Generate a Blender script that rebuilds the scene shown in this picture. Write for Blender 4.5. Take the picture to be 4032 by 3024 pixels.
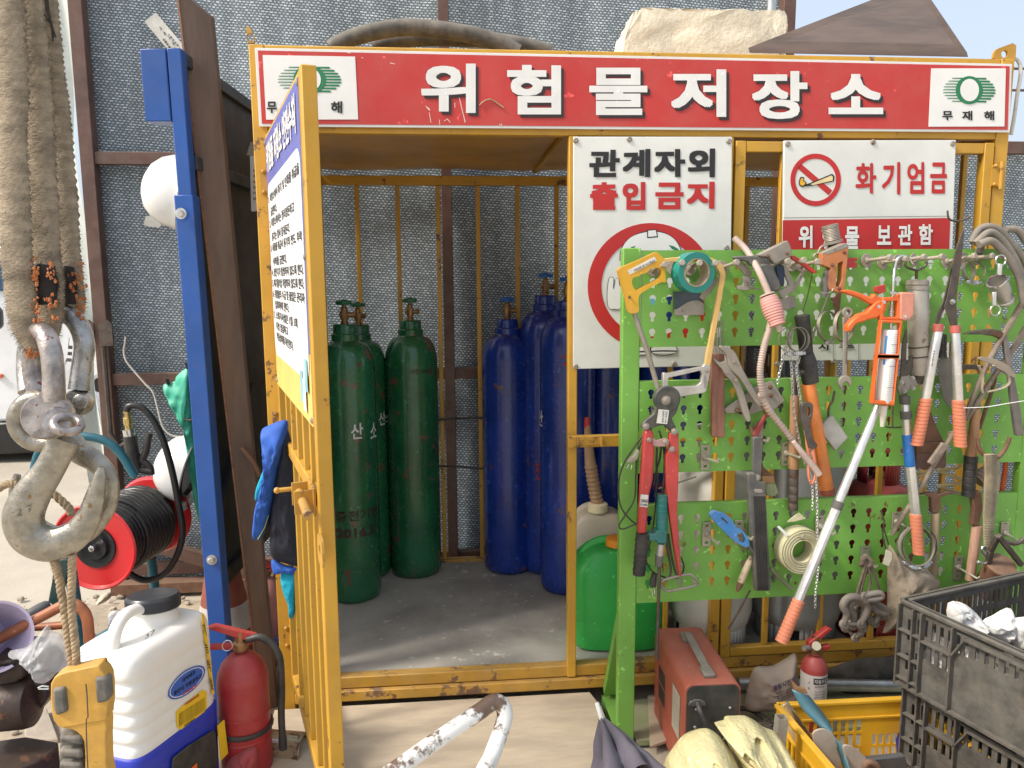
import bpy, bmesh, math, random
from mathutils import Vector as V, Matrix, noise as NZ
for _o in list(bpy.data.objects): bpy.data.objects.remove(_o)
rnd = random.Random(7)
SC = bpy.context.scene
COL = SC.collection
R = math.radians
# ------------------------------------------------------------ camera
CAM = V((0.5603, -2.4829, 1.5001)); YAW, PIT, ROL = 0.0907, 0.1359, -0.0076; FPX = 3028.0
def _cam():
    F = V((math.sin(YAW), math.cos(YAW), 0)); X = V((math.cos(YAW), -math.sin(YAW), 0)); U = V((0, 0, 1))
    F2 = F*math.cos(PIT)-U*math.sin(PIT); U2 = U*math.cos(PIT)+F*math.sin(PIT)
    return X*math.cos(ROL)+U2*math.sin(ROL), U2*math.cos(ROL)-X*math.sin(ROL), F2
CX, CU, CF = _cam()
cd = bpy.data.cameras.new('camera'); cam = bpy.data.objects.new('camera', cd); COL.objects.link(cam)
cam.matrix_world = Matrix(((CX.x, CU.x, -CF.x, CAM.x), (CX.y, CU.y, -CF.y, CAM.y), (CX.z, CU.z, -CF.z, CAM.z), (0, 0, 0, 1)))
cd.sensor_fit = 'HORIZONTAL'; cd.sensor_width = 36; cd.lens = 36*FPX/4032; cd.clip_start = 0.05; cd.clip_end = 3000
SC.camera = cam
# ------------------------------------------------------------ light
SUN = V((-0.66, -0.21, 0.72)).normalized()
W = bpy.data.worlds.new('World'); SC.world = W; W.use_nodes = True
_n = W.node_tree; _sky = _n.nodes.new('ShaderNodeTexSky'); _sky.sky_type = 'NISHITA'; _sky.sun_disc = False
_sky.sun_elevation = math.asin(SUN.z); _sky.sun_rotation = math.atan2(SUN.x, SUN.y)
_sky.air_density = 1.0; _sky.dust_density = 6; _sky.ozone_density = 1.0
_hz = _n.nodes.new('ShaderNodeMix'); _hz.data_type = 'RGBA'; _hz.inputs[0].default_value = .42; _hz.inputs[7].default_value = (6.6, 7.4, 8.5, 1)
_n.links.new(_sky.outputs[0], _hz.inputs[6]); _n.links.new(_hz.outputs[2], _n.nodes['Background'].inputs[0]); _n.nodes['Background'].inputs[1].default_value = 0.15
ld = bpy.data.lights.new('sun', 'SUN'); ld.energy = 2.9; ld.angle = R(9); ld.color = (1, .95, .87)
lo = bpy.data.objects.new('sun', ld); COL.objects.link(lo); lo.rotation_euler = SUN.to_track_quat('Z', 'Y').to_euler(); lo.location = (-6, -3, 7)
SC.view_settings.view_transform = 'Standard'; SC.view_settings.look = 'None'; SC.view_settings.exposure = 0.33; SC.view_settings.gamma = 1
SC.cycles.use_denoising = True; SC.cycles.max_bounces = 6; SC.cycles.transparent_max_bounces = 12
# ------------------------------------------------------------ photo rays: where a pixel of the photograph meets a real plane
class Crop:
    def __init__(s, x, y, k): s.x, s.y, s.k = x, y, k
    def __call__(s, t):
        return [(s.x+float(a)*s.k, s.y+float(b)*s.k) for a, b in (q.split(',') for q in t.split())]
A1 = Crop(0, 0, 1000/1659); A2 = Crop(0, 1000, 1000/1659); A3 = Crop(0, 2000, 1000/1620); A4 = Crop(900, 0, 1400/2212)
A5 = Crop(900, 1000, 1500/2212); A6 = Crop(900, 2000, 1600/2212); B1 = Crop(2200, 0, 1832/2212); B2 = Crop(2400, 900, 700/1659)
B3 = Crop(2900, 900, 600/1422); B4 = Crop(3400, 850, 632/1398); B5 = Crop(2400, 1500, 700/1290); B6 = Crop(2900, 1500, 600/905)
B7 = Crop(3400, 1500, 632/1048); B8 = Crop(2200, 2200, 1832/2212); FF = Crop(0, 0, 4032/2212); PX = Crop(0, 0, 1)
D1 = Crop(900, 380, 450/566); L3 = Crop(0, 2300, 700/1604); C7 = Crop(3300, 1700, 732/1518); W1 = Crop(2500, 2500, 800/2212)
W2 = Crop(3000, 2500, 1032/2212); H1 = Crop(3700, 850, 332/648); D2 = Crop(950, 1600, 450/524)
def ray(p): return CF + CX*((p[0]-2016)/FPX) - CU*((p[1]-1512)/FPX)
def hit(p, o, n):
    d = ray(p); return CAM + d*((V(o)-CAM).dot(V(n))/d.dot(V(n)))
def yp(p, y): return hit(p, (0, y, 0), (0, 1, 0))
def zp(p, z): return hit(p, (0, 0, z), (0, 0, 1))
def xp(p, x): return hit(p, (x, 0, 0), (1, 0, 0))
def Y(pts, y): return [yp(p, y) for p in pts]
def Z(pts, z): return [zp(p, z) for p in pts]
def pxm(y, p=(2016, 1512)):  # metres per photo pixel on plane y
    return (yp((p[0]+10, p[1]), y)-yp(p, y)).length/10
# ------------------------------------------------------------ materials
MATS = {}
def M(name, col, rough=.55, metal=0, var=.18, sc=9, dust=0, rust=0, bump=.15, bsc=60, dcol=(.40, .34, .26), rcol=(.10, .045, .02), tr=0, alpha=1, spec=.5, scratch=0, stretch=None, coat=0, crease=0):
    if name in MATS: return MATS[name]
    m = bpy.data.materials.new(name); m.use_nodes = True; t = m.node_tree; N = t.nodes; L = t.links
    b = N['Principled BSDF']; b.inputs['Metallic'].default_value = metal; b.inputs['Specular IOR Level'].default_value = spec
    tc = N.new('ShaderNodeTexCoord'); oi = N.new('ShaderNodeObjectInfo'); ad = N.new('ShaderNodeVectorMath'); ad.operation = 'ADD'
    cb = N.new('ShaderNodeCombineXYZ'); mu = N.new('ShaderNodeMath'); mu.operation = 'MULTIPLY'; mu.inputs[1].default_value = 37
    L.new(oi.outputs['Random'], mu.inputs[0]); L.new(mu.outputs[0], cb.inputs[0]); L.new(mu.outputs[0], cb.inputs[2])
    L.new(tc.outputs['Object'], ad.inputs[0]); L.new(cb.outputs[0], ad.inputs[1]); vec = ad.outputs[0]
    if stretch:
        mp = N.new('ShaderNodeVectorMath'); mp.operation = 'MULTIPLY'; mp.inputs[1].default_value = stretch; L.new(vec, mp.inputs[0]); vec = mp.outputs[0]
    def noise(s, det=5, ro=.6):
        x = N.new('ShaderNodeTexNoise'); x.inputs['Scale'].default_value = s; x.inputs['Detail'].default_value = det; x.inputs['Roughness'].default_value = ro
        L.new(vec, x.inputs['Vector']); return x.outputs['Fac']
    def ramp(f, a, c):
        x = N.new('ShaderNodeMapRange'); x.interpolation_type = 'SMOOTHSTEP'; x.inputs['From Min'].default_value = a; x.inputs['From Max'].default_value = c
        L.new(f, x.inputs['Value']); return x.outputs['Result']
    def mix(f, a, c):
        x = N.new('ShaderNodeMix'); x.data_type = 'RGBA'
        if isinstance(f, float): x.inputs[0].default_value = f
        else: L.new(f, x.inputs[0])
        for i, q in ((6, a), (7, c)):
            if isinstance(q, tuple): x.inputs[i].default_value = (*q[:3], 1)
            else: L.new(q, x.inputs[i])
        return x.outputs[2]
    lo_ = tuple(max(0, c*(1-var)) for c in col); hi_ = tuple(min(1, c*(1+var)) for c in col)
    c = mix(ramp(noise(sc), .3, .7), lo_, hi_)
    rg = None
    if scratch:
        c = mix(ramp(noise(sc*9, 3, .7), .66-.1*scratch, .72), c, tuple(min(1, x*1.7+.06) for x in col))
    if rust:
        f = ramp(noise(sc*2.2, 8, .68), .68-.3*rust, .72-.27*rust); c = mix(f, c, mix(noise(90, 3), rcol, tuple(x*2.0 for x in rcol))); rg = f
    if dust:
        g = N.new('ShaderNodeNewGeometry'); sx = N.new('ShaderNodeSeparateXYZ'); L.new(g.outputs['Normal'], sx.inputs[0])
        up = N.new('ShaderNodeMath'); up.operation = 'MULTIPLY_ADD'; L.new(sx.outputs[2], up.inputs[0]); up.inputs[1].default_value = .32; up.inputs[2].default_value = -.12+.3*dust; up.use_clamp = True
        ns = N.new('ShaderNodeMath'); ns.operation = 'MULTIPLY_ADD'; L.new(ramp(noise(sc*1.7+5, 6, .65), .3, .75), ns.inputs[0]); ns.inputs[1].default_value = dust; L.new(up.outputs[0], ns.inputs[2]); ns.use_clamp = True
        dm = N.new('ShaderNodeMath'); dm.operation = 'MULTIPLY'; L.new(ns.outputs[0], dm.inputs[0]); dm.inputs[1].default_value = min(1, dust*1.35)
        c = mix(dm.outputs[0], c, dcol)
    L.new(c, b.inputs['Base Color'])
    r = N.new('ShaderNodeMapRange'); L.new(noise(sc*3, 4), r.inputs['Value']); r.inputs['To Min'].default_value = max(.05, rough-.13); r.inputs['To Max'].default_value = min(1, rough+.15+dust*.2)
    L.new(r.outputs['Result'], b.inputs['Roughness'])
    if bump:
        bp = N.new('ShaderNodeBump'); bp.inputs['Strength'].default_value = bump; bp.inputs['Distance'].default_value = .004; L.new(noise(bsc, 6, .6), bp.inputs['Height']); L.new(bp.outputs[0], b.inputs['Normal'])
    if crease:
        vo = N.new('ShaderNodeTexVoronoi'); vo.feature = 'DISTANCE_TO_EDGE'; vo.inputs['Scale'].default_value = crease
        wv = N.new('ShaderNodeVectorMath'); wv.operation = 'ADD'; L.new(vec, wv.inputs[0])
        nn = N.new('ShaderNodeTexNoise'); nn.inputs['Scale'].default_value = crease*.6; L.new(vec, nn.inputs['Vector']); sc_ = N.new('ShaderNodeVectorMath'); sc_.operation = 'SCALE'; sc_.inputs['Scale'].default_value = 1.6/crease; L.new(nn.outputs['Color'], sc_.inputs[0]); L.new(sc_.outputs[0], wv.inputs[1]); L.new(wv.outputs[0], vo.inputs['Vector'])
        b2 = N.new('ShaderNodeBump'); b2.inputs['Strength'].default_value = .75; b2.inputs['Distance'].default_value = .25/crease; L.new(vo.outputs['Distance'], b2.inputs['Height'])
        if bump: L.new(bp.outputs[0], b2.inputs['Normal'])
        L.new(b2.outputs[0], b.inputs['Normal'])
    if tr: b.inputs['Transmission Weight'].default_value = tr
    if coat: b.inputs['Coat Weight'].default_value = coat; b.inputs['Coat Roughness'].default_value = .15
    if alpha < 1: b.inputs['Alpha'].default_value = alpha
    MATS[name] = m; return m
# ------------------------------------------------------------ mesh builder
def cat(pts, n=6, closed=False):
    P = [V(p) for p in pts]; m = len(P); out = []
    if m < 3 and not closed: return P
    for i in range(m if closed else m-1):
        a = P[(i-1) % m] if (closed or i > 0) else P[0]*2-P[1]
        b, c = P[i], P[(i+1) % m]
        d = P[(i+2) % m] if (closed or i+2 < m) else P[-1]*2-P[-2]
        for k in range(n):
            t = k/n; out.append(.5*((2*b)+(c-a)*t+(2*a-5*b+4*c-d)*t*t+(3*b-a-3*c+d)*t**3))
    if not closed: out.append(P[-1])
    return out
def cat2(pts, n=5, closed=True): return [(v.x, v.y) for v in cat([V((p[0], p[1], 0)) for p in pts], n, closed)]
class G:
    def __init__(s): s.v = []; s.f = []; s.mi = None
    def add(s, vs, fs):
        k = len(s.v); s.v += [V(v) for v in vs]; s.f += [tuple(i+k for i in f) for f in fs]; return s
    def box(s, a, b):
        x0, y0, z0 = a; x1, y1, z1 = b
        return s.add([(x0, y0, z0), (x1, y0, z0), (x1, y1, z0), (x0, y1, z0), (x0, y0, z1), (x1, y0, z1), (x1, y1, z1), (x0, y1, z1)],
                     [(0, 3, 2, 1), (4, 5, 6, 7), (0, 1, 5, 4), (1, 2, 6, 5), (2, 3, 7, 6), (3, 0, 4, 7)])
    def bar(s, a, b, w, h, up=(0, 0, 1)):
        a, b = V(a), V(b); d = (b-a).normalized(); u = V(up)
        if abs(d.dot(u)) > .98: u = V((0, 1, 0))
        x = d.cross(u).normalized()*(w/2); z = x.cross(d).normalized()*(h/2)
        return s.add([a-x-z, a+x-z, a+x+z, a-x+z, b-x-z, b+x-z, b+x+z, b-x+z], [(0, 3, 2, 1), (4, 5, 6, 7), (0, 1, 5, 4), (1, 2, 6, 5), (2, 3, 7, 6), (3, 0, 4, 7)])
    def tube(s, pts, r, n=10, closed=False, sm=0, flat=1.0, n0=None):
        P = [V(p) for p in pts]
        rr = r if isinstance(r, (list, tuple)) else None
        if sm:
            if rr: rr = [v.x for v in cat([V((q, 0, 0)) for q in rr], sm, closed)]
            P = cat(P, sm, closed)
        m = len(P); k = len(s.v); nrm = None
        for i, p in enumerate(P):
            t = (P[(i+1) % m]-P[i-1]) if (closed or 0 < i < m-1) else (P[1]-P[0] if i == 0 else P[-1]-P[-2])
            t.normalize()
            if nrm is None:
                nrm = t.cross(V(n0) if n0 else V((0, 0, 1)) if abs(t.z) < .9 else V((0, 1, 0))).normalized()
            else:
                nrm = (nrm-t*nrm.dot(t)).normalized()
            bn = t.cross(nrm); q = rr[i] if rr else r
            for j in range(n):
                a = 2*math.pi*j/n; s.v.append(p+nrm*(math.cos(a)*q)+bn*(math.sin(a)*q*flat))
        for i in range(m if closed else m-1):
            for j in range(n):
                a = k+i*n+j; b = k+i*n+(j+1) % n; c = k+((i+1) % m)*n+(j+1) % n; d = k+((i+1) % m)*n+j
                s.f.append((a, b, c, d))
        if not closed:
            s.f.append(tuple(k+j for j in reversed(range(n)))); s.f.append(tuple(k+(m-1)*n+j for j in range(n)))
        return s
    def lathe(s, prof, n=24, o=(0, 0, 0), ax=(0, 0, 1), sx=1, sy=1, xd=None):
        ax = V(ax).normalized(); x = V(xd) if xd else ax.orthogonal().normalized()
        if abs(ax.z) > .99 and not xd: x = V((1, 0, 0))
        y = ax.cross(x); o = V(o); k = len(s.v); m = len(prof)
        for r, z in prof:
            for j in range(n):
                a = 2*math.pi*j/n; s.v.append(o+ax*z+x*(r*sx*math.cos(a))+y*(r*sy*math.sin(a)))
        for i in range(m-1):
            for j in range(n): s.f.append((k+i*n+j, k+i*n+(j+1) % n, k+(i+1)*n+(j+1) % n, k+(i+1)*n+j))
        if prof[0] != prof[-1]: s.f.append(tuple(k+j for j in reversed(range(n)))); s.f.append(tuple(k+(m-1)*n+j for j in range(n)))
        return s
    def ext(s, pts, vec):
        vec = V(vec); P = [V(p) for p in pts]; n = len(P)
        nn = V((0, 0, 0))
        for i in range(n): nn += (P[i]-P[0]).cross(P[(i+1) % n]-P[0])
        if nn.dot(vec) > 0: P.reverse()
        return s.add(P+[p+vec for p in P], [tuple(range(n)), tuple(reversed(range(n, 2*n)))]+[((i+1) % n, i, n+i, n+(i+1) % n) for i in range(n)])
    def slab(s, px, y, t, sm=0):          # outline in photo pixels, standing on the plane y, t thick (backwards)
        if sm: px = cat2(px, sm)
        return s.ext(Y(px, y), (0, t, 0))
    def ring(s, po, pi, vec):             # two outlines with equally many points: a plate with a hole
        vec = V(vec); n = len(po); A = [V(p) for p in po]; B = [V(p) for p in pi]
        fs = []
        for i in range(n):
            j = (i+1) % n; fs += [(i, j, n+j, n+i), (2*n+j, 2*n+i, 3*n+i, 3*n+j), (j, i, 2*n+i, 2*n+j), (n+i, n+j, 3*n+j, 3*n+i)]
        return s.add(A+B+[p+vec for p in A]+[p+vec for p in B], fs)
    def sph(s, c, r, n=14, m=9, sc=(1, 1, 1)):
        pr = [(max(1e-4, math.sin(math.pi*i/m)), -math.cos(math.pi*i/m)) for i in range(m+1)]
        k = len(s.v); s.lathe([(a*r, b*r) for a, b in pr], n)
        for i in range(k, len(s.v)): s.v[i] = V(c)+V((s.v[i].x*sc[0], s.v[i].y*sc[1], s.v[i].z*sc[2]))
        return s
    def grid(s, fn, nu, nv):
        k = len(s.v)
        for i in range(nu+1):
            for j in range(nv+1): s.v.append(V(fn(i/nu, j/nv)))
        for i in range(nu):
            for j in range(nv):
                a = k+i*(nv+1)+j; s.f.append((a, a+nv+1, a+nv+2, a+1))
        return s
    def text(s, body, q, bold=.02, t=0):   # glyphs fitted into the quad q = (bl, br, tr, tl)
        if body not in _TX:
            c = bpy.data.curves.new('x', 'FONT'); c.body = body; c.size = 1; c.resolution_u = 3
            o = bpy.data.objects.new('x', c); COL.objects.link(o)
            me = bpy.data.meshes.new_from_object(o.evaluated_get(bpy.context.evaluated_depsgraph_get()))
            _TX[body] = ([v.co.copy() for v in me.vertices], [tuple(p.vertices) for p in me.polygons])
            bpy.data.objects.remove(o); bpy.data.curves.remove(c); bpy.data.meshes.remove(me)
        vs, fs = _TX[body]
        if not vs: return s
        bl, br, tr_, tl = [V(p) for p in q]; nn = (br-bl).cross(tl-bl).normalized()
        x0 = min(v.x for v in vs)-bold; x1 = max(v.x for v in vs)+bold; y0 = min(v.y for v in vs)-bold; y1 = max(v.y for v in vs)+bold
        steps = [(0, 0)] if bold < .008 else [(0, 0)]+[(bold*math.cos(k*math.pi/4), bold*math.sin(k*math.pi/4)) for k in range(8)] if bold < .029 else [(a*bold*f, b*bold*f) for f in (.5, 1) for a, b in ((1, 1), (1, 0), (1, -1), (0, 1), (0, -1), (-1, 1), (-1, 0), (-1, -1))]
        for i, (dx, dy) in enumerate(steps):
            out = []
            for v in vs:
                a = (v.x+dx-x0)/(x1-x0+1e-9); b = (v.y+dy-y0)/(y1-y0+1e-9)
                out.append((bl*(1-a)+br*a)*(1-b)+(tl*(1-a)+tr_*a)*b+nn*(i*.00006))
            s.add(out, fs)
        return s
    def move(s, mat):
        s.v = [mat @ v for v in s.v]; return s
    def ob(s, name, mat, par=None, ang=40, bev=0, solid=0, sub=0, wob=0, wsc=20, label=None, cat_=None, group=None, kind=None, fix=True, bseg=2):
        me = bpy.data.meshes.new(name)
        if wob:
            s.v = [v+NZ.noise_vector(v*wsc)*wob for v in s.v]
        me.from_pydata(s.v, [], s.f)
        if fix:
            bm = bmesh.new(); bm.from_mesh(me); bmesh.ops.recalc_face_normals(bm, faces=bm.faces); bm.to_mesh(me); bm.free()
        for p in me.polygons: p.use_smooth = True
        if ang < 180: me.set_sharp_from_angle(angle=R(ang))
        me.materials.append(mat)
        o = bpy.data.objects.new(name, me); COL.objects.link(o)
        if solid: x = o.modifiers.new('solid', 'SOLIDIFY'); x.thickness = solid; x.offset = 0
        if bev: x = o.modifiers.new('bevel', 'BEVEL'); x.width = bev; x.segments = bseg; x.limit_method = 'ANGLE'; x.angle_limit = R(35)
        if sub: x = o.modifiers.new('sub', 'SUBSURF'); x.levels = sub; x.render_levels = sub
        if par is not None: o.parent = par
        if label: tag(o, label, cat_, group)
        if kind: o['kind'] = kind
        return o
_TX = {}
ROOTS = []
def tag(o, label, cat_, group=None):
    o['label'] = label; o['category'] = cat_
    if group: o['group'] = group
    if o not in ROOTS: ROOTS.append(o)
    return o
def T(name, label, cat_, group=None, fixed=False):
    o = bpy.data.objects.new(name, None); COL.objects.link(o); o.empty_display_size = .05
    tag(o, label, cat_, group)
    if fixed: o['fixed'] = 1
    return o
def kids(o): return [c for c in COL.objects if c.parent == o]
def dup(root, loc, rz=0, label=None, sc=None):
    def cp(o, par):
        c = o.copy(); COL.objects.link(c)
        if par: c.parent = par
        for k in ch.get(o.name, []): cp(k, c)
        return c
    ch = {}
    for o in COL.objects:
        if o.parent: ch.setdefault(o.parent.name, []).append(o)
    r = cp(root, None); r.location = loc; r.rotation_euler = (0, 0, rz)
    if sc: r.scale = sc
    if label: r['label'] = label
    return r
def settle():                         # put every thing's origin at its own base
    ch = {}
    for o in COL.objects:
        if o.parent: ch.setdefault(o.parent.name, []).append(o)
    for r in ROOTS:
        if r.get('fixed'): del r['fixed']; continue
        allm = [r] if r.type == 'MESH' else []
        st = list(ch.get(r.name, []))
        while st:
            o = st.pop(); st += ch.get(o.name, [])
            if o.type == 'MESH': allm.append(o)
        vs = [v.co for o in allm for v in o.data.vertices]
        if not vs: continue
        lo_ = V((min(v.x for v in vs), min(v.y for v in vs), min(v.z for v in vs))); hi_ = V((max(v.x for v in vs), max(v.y for v in vs), max(v.z for v in vs)))
        c = V(((lo_.x+hi_.x)/2, (lo_.y+hi_.y)/2, lo_.z))
        for o in allm: o.data.transform(Matrix.Translation(-c))
        r.location = c
# ============================================================ palette
YEL = M('cage_yellow', (.56, .30, .026), .42, var=.12, sc=5, dust=.22, rust=.28, bump=.08, bsc=30)
YELW = M('cage_yellow_worn', (.48, .255, .025), .5, sc=5, dust=.32, rust=.42, bump=.1, bsc=30)
BRN = M('fence_steel', (.105, .05, .036), .5, var=.2, sc=6, dust=.3, bump=.1)
DKB = M('dark_brown', (.035, .022, .015), .6, sc=8, dust=.25)
BLK = M('black_rubber', (.018, .018, .019), .45, sc=12, dust=.28)
BLK2 = M('black_clean', (.014, .014, .015), .35, sc=12, dust=.06)
GRY = M('dusty_steel', (.33, .30, .26), .5, .55, sc=14, dust=.6, rust=.25)
ZNC = M('galvanised', (.55, .55, .53), .35, .85, sc=18, dust=.2, rust=.1)
CHR = M('bright_steel', (.72, .71, .69), .22, 1, sc=22, dust=.08)
ALU = M('aluminium', (.74, .73, .70), .33, .8, sc=10, dust=.12, scratch=.4)
DST = M('rusty_dark_steel', (.085, .07, .06), .5, .5, sc=20, dust=.35, rust=.35)
RST = M('rust', (.16, .075, .04), .75, .1, sc=25, dust=.3, bump=.4)
WHT = M('white_paint', (.80, .79, .75), .45, var=.04, dust=.12, bump=.03)
RED = M('red_paint', (.47, .028, .025), .4, var=.12, dust=.25, bump=.05)
REDX = M('extinguisher_red', (.36, .02, .022), .38, var=.15, sc=4, dust=.33, bump=.05, dcol=(.45, .25, .22))
BLUE = M('frame_blue', (.012, .075, .30), .38, var=.12, sc=4, dust=.15, rust=.12, bump=.04)
NAVY = M('board_navy', (.012, .016, .024), .45, var=.2, sc=4, dust=.1, bump=.05)
WOOD = M('handle_wood', (.36, .19, .085), .6, sc=16, stretch=(6, 6, 1), dust=.3)
PLY = M('ramp_plywood', (.50, .40, .28), .75, sc=5, stretch=(1, 4, 1), dust=.5, bump=.12)
SAL = M('salmon_rubber', (.62, .20, .105), .55, var=.1, dust=.25, bump=.1)
ORG = M('orange_plastic', (.72, .135, .025), .38, var=.1, dust=.14)
INK = M('black_print', (.02, .019, .018), .55, var=.1, bump=0)
REDP = M('red_print', (.50, .022, .02), .45, var=.06, sc=3, dust=.10, bump=.03)
WPR = M('white_print', (.80, .79, .75), .45, var=.03, dust=.08, bump=0)
GPR = M('green_print', (.02, .19, .075), .5, var=.06, bump=0)
SIGNW = M('sign_white', (.74, .74, .69), .42, var=.07, sc=4, dust=.27, bump=.02, dcol=(.45, .41, .33))
BRASS = M('old_brass', (.30, .17, .075), .42, .8, sc=25, dust=.35)
ROPE = M('hemp_rope', (.38, .28, .17), .9, sc=30, var=.3, bump=.6, bsc=150)
# ============================================================ ground
def concrete():
    m = M('yard_concrete', (.44, .385, .30), .9, sc=1.3, var=.16, bump=.5, bsc=35, dust=.3, dcol=(.5, .44, .35)); return m
GND = G().grid(lambda u, v: ((u-.5)*240, -60+v*260, 0), 40, 40).ob('ground', concrete(), kind='structure')
dirt = G()
def dfn(u, v):
    x = -1.6+u*1.7; y = -1.2+v*2.3; return (x, y, .006+.012*(NZ.noise(V((x*5, y*5, 0)))+.4)*min(1, 8*u*(1-u)*v*(1-v)*4))
dirt.grid(dfn, 40, 50).ob('dirt', M('yard_dirt', (.40, .33, .235), .95, sc=7, var=.3, bump=.8, bsc=45, dust=.3), kind='structure')
gr = G(); 
for i in range(420):
    x = rnd.uniform(-1.5, .05); y = rnd.uniform(-.6, 1.2); s = rnd.choice([.004, .006, .008, .012, .02])*rnd.uniform(.7, 1.3)
    if rnd.random() < .5: y = rnd.uniform(.5, 1.2)
    gr.sph((x, y, .012+s*.3), s, 6, 4, (1, rnd.uniform(.6, 1), .6))
gr.ob('gravel', M('gravel_stone', (.38, .32, .25), .95, sc=30, var=.3, bump=.4), kind='stuff', wob=.004, wsc=90)
# ============================================================ net fence behind the cage
def net_mat():
    m = bpy.data.materials.new('shade_net'); m.use_nodes = True; t = m.node_tree; N = t.nodes; L = t.links; b = N['Principled BSDF']
    tc = N.new('ShaderNodeTexCoord'); sp = N.new('ShaderNodeSeparateXYZ'); L.new(tc.outputs['Object'], sp.inputs[0])
    def ma(op, a, c=None, d=None):
        x = N.new('ShaderNodeMath'); x.operation = op
        for i, q in enumerate((a, c, d)):
            if q is None: continue
            if isinstance(q, (int, float)): x.inputs[i].default_value = q
            else: L.new(q, x.inputs[i])
        return x.outputs[0]
    n1 = N.new('ShaderNodeTexNoise'); n1.inputs['Scale'].default_value = 55; L.new(tc.outputs['Object'], n1.inputs['Vector'])
    n2 = N.new('ShaderNodeTexNoise'); n2.inputs['Scale'].default_value = 3.2; n2.inputs['Detail'].default_value = 5; mp = N.new('ShaderNodeMapping'); mp.inputs['Scale'].default_value = (4, 1, .35); L.new(tc.outputs['Object'], mp.inputs[0]); L.new(mp.outputs[0], n2.inputs['Vector'])
    zz = ma('ADD', ma('DIVIDE', ma('ADD', sp.outputs[2], ma('MULTIPLY', n1.outputs['Fac'], .006)), .0118), ma('MULTIPLY', sp.outputs[0], 7))
    row = ma('FLOOR', zz); fz = ma('FRACT', zz)
    xx = ma('ADD', ma('DIVIDE', ma('ADD', sp.outputs[0], ma('MULTIPLY', n1.outputs['Fac'], .012)), .0185), ma('MULTIPLY', row, .5))
    fx = ma('FRACT', xx)
    cl = N.new('ShaderNodeCombineXYZ'); L.new(ma('FLOOR', xx), cl.inputs[0]); L.new(row, cl.inputs[1])
    wn = N.new('ShaderNodeTexWhiteNoise'); wn.noise_dimensions = '2D'; L.new(cl.outputs[0], wn.inputs['Vector'])
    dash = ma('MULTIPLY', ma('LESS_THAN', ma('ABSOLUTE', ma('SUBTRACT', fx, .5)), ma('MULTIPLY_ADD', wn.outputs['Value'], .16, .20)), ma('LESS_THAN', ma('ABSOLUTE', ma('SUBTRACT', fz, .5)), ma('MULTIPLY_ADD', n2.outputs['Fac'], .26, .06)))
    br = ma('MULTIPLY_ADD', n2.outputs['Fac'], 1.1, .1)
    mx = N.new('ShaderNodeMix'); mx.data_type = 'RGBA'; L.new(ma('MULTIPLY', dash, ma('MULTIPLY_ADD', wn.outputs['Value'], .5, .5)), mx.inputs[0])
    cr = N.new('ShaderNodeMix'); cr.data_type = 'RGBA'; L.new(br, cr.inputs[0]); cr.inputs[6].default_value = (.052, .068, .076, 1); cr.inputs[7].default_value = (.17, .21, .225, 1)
    L.new(cr.outputs[2], mx.inputs[6]); mx.inputs[7].default_value = (.72, .79, .85, 1)  # pale dashes put the bright daylight in the weave into the base colour
    L.new(mx.outputs[2], b.inputs['Base Color']); b.inputs['Roughness'].default_value = .5
    bp = N.new('ShaderNodeBump'); bp.inputs['Strength'].default_value = .3; bp.inputs['Distance'].default_value = .003; L.new(dash, bp.inputs['Height']); L.new(bp.outputs[0], b.inputs['Normal'])
    return m
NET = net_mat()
TARP = M('plastic_sheet', (.50, .55, .54), .35, var=.2, sc=3, stretch=(5, 1, .6), dust=.2, bump=.2, bsc=12)
FY = 1.25
def fence(x0, x1, z1, posts, rails, label, zb=.02):
    t = T('net_fence', label, 'fence', 'net fence round the yard')
    def fn(u, v):
        x = x0+u*(x1-x0); z = zb+v*(z1-zb)
        return (x, FY+.075+.012*math.sin(x*7+.9*math.sin(z*1.7))+.004*math.sin(x*23+1.5*z)+.012*NZ.noise(V((x*2, z*3, 0))), z)
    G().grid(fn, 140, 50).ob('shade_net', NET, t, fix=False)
    G().grid(lambda u, v: (x0-.02+u*(x1-x0+.03), FY+.15+.02*math.sin(u*47), zb+v*(z1-zb)), 60, 6).ob('plastic_sheet', TARP, t, fix=False)
    for px, w in posts: G().box((px, FY-.03, 0), (px+w, FY+.03, z1+.05)).ob('post', BRN, t, bev=.003)
    for (a, b, z, h) in rails: G().box((a, FY-.022, z), (b, FY+.022, z+h)).ob('rail', BRN, t, bev=.002)
    return t
f1 = fence(-1.0, 2.25, 3.4, [(-1.035, .06), (.571, .05), (2.2, .06)], [(-.975, .571, 2.025, .055), (-.975, .571, 1.02, .055), (.621, 2.2, 1.02, .055), (-.975, .571, .09, .06), (.621, 2.2, .09, .06)], 'tall fence of black shade net on brown steel posts behind the yellow cage')
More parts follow.
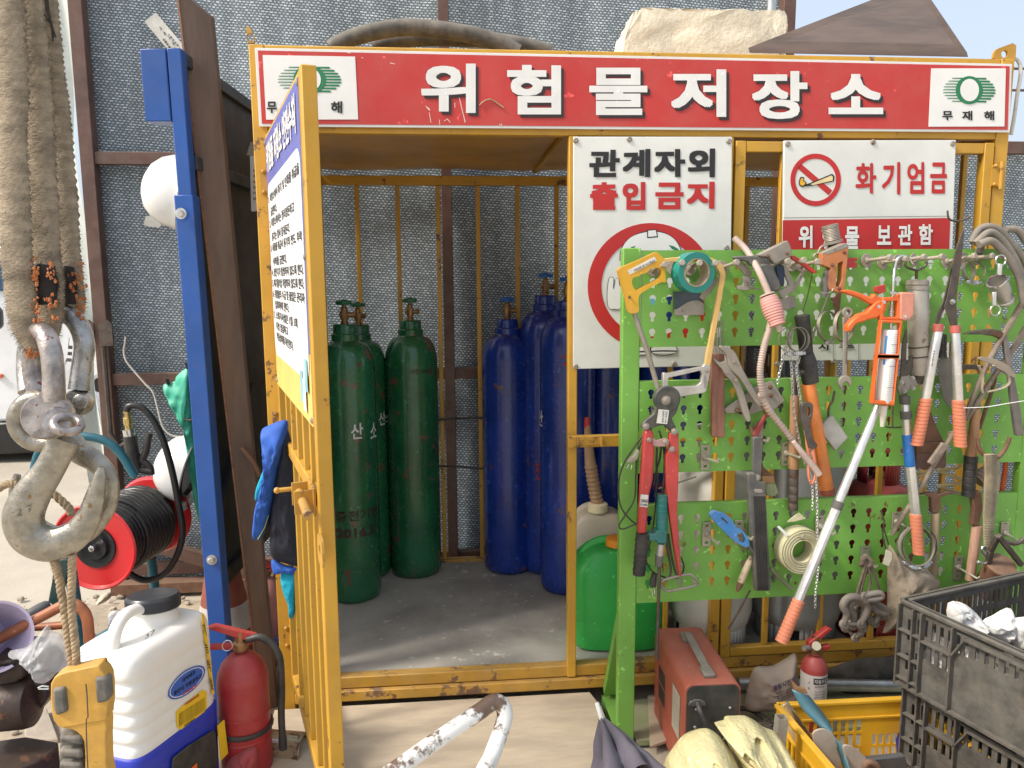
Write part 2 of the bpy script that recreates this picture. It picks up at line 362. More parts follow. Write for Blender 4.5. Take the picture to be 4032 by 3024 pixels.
# diagonal brace, gate latch rod and the pale sheet rolled round the end post
G().bar((-.95, FY-.05, .30), (-.35, FY-.05, -.02+.1), .05, .06).ob('brace', BRN, f1)
g = G(); g.tube([(-.985, FY-.06, 1.30), (-.985, FY-.06, .80), (-.95, FY-.065, .74), (-.90, FY-.06, .76)], .012, 8); g.ob('latch_rod', DST, f1)
for xx in (-1.045, -.965):
    h = G(); h.ext([(xx-.03, FY-.075, 1.21), (xx+.03, FY-.075, 1.21), (xx+.03, FY-.075, 1.31), (xx+.01, FY-.075, 1.33), (xx-.03, FY-.075, 1.31)], (0, .012, 0)); h.ob('latch_plate', DST, f1)
def strip(u, v):
    z = .55+v*2.9; x = -1.045-.10*u*(1-.25*math.sin(z*2.1))-.012*math.sin(z*7+u*3)
    return (x, FY-.01+.05*math.sin(u*3.0)+.015*math.sin(z*5+u*6), z)
G().grid(strip, 10, 60).ob('rolled_sheet', M('milky_sheet', (.62, .66, .62), .4, var=.12, sc=5, dust=.15, bump=.2, bsc=14), f1, fix=False)
def strip2(u, v):
    z = 1.32+v*2.1; w = .03+.035*abs(NZ.noise(V((z*22, 3, u*2))))+.02*math.sin(z*3)
    return (-1.11-w*u, FY+.05, z)
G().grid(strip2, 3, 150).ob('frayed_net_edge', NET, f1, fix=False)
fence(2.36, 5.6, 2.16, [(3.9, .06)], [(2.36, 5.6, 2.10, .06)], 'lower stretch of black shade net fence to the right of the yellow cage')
G().ext([(-1.03, FY-.09, .02), (-.28, FY-.09, .02), (-.28, FY-.09, .075), (-1.03, FY-.09, .075)], (0, .075, 0)).ob('steel_channel', RST, label='rusty steel channel lying along the foot of the net fence', cat_='steel channel', bev=.003)
for k in range(4):
    y = .66+k*.1; z = .03
    o = G().bar((-.62+.04*k, y, z+.012), (.0+.02*k, y+.05, z+.015), .045, .03).ob('wood_batten', M('old_batten', (.42, .34, .25), .8, sc=14, dust=.5), bev=.002)
    tag(o, ['grey timber batten on the dirt nearest the traffic cone', 'second grey batten behind the traffic cone', 'third grey batten on the dirt, in front of the net fence side', 'rearmost grey batten closest to the net fence'][k], 'batten', 'loose battens on the dirt')
# papers stuck on the net
t = T('paper_charm', 'white paper strip with brush-written Chinese characters stuck slantwise on the net', 'paper strip')
q = A1('942,140 1018,82 1202,300 1195,338 1150,312 1085,312'); G().slab(q, FY+.03, .002).ob('paper', M('old_paper', (.62, .61, .55), .8, sc=8, dust=.2), t)
gl = G()
for ch, (x, y), s in [('立', (1047, 190), 36), ('春', (1072, 222), 36), ('大', (1101, 252), 38), ('吉', (1128, 286), 38)]:
    c, e = math.cos(.72)*s/2, math.sin(.72)*s/2
    gl.text(ch, Y(A1(f'{x-c+e*.6},{y-e*.6-c} {x+c*.2},{y+c} {x+c},{y+e*.2} {x+e*.5},{y-c}'), FY+.028), .012)
for k in range(5):
    gl.text('建陽多慶元'[k], Y(A1(f'{1072+k*12-9},{258+k*16+9} {1072+k*12+6},{258+k*16+9} {1072+k*12+6},{258+k*16-6} {1072+k*12-9},{258+k*16-6}'), FY+.028), .01)
    gl.text('天開泰來瑞'[k], Y(A1(f'{1105+k*14-8},{226+k*17+8} {1105+k*14+5},{226+k*17+8} {1105+k*14+5},{226+k*17-5} {1105+k*14-8},{226+k*17-5}'), FY+.028), .01)
gl.ob('writing', INK, t)
G().slab(A1('950,1412 1030,1405 1058,1465 1042,1486 975,1480 938,1470'), FY+.03, .002).ob('torn_paper', M('old_paper2', (.55, .54, .48), .8, dust=.3), label='torn scrap of grey paper stuck on the net under the hard hat', cat_='paper scrap')
G().tube(Y(A2('820,540 815,590 808,640 825,700 880,770 950,850 1000,905 1030,1010 1060,1120 1110,1180 1180,1195 1240,1180 1275,1168'), FY-.06), .0045, 6, sm=4).ob('electric_wire', M('white_cable', (.60, .57, .50), .5, dust=.3), label='thin white electric wire hanging in a curve across the net fence', cat_='wire')
# ============================================================ far yard: white lorry on the left, power line on the right
t = T('truck', 'white delivery lorry parked in the sunlit yard behind the crane sling', 'truck')
TW = M('truck_white', (.78, .79, .80), .3, var=.04, dust=.1, bump=0, coat=.4)
ty = 4.2
def tp(s): return Y(A2(s), ty)
G().ext(tp('-420,-60 60,-60 300,120 520,250 640,470 668,800 620,815 590,840 560,900 545,1010 545,1060 -420,1130'), (0, 1.7, 0)).ob('cab', TW, t, bev=.03)
G().ext([p-V((0, .02, 0)) for p in tp('-330,20 40,20 200,160 60,240 -330,250')], (0, .03, 0)).ob('side_window', M('truck_glass', (.03, .10, .20), .08, var=.1, bump=0), t, bev=.01)
G().ext([p-V((0, .03, 0)) for p in tp('-420,1130 545,1060 560,1150 530,1280 -420,1330')], (0, 1.6, 0)).ob('sill', BLK2, t, bev=.02)
G().ext([p-V((0, .25, 0)) for p in tp('-40,340 60,320 100,360 105,470 60,495 -40,500')], (0, .1, 0)).ob('side_mirror', BLK2, t, bev=.03)
G().ext([p-V((0, .03, 0)) for p in tp('-20,785 20,782 28,795 20,808 -20,812')], (0, .03, 0)).ob('indicator_lamp', ORG, t, bev=.008)
for c, dy in (((640, 980), .15), ((-900, 1050), .15)):
    p = yp(A2(f'{c[0]},{c[1]}')[0], ty+dy); p.z = .37
    w = G().lathe([(.37, -.11), (.39, -.06), (.39, .06), (.37, .11)], 28, p, (0, 1, 0)).ob('wheel', BLK2, t, bev=.02)
    G().lathe([(.20, -.13), (.22, -.115), (.08, -.10), (.07, -.125)], 20, p, (0, 1, 0)).ob('rim', ZNC, w)
g = G()
for z, d in ((6.2, .25), (5.7, .2)): g.tube([(3+i*2.2, 14, z-d*math.sin(i/8*math.pi)) for i in range(9)], .03, 5)
g.ob('power_line', DST, label='thin overhead power lines in the sky to the right', cat_='power line')
# ============================================================ yellow storage cage
CW, CD, CH = 2.4525, 1.0816, 2.2038
ZF = .165
cage = T('storage_cage', 'yellow steel cage with barred walls holding the gas cylinders, its left door swung open', 'storage cage')
def cbox(n, a, b, m=YEL, bev=.003, par=None): return G().box(a, b).ob(n, m, par or cage, bev=bev)
for x in (0, CW-.045):
    cbox('post', (x, 0, 0), (x+.045, .045, CH)); cbox('post', (x, CD-.045, 0), (x+.045, CD, CH-.04))
cbox('top_beam', (.046, .002, CH-.035), (CW-.046, .04, CH-.001)); cbox('lintel', (.046, .002, 1.947), (CW-.046, .042, 1.985))
cbox('base_beam', (.046, -.012, .088), (CW-.046, .044, .124), YELW); cbox('sill', (.046, .004, .127), (CW-.046, .044, .167), YELW)
cbox('back_rail', (.046, CD-.04, 1.9165), (CW-.046, CD, 1.957)); cbox('back_rail', (.046, CD-.04, .10), (CW-.046, CD, .178), YELW)
for x in (0.004, CW-.042):
    cbox('side_rail', (x, .047, 1.935), (x+.036, CD-.047, 1.972)); cbox('side_rail', (x, .047, .10), (x+.036, CD-.047, .175), YELW); cbox('side_rail', (x, .047, CH-.06), (x+.036, CD-.047, CH-.03))
# ceiling and roof sheets, floor
cbox('ceiling_rib', (.98, .05, 1.968), (1.0, CD-.05, 1.983), bev=0)
G().grid(lambda u, v: (.03+u*(CW-.06), .046+v*(CD-.06), 1.986+.004*math.sin(u*21)*math.sin(v*5)), 40, 8).ob('ceiling_sheet', M('ceiling_yellow', (.50, .25, .03), .35, var=.2, sc=3, dust=.15, bump=.05, bsc=8), cage, fix=False)
G().box((.01, .01, CH-.028), (CW-.01, CD-.01, CH-.018)).ob('roof_sheet', YELW, cage)
FLR = M('dusty_floor', (.38, .355, .315), .6, .15, sc=2.4, var=.35, dust=.42, bump=.25, bsc=14, dcol=(.42, .38, .31), scratch=.6)
G().box((.046, .046, .15), (CW-.046, CD-.04, ZF)).ob('floor_plate', FLR, cage)
# bars
bx = .187
x = bx
while x < CW-.08:
    cbox('back_bar', (x, CD-.03, .179), (x+.019, CD-.011, 1.916), bev=.002); x += .179
for k in range(1, 6):
    for xx in (.012, CW-.030): cbox('side_bar', (xx, k*.178, .176), (xx+.018, k*.178+.018, 1.934), bev=.002)
# fixed middle section
CP = yp((2234, 2640), 0).x; MP = yp((2797, 2450), 0).x
cbox('mid_post', (CP, -.004, .128), (CP+.03, .03, 1.946)); cbox('mid_post', (MP, -.003, .168), (MP+.032, .03, 1.946))
for x in (yp((2444, 2400), .01).x, yp((2612, 2450), .01).x): cbox('front_bar', (x, .01, .168), (x+.016, .026, 1.946), bev=.002)
cbox('cross_rail', (CP-.004, -.03, .947), (CP+.24, -.006, .986)); cbox('cross_rail', (CP+.241, .005, .950), (MP-.001, .028, .985))
lb = G(); lb.box((CP+.022, -.036, .955), (CP+.105, -.031, .981)); lb.box((CP+.022, -.062, .955), (CP+.027, -.036, .983)); lb.box((CP+.100, -.062, .955), (CP+.105, -.036, .983))
for dx in (.042, .085):
    for z in (.961, .975): lb.lathe([(.003, 0), (.003, .004)], 8, (CP+dx, -.036, z), (0, -1, 0))
lb.ob('latch_bracket', YELW, cage, bev=.001)
# lifting lugs
for s, yy in ((A4('108,135 135,175 156,232 160,266 116,266'), .0), (B1('2066,284 2070,246 2084,232 2160,204 2176,216 2172,286'), .01)):
    pts = Y(s, yy); c = sum(pts, V())/len(pts); c.z -= .008; n = 20
    out = []
    # resample the outline to n points by angle, then cut a round hole
    for k in range(n):
        a = 2*math.pi*k/n; d = V((math.cos(a), 0, math.sin(a))); best = .02
        for i in range(len(pts)):
            p, q = pts[i]-c, pts[(i+1) % len(pts)]-c; den = d.x*(q.z-p.z)-d.z*(q.x-p.x)
            if abs(den) < 1e-9: continue
            t_ = (p.x*(q.z-p.z)-p.z*(q.x-p.x))/den; u_ = (p.x*d.z-p.z*d.x)/den
            if t_ > 0 and -1e-6 <= u_ <= 1+1e-6: best = t_
        out.append(c+d*best)
    G().ring(out, [c+V((math.cos(2*math.pi*k/n), 0, math.sin(2*math.pi*k/n)))*.012 for k in range(n)], (0, .01, 0)).ob('lifting_lug', YELW, cage)
# hinges
def hinge(x, z, par=cage, s=1):
    g = G(); g.box((x-.022, -.009, z-.035), (x+.004, -.001, z+.035)); g.tube([(x+.010*s, -.012, z-.045), (x+.010*s, -.012, z+.045)], .007, 10)
    g.sph((x-.012, -.012, z+.03), .007, 8, 5); g.sph((x-.012, -.012, z-.03), .006, 8, 5)
    g.ob('hinge', YELW, par)
for z in (1.80, 1.05, .33): hinge(.040, z)
hinge(CW-.036, 1.83); hinge(CW-.036, .35)
# right door, closed
RD = G(); x0, x1 = MP+.038, CW-.052
rd = RD.box((x0, -.006, .172), (x0+.034, .03, 1.935)).box((x1-.034, -.006, .172), (x1, .03, 1.935)).box((x0+.035, -.004, 1.90), (x1-.035, .028, 1.934)).box((x0+.035, -.004, .173), (x1-.035, .028, .205)).ob('door', YEL, cage, bev=.003)
for x in (1.672, 1.873, 2.066, 2.232): cbox('bar', (x, .004, .206), (x+.018, .022, 1.899), bev=.002, par=rd)
# left door, open
PH = math.atan2(.812, .250); HX, HY = .052, -.002; DW = .845
du = V((math.cos(PH), -math.sin(PH), 0)); dn = V((-math.sin(PH), -math.cos(PH), 0))
DM = Matrix(((du.x, -dn.x, 0, HX), (du.y, -dn.y, 0, HY), (0, 0, 1, 0), (0, 0, 0, 1)))   # local: x along door, y inward, z up
def dbox(n, a, b, m=YEL, par=None, bev=.003): return G().box(a, b).move(DM).ob(n, m, par or cage, bev=bev)
z0, z1 = .175, 1.937
ld_ = G().box((0, -.015, z0), (.030, .015, z1)).box((DW-.032, -.016, z0), (DW, .016, z1)).box((.0305, -.014, z1-.032), (DW-.0325, .014, z1)).box((.0305, -.014, z0), (DW-.0325, .014, z0+.032)).move(DM).ob('door', YEL, cage, bev=.003)
for k in range(1, 6):
    x = .034+k*(DW-.074)/6; dbox('bar', (x-.009, -.009, z0+.0325), (x+.009, .009, z1-.0325), par=ld_, bev=.002)
dbox('lock_rail', (.0305, -.012, .985), (DW-.0325, .012, 1.022), par=ld_)
lk = G(); lk.tube([(DW-.20, -.040, 1.005), (DW+.05, -.047, 1.005)], .0105, 12); lk.box((DW-.15, -.058, .975), (DW-.145, -.015, 1.03)); lk.box((DW-.07, -.062, .975), (DW-.065, -.015, 1.03)); lk.box((DW-.16, -.021, .97), (DW-.055, -.015, 1.035))
lk.tube([(DW-.185, -.047, 1.005), (DW-.185, -.085, 1.005)], .006, 8); lk.sph((DW-.185, -.088, 1.005), .008, 8, 5)
lk.move(DM).ob('bolt_latch', YELW, ld_, bev=.001)
q = [(DW-.005+.07*a, -.024, .885+.07*b) for a, b in ((0, 0), (.75, 0), (1, .25), (1, .8), (.75, 1), (0, 1))]
n = 16; c = V((DW+.035, -.024, .92)); po = []
for k in range(n):
    a = 2*math.pi*k/n; po.append(c+V((math.cos(a), 0, math.sin(a)))*min(.036/max(abs(math.cos(a)), 1e-6), .034/max(abs(math.sin(a)), 1e-6), .041))
G().ring(po, [c+V((math.cos(2*math.pi*k/n), 0, math.sin(2*math.pi*k/n)))*.013 for k in range(n)], (0, .005, 0)).move(DM).ob('lock_tab', YELW, ld_)
# ============================================================ signs
def screws(par, pts, y, name='screw'):
    for p in pts:
        G().lathe([(.0085, 0), (.009, .001), (.009, .003), (.005, .0055), (.002, .0045)], 12, yp(p, y), (0, -1, 0)).ob(name, GRY, par)
def lerpq(q, a, b): return (q[0]*(1-a)+q[1]*a)*(1-b)+(q[3]*(1-a)+q[2]*a)*b
def zero_logo(white, green, q):   # emblem in the quad q: green nought with speed stripes
    y = V((0, -.0004, 0))
    def el(cx, cy, rx, ry, n=40): return [lerpq(q, cx+rx*math.cos(2*math.pi*k/n), cy+ry*math.sin(2*math.pi*k/n)) for k in range(n)]
    for k in range(9):
        b = .09+.82*k/8; h = .034; w = .5*math.sqrt(max(0, 1-((b-.5)/.50)**2)); w = .27+(w-.27)*1.0 if w > .27 else .30
        w = [.33, .42, .47, .50, .50, .485, .455, .40, .33][k]
        green.ext([lerpq(q, .5-w, b+h*.3), lerpq(q, .5+w-.02, b-h), lerpq(q, .5+w, b), lerpq(q, .5+w-.02, b+h), lerpq(q, .5-w+.02, b+h)], (0, .001, 0))
    P = el(.5, .5, .255, .5); I = el(.5, .5, .175, .40)
    green.ring([p+y*2 for p in P], [p+y*2 for p in I], (0, .002, 0)); white.ext([p+y*4 for p in I], (0, .002, 0))
SY = -.012
t = T('warning_sign', 'long red board with six large white Korean letters across the cage top', 'sign')
cs = A4('163,297 190,786')+B1('2145,629 2155,304')
TL, BL, BR, TR = Y(cs, SY)
G().ext([TL, BL, BR, TR], (0, .010, 0)).ob('panel', M('sign_white_edge', (.74, .73, .70), .4, var=.05, dust=.15), t, bev=.001)
Q = (BL, BR, TR, TL)
i0, i1, j0, j1 = .0037, .9963, .035, .965
G().ext([lerpq(Q, a, b)+V((0, -.0015, 0)) for a, b in ((i0, j1), (i0, j0), (i1, j0), (i1, j1))], (0, .003, 0)).ob('red_field', M('sign_red', (.52, .036, .03), .4, var=.07, sc=2, dust=.4, bump=.05, bsc=18, dcol=(.50, .17, .13), scratch=.12), t)
ly = SY-.003
LETW = M('letter_white', (.78, .77, .73), .45, var=.04, sc=9, dust=.16, bump=0, scratch=.1); SHD = M('print_shadow', (.035, .022, .022), .5, bump=0)
for c_, s, ql, lts in ((A4, '212,342 234,744 806,743 787,352', '308,585 706,585 700,405 302,405', (('무', '238,705 300,705 300,632 238,632'), ('재', '440,705 508,705 508,632 440,632'), ('해', '637,705 707,705 707,630 637,630'))),
                       (B1, '1772,325 1759,602 2119,601 2126,325', '1826,495 2078,495 2078,362 1826,362', (('무', '1823,572 1873,572 1873,528 1823,528'), ('재', '1918,572 1966,572 1966,527 1918,527'), ('해', '2022,572 2070,572 2070,527 2022,527')))):
    lp = G().ext(Y(c_(s), ly), (0, .002, 0)).ob('emblem_panel', WPR, t); w2 = G(); gn = G(); zero_logo(w2, gn, Y(c_(ql), ly-.001)); gn.ob('safety_emblem', GPR, lp); w2.ob('emblem_centre', WPR, lp)
    for ch, q in lts: G().text(ch, Y(c_(q), ly-.001), .03).ob('small_letter', INK, lp)
big = [('위', A4('1198,703 1537,703 1537,396 1198,396')), ('험', A4('1733,712 2068,712 2068,404 1733,404')), ('물', B1('145,547 421,547 421,322 145,322')),
       ('저', B1('533,556 796,556 796,330 533,330')), ('장', B1('918,566 1182,566 1182,338 918,338')), ('소', B1('1282,543 1542,543 1542,352 1282,352'))]
for ch, q in big:
    o = G().text(ch, Y(q, ly-.0015), .031).ob('letter', LETW, t); G().text(ch, Y([(a+11, b+12) for a, b in q], ly-.0005), .031).ob('letter_shadow', SHD, o)
g = G(); [g.slab(A4(s), ly+.0008, .0004) for s in ('1432,604 1436,602 1475,760 1470,764', '1405,640 1409,640 1411,670 1407,670', '1222,655 1240,668 1254,680 1252,690 1236,675', '1246,700 1250,700 1262,762 1258,764', '1310,745 1314,744 1316,776 1312,777', '828,355 838,360 836,363 826,358', '1005,390 1036,396 1035,400 1004,394', '1340,752 1362,738 1380,760 1378,764 1361,743 1341,756', '1686,770 1690,770 1690,784 1686,784', '1696,770 1700,770 1700,784 1696,784', '735,322 760,330 759,333 733,326')]; g.ob('scratches', M('scratch_pale', (.72, .60, .52), .6, bump=0), t)
G().tube(Y(A4('1560,655 1585,632 1620,618 1650,628 1690,655 1712,670'), SY-.006), .0022, 6, sm=3).ob('twine', ROPE, label='short bit of twine stuck on the red board between two letters', cat_='twine')
# --- keep out sign
t = T('no_entry_sign', 'white sign with black and red Korean letters over a large red ring', 'sign')
NY = -.020
q = Y(PX('2257,1453 2876,1440 2883,538 2258,538'), NY); G().ext(q, (0, .010, 0)).ob('panel', SIGNW, t, bev=.002)
rr = G(); kk = G(); gg = G(); bb = G(); ww = G(); py = NY-.0015; k1 = G(); r1_ = G()
for ch, s in zip('관계자외', ('144,842 288,842 292,712 146,712', '303,842 435,842 436,708 304,712', '452,842 603,842 600,708 456,710', '615,843 742,843 744,706 612,708')): G().text(ch, Y(B1(s), py), .040).ob('letter', INK, t)
for ch, s in zip('출입금지', ('148,998 280,998 282,865 150,868', '302,998 412,998 412,865 304,867', '458,995 594,995 594,868 460,868', '608,992 740,992 742,864 610,864')): G().text(ch, Y(B1(s), py), .040).ob('letter', REDP, t)
cx, cy, ro, ri = 2564, 1128, 250, 196; n = 64
rr.ring(Y([(cx+ro*math.cos(2*math.pi*k/n), cy+ro*math.sin(2*math.pi*k/n)) for k in range(n)], py), Y([(cx+ri*math.cos(2*math.pi*k/n), cy+ri*math.sin(2*math.pi*k/n)) for k in range(n)], py), (0, .001, 0))
def dome(e=0): return cat2(B2(f'{100-e},300 {105-e},215 {140-e},140 {200-e},80 {290-e//2},{42-e} {400},{25-e} {510+e//2},{42-e} {590+e},85 {640+e},145 {668+e},215 {665+e},300'), 3, False)
kk.slab(dome(6), py-.0012, .0004); ww.slab(dome(-2), py-.0018, .0004)
kk.slab(B2('350,12 440,5 452,80 352,88'), py-.0024, .0004); ww.slab(B2('360,20 432,14 442,70 362,78'), py-.003, .0004)
for s in ('165,200 205,172 242,160 225,188 200,200', '552,152 600,165 640,190 655,208 625,208 580,188'): gg.slab(B2(s), py-.0024, .0004)
def hand(e): return cat2(B2(f'{-10-e},735 {-20-e},600 {-4-e},470 {20},{455-e} {38+e},470 {34+e},560 {48},{545-e} {62},{470-e} {84+e},470 {90+e},520 {108+e},560 {112+e},650 {96+e},745 {60},{750+e}'), 3, True)
kk.slab(hand(5), py-.0012, .0004); ww.slab(hand(-1), py-.0018, .0004)
for s in ('380,655 420,655 425,730 385,730', '700,655 740,650 740,720 700,720'): bb.slab(B2(s), py-.0012, .0004)
for a, c_ in (('255,1110 360,1095 378,1125 372,1165 300,1188 250,1180', .0), ('388,1108 500,1092 615,1098 632,1118 622,1150 560,1180 450,1182 395,1160', 0)):
    P = cat2(B2(a), 4); kk.slab(P, py-.0012, .0004); mx_ = sum(p[0] for p in P)/len(P); my_ = sum(p[1] for p in P)/len(P); ww.slab([(mx_+(p[0]-mx_)*.94, my_+(p[1]-my_)*.86) for p in P], py-.0018, .0004)
    ww2 = [(mx_+(p[0]-mx_)*.9, my_+6+(p[1]-my_)*.35) for p in P]; kk.slab(ww2, py-.0024, .0004); ww.slab([(mx_+(p[0]-mx_)*.97, my_+6+(p[1]-my_)*.5) for p in ww2], py-.003, .0004)
nv = G(); nv.slab(B2('520,640 590,630 640,760 600,880 530,880'), py-.0012, .0004)
kk.ob('figure_outline', INK, t); rr.ob('red_ring', REDP, t); gg.ob('green_mark', GPR, t); ww.ob('white_figure', WPR, t); bb.ob('light_blue_print', M('lblue_print', (.12, .45, .75), .5, bump=0), t); nv.ob('navy_print', M('navy_print', (.012, .03, .18), .5, bump=0), t)
screws(t, B1('80,668 335,662 808,672 797,1178')+B2('600,1262')+A5('2014,654'), NY)
# --- no naked flame sign
t = T('no_flame_sign', 'white sign with a crossed-out burning match above a red band', 'sign')
q = Y(B1('1062,1715 1856,1711 1889,665 1071,668'), NY); G().ext(q, (0, .010, 0)).ob('panel', SIGNW, t, bev=.002)
rr = G(); kk = G(); ww = G(); ye = G()
rr.slab(B1('1066,1047 1064,1190 1856,1190 1862,1036'), py, .001)
c0, ro, ri = (1222, 855), 120, 97
rr.ring(Y([B1(f'{c0[0]+ro*math.cos(2*math.pi*k/48)},{c0[1]+1.04*ro*math.sin(2*math.pi*k/48)}')[0] for k in range(48)], py), Y([B1(f'{c0[0]+ri*math.cos(2*math.pi*k/48)},{c0[1]+1.04*ri*math.sin(2*math.pi*k/48)}')[0] for k in range(48)], py), (0, .001, 0))
rr.slab(B1('1136,800 1154,780 1300,905 1284,928'), py, .001)
kk.slab(B1('1160,880 1190,872 1300,826 1312,838 1308,862 1200,884 1170,886'), py-.001, .0004); ye.slab(B1('1196,876 1296,834 1304,840 1302,858 1210,880'), py-.0016, .0004)
kk.slab(cat2(B1('1142,870 1150,842 1168,845 1165,858 1178,868 1170,886 1150,886'), 4), py-.0012, .0004)
fl = G().slab(cat2(B1('1147,870 1153,848 1164,850 1161,860 1172,868 1166,880 1153,881'), 4), py-.0018, .0004)
for ch, s in zip('화기엄금', ('1410,920 1510,920 1510,775 1414,775', '1535,925 1624,925 1624,770 1540,772', '1655,922 1738,922 1738,770 1658,770', '1763,920 1846,920 1846,772 1768,772')): G().text(ch, Y(B1(s), py), .028).ob('letter', REDP, t)
for ch, s in zip('위험물보관함', ('1140,1180 1206,1180 1206,1072 1142,1072', '1248,1182 1316,1182 1316,1074 1250,1074', '1360,1184 1428,1184 1428,1076 1362,1076', '1512,1164 1580,1164 1580,1072 1514,1072', '1612,1166 1680,1166 1680,1068 1614,1068', '1710,1164 1778,1164 1778,1066 1712,1066')): G().text(ch, Y(B1(s), py-.002), .03).ob('letter', WPR, t)
for z in (1036, 1050): kk.slab(PX(f'3084,{z*0+857} 3742,{850} 3742,851.5 3084,858.5'), py-.001, .0004)
for k in range(3):
    yy = 1040+k*150; kk.slab(PX(f'3075,{yy} 3738,{yy-5} 3738,{yy-3} 3075,{yy+2}'), py-.001, .0004)
for xx in (3280, 3381): kk.slab(PX(f'{xx},1342 {xx+1.6},1342 {xx+1.6},1428 {xx},1428'), py-.001, .0004)
for ch, s in (('시', '762,1136 858,1136 858,1068 766,1068'), ('트', '955,1112 1100,1112 1100,1056 958,1056')): G().text(ch, Y(B3(s), py-.001), .03).ob('letter', INK, t)
rr.ob('red_print', REDP, t); kk.ob('black_print', INK, t); ye.ob('match_print', M('match_cream', (.70, .55, .28), .5, bump=0), t); fl.ob('flame_print', M('flame_yellow', (.80, .42, .02), .5, bump=0), t)
screws(t, B1('1088,685 1493,676 1872,683')+B3('902,1236 380,1262'), NY)
# --- safety rules on the door
t = T('safety_rules_sign', 'tall white notice with a purple heading and seven Korean rules on the open cage door', 'sign')
def dq(a, b, c, d, off=-.020): return [DM @ V((x, off, z)) for x, z in ((a, c), (b, c), (b, d), (a, d))]
S0, S1, SZ0, SZ1 = .018, DW-.036, 1.06, 1.925
SZ0 = 1.178
def bez(a, b, c, d, off, g): return g.ext(dq(a, b, c, d, off), tuple(-dn*.0008))
G().ext(dq(S0, S1, SZ0, SZ1, -.0165), tuple(-dn*.004)).ob('panel', M('notice_yellow', (.78, .56, .16), .45, dust=.1, var=.06, bump=.03), t)
w_ = G(); p_ = G(); k_ = G(); f_ = G()
p_.ext(dq(S0+.004, S1-.004, 1.34, SZ1-.004, -.0177), tuple(-dn*.0008))
rad = []
a, b, c, d = S0+.018, S1-.018, 1.275, 1.785
for cx_, cz_, st in ((b-.05, d-.05, 0), (a+.05, d-.05, 90), (a+.05, c+.05, 180), (b-.05, c+.05, 270)):
    for k in range(7):
        an = R(st+k*15); rad.append(DM @ V((cx_+.05*math.cos(an), -.0187, cz_+.05*math.sin(an))))
w_.ext(rad, tuple(-dn*.0008))
k_t = G().text('위험물 저장소 안전수칙', dq(S0+.05, S1-.05, 1.815, 1.90, -.0197), .035)
rows = ['1. 저장소에서 화기 및 인화물 취급을', '    금한다.', '2. 저장소에서는 정리정돈하고', '    용기는 항시 잠궈둔다.', '3. 내용물 취급시 용기의 전도, 추락', '    낙하를 금한다.', '4. 정전기가 발생하지 않도록 한다.', '5. 폐기물이상 저장하지 않도록 한다.', '6. 위험물의 수급 및 출입은 관리자', '    입회하에 한다.', '7. 소화기시설은 1일 1회', '    이상 점검하고', '    작동상태를 확인한다.']
zz = [1.70, 1.655, 1.602, 1.557, 1.505, 1.460, 1.405, 1.350, 1.295, 1.255, 1.21, 1.175, 1.14]
zz = [1.75-.0315*k-(.009*((k+1)//2) if k < 6 else .027) for k in range(13)]
for r_, z in zip(rows, zz):
    k_ = G(); L_ = len(r_.strip()); x0 = S0+.04+(.05 if r_.startswith(' ') else 0); wd = min(S1-.03-x0, .038*L_ if L_ > 8 else .045*L_)
    k_.text(r_.strip(), dq(x0, x0+wd, z-.022, z+.003, -.0197), .02).ob('text_line', INK, t)
for k, (x, z, m) in enumerate(((.64, 1.215, 0), (.69, 1.20, 1), (.73, 1.25, 0))):
    (f_ if m == 0 else w_).ext(dq(x, x+.045, z, z+.075, -.0202-.0004*k), tuple(-dn*.0004))
f_.ob('drum_print', M('drum_blue', (.25, .50, .55), .5, bump=0), t); w_.ob('white_field', M('notice_white', (.80, .80, .78), .45, var=.02, bump=0), t); p_.ob('purple_field', M('notice_purple', (.14, .15, .42), .45, var=.05, bump=0), t); k_t.ob('heading', WPR, t)
for x, z in ((S0+.012, SZ1-.014), (S1-.012, SZ1-.014), (S0+.012, 1.55), (S1-.012, 1.55), (S0+.012, SZ0+.014), (S1-.012, SZ0+.014)):
    G().lathe([(.007, 0), (.007, .003), (.003, .005)], 10, DM @ V((x, -.0167, z)), dn).ob('screw', GRY, t)
# ============================================================ gas cylinders
CG = M('cylinder_green', (.013, .112, .042), .25, var=.25, sc=5, dust=.06, rust=.3, scratch=.6, bump=.06, bsc=25, rcol=(.10, .04, .03), coat=.3)
CB = M('cylinder_blue', (.009, .034, .235), .24, var=.22, sc=5, dust=.05, rust=.16, scratch=.6, bump=.06, bsc=25, coat=.3)
STN = M('stencil_white', (.62, .62, .58), .6, dust=.1, bump=0); STR = M('stencil_red', (.34, .03, .022), .6, bump=0); STK = M('stencil_dark', (.05, .02, .015), .6, bump=0)
def arc_text(body, r, a0, z0, w, h, bold=.03):
    g = G(); key = [V((0, 0, 0)), V((w, 0, 0)), V((w, h, 0)), V((0, h, 0))]; g.text(body, key, bold)
    g.v = [V((math.cos(a0+v.x/r)*(r+.0012+v.z), math.sin(a0+v.x/r)*(r+.0012+v.z), z0+v.y)) for v in g.v]; return g
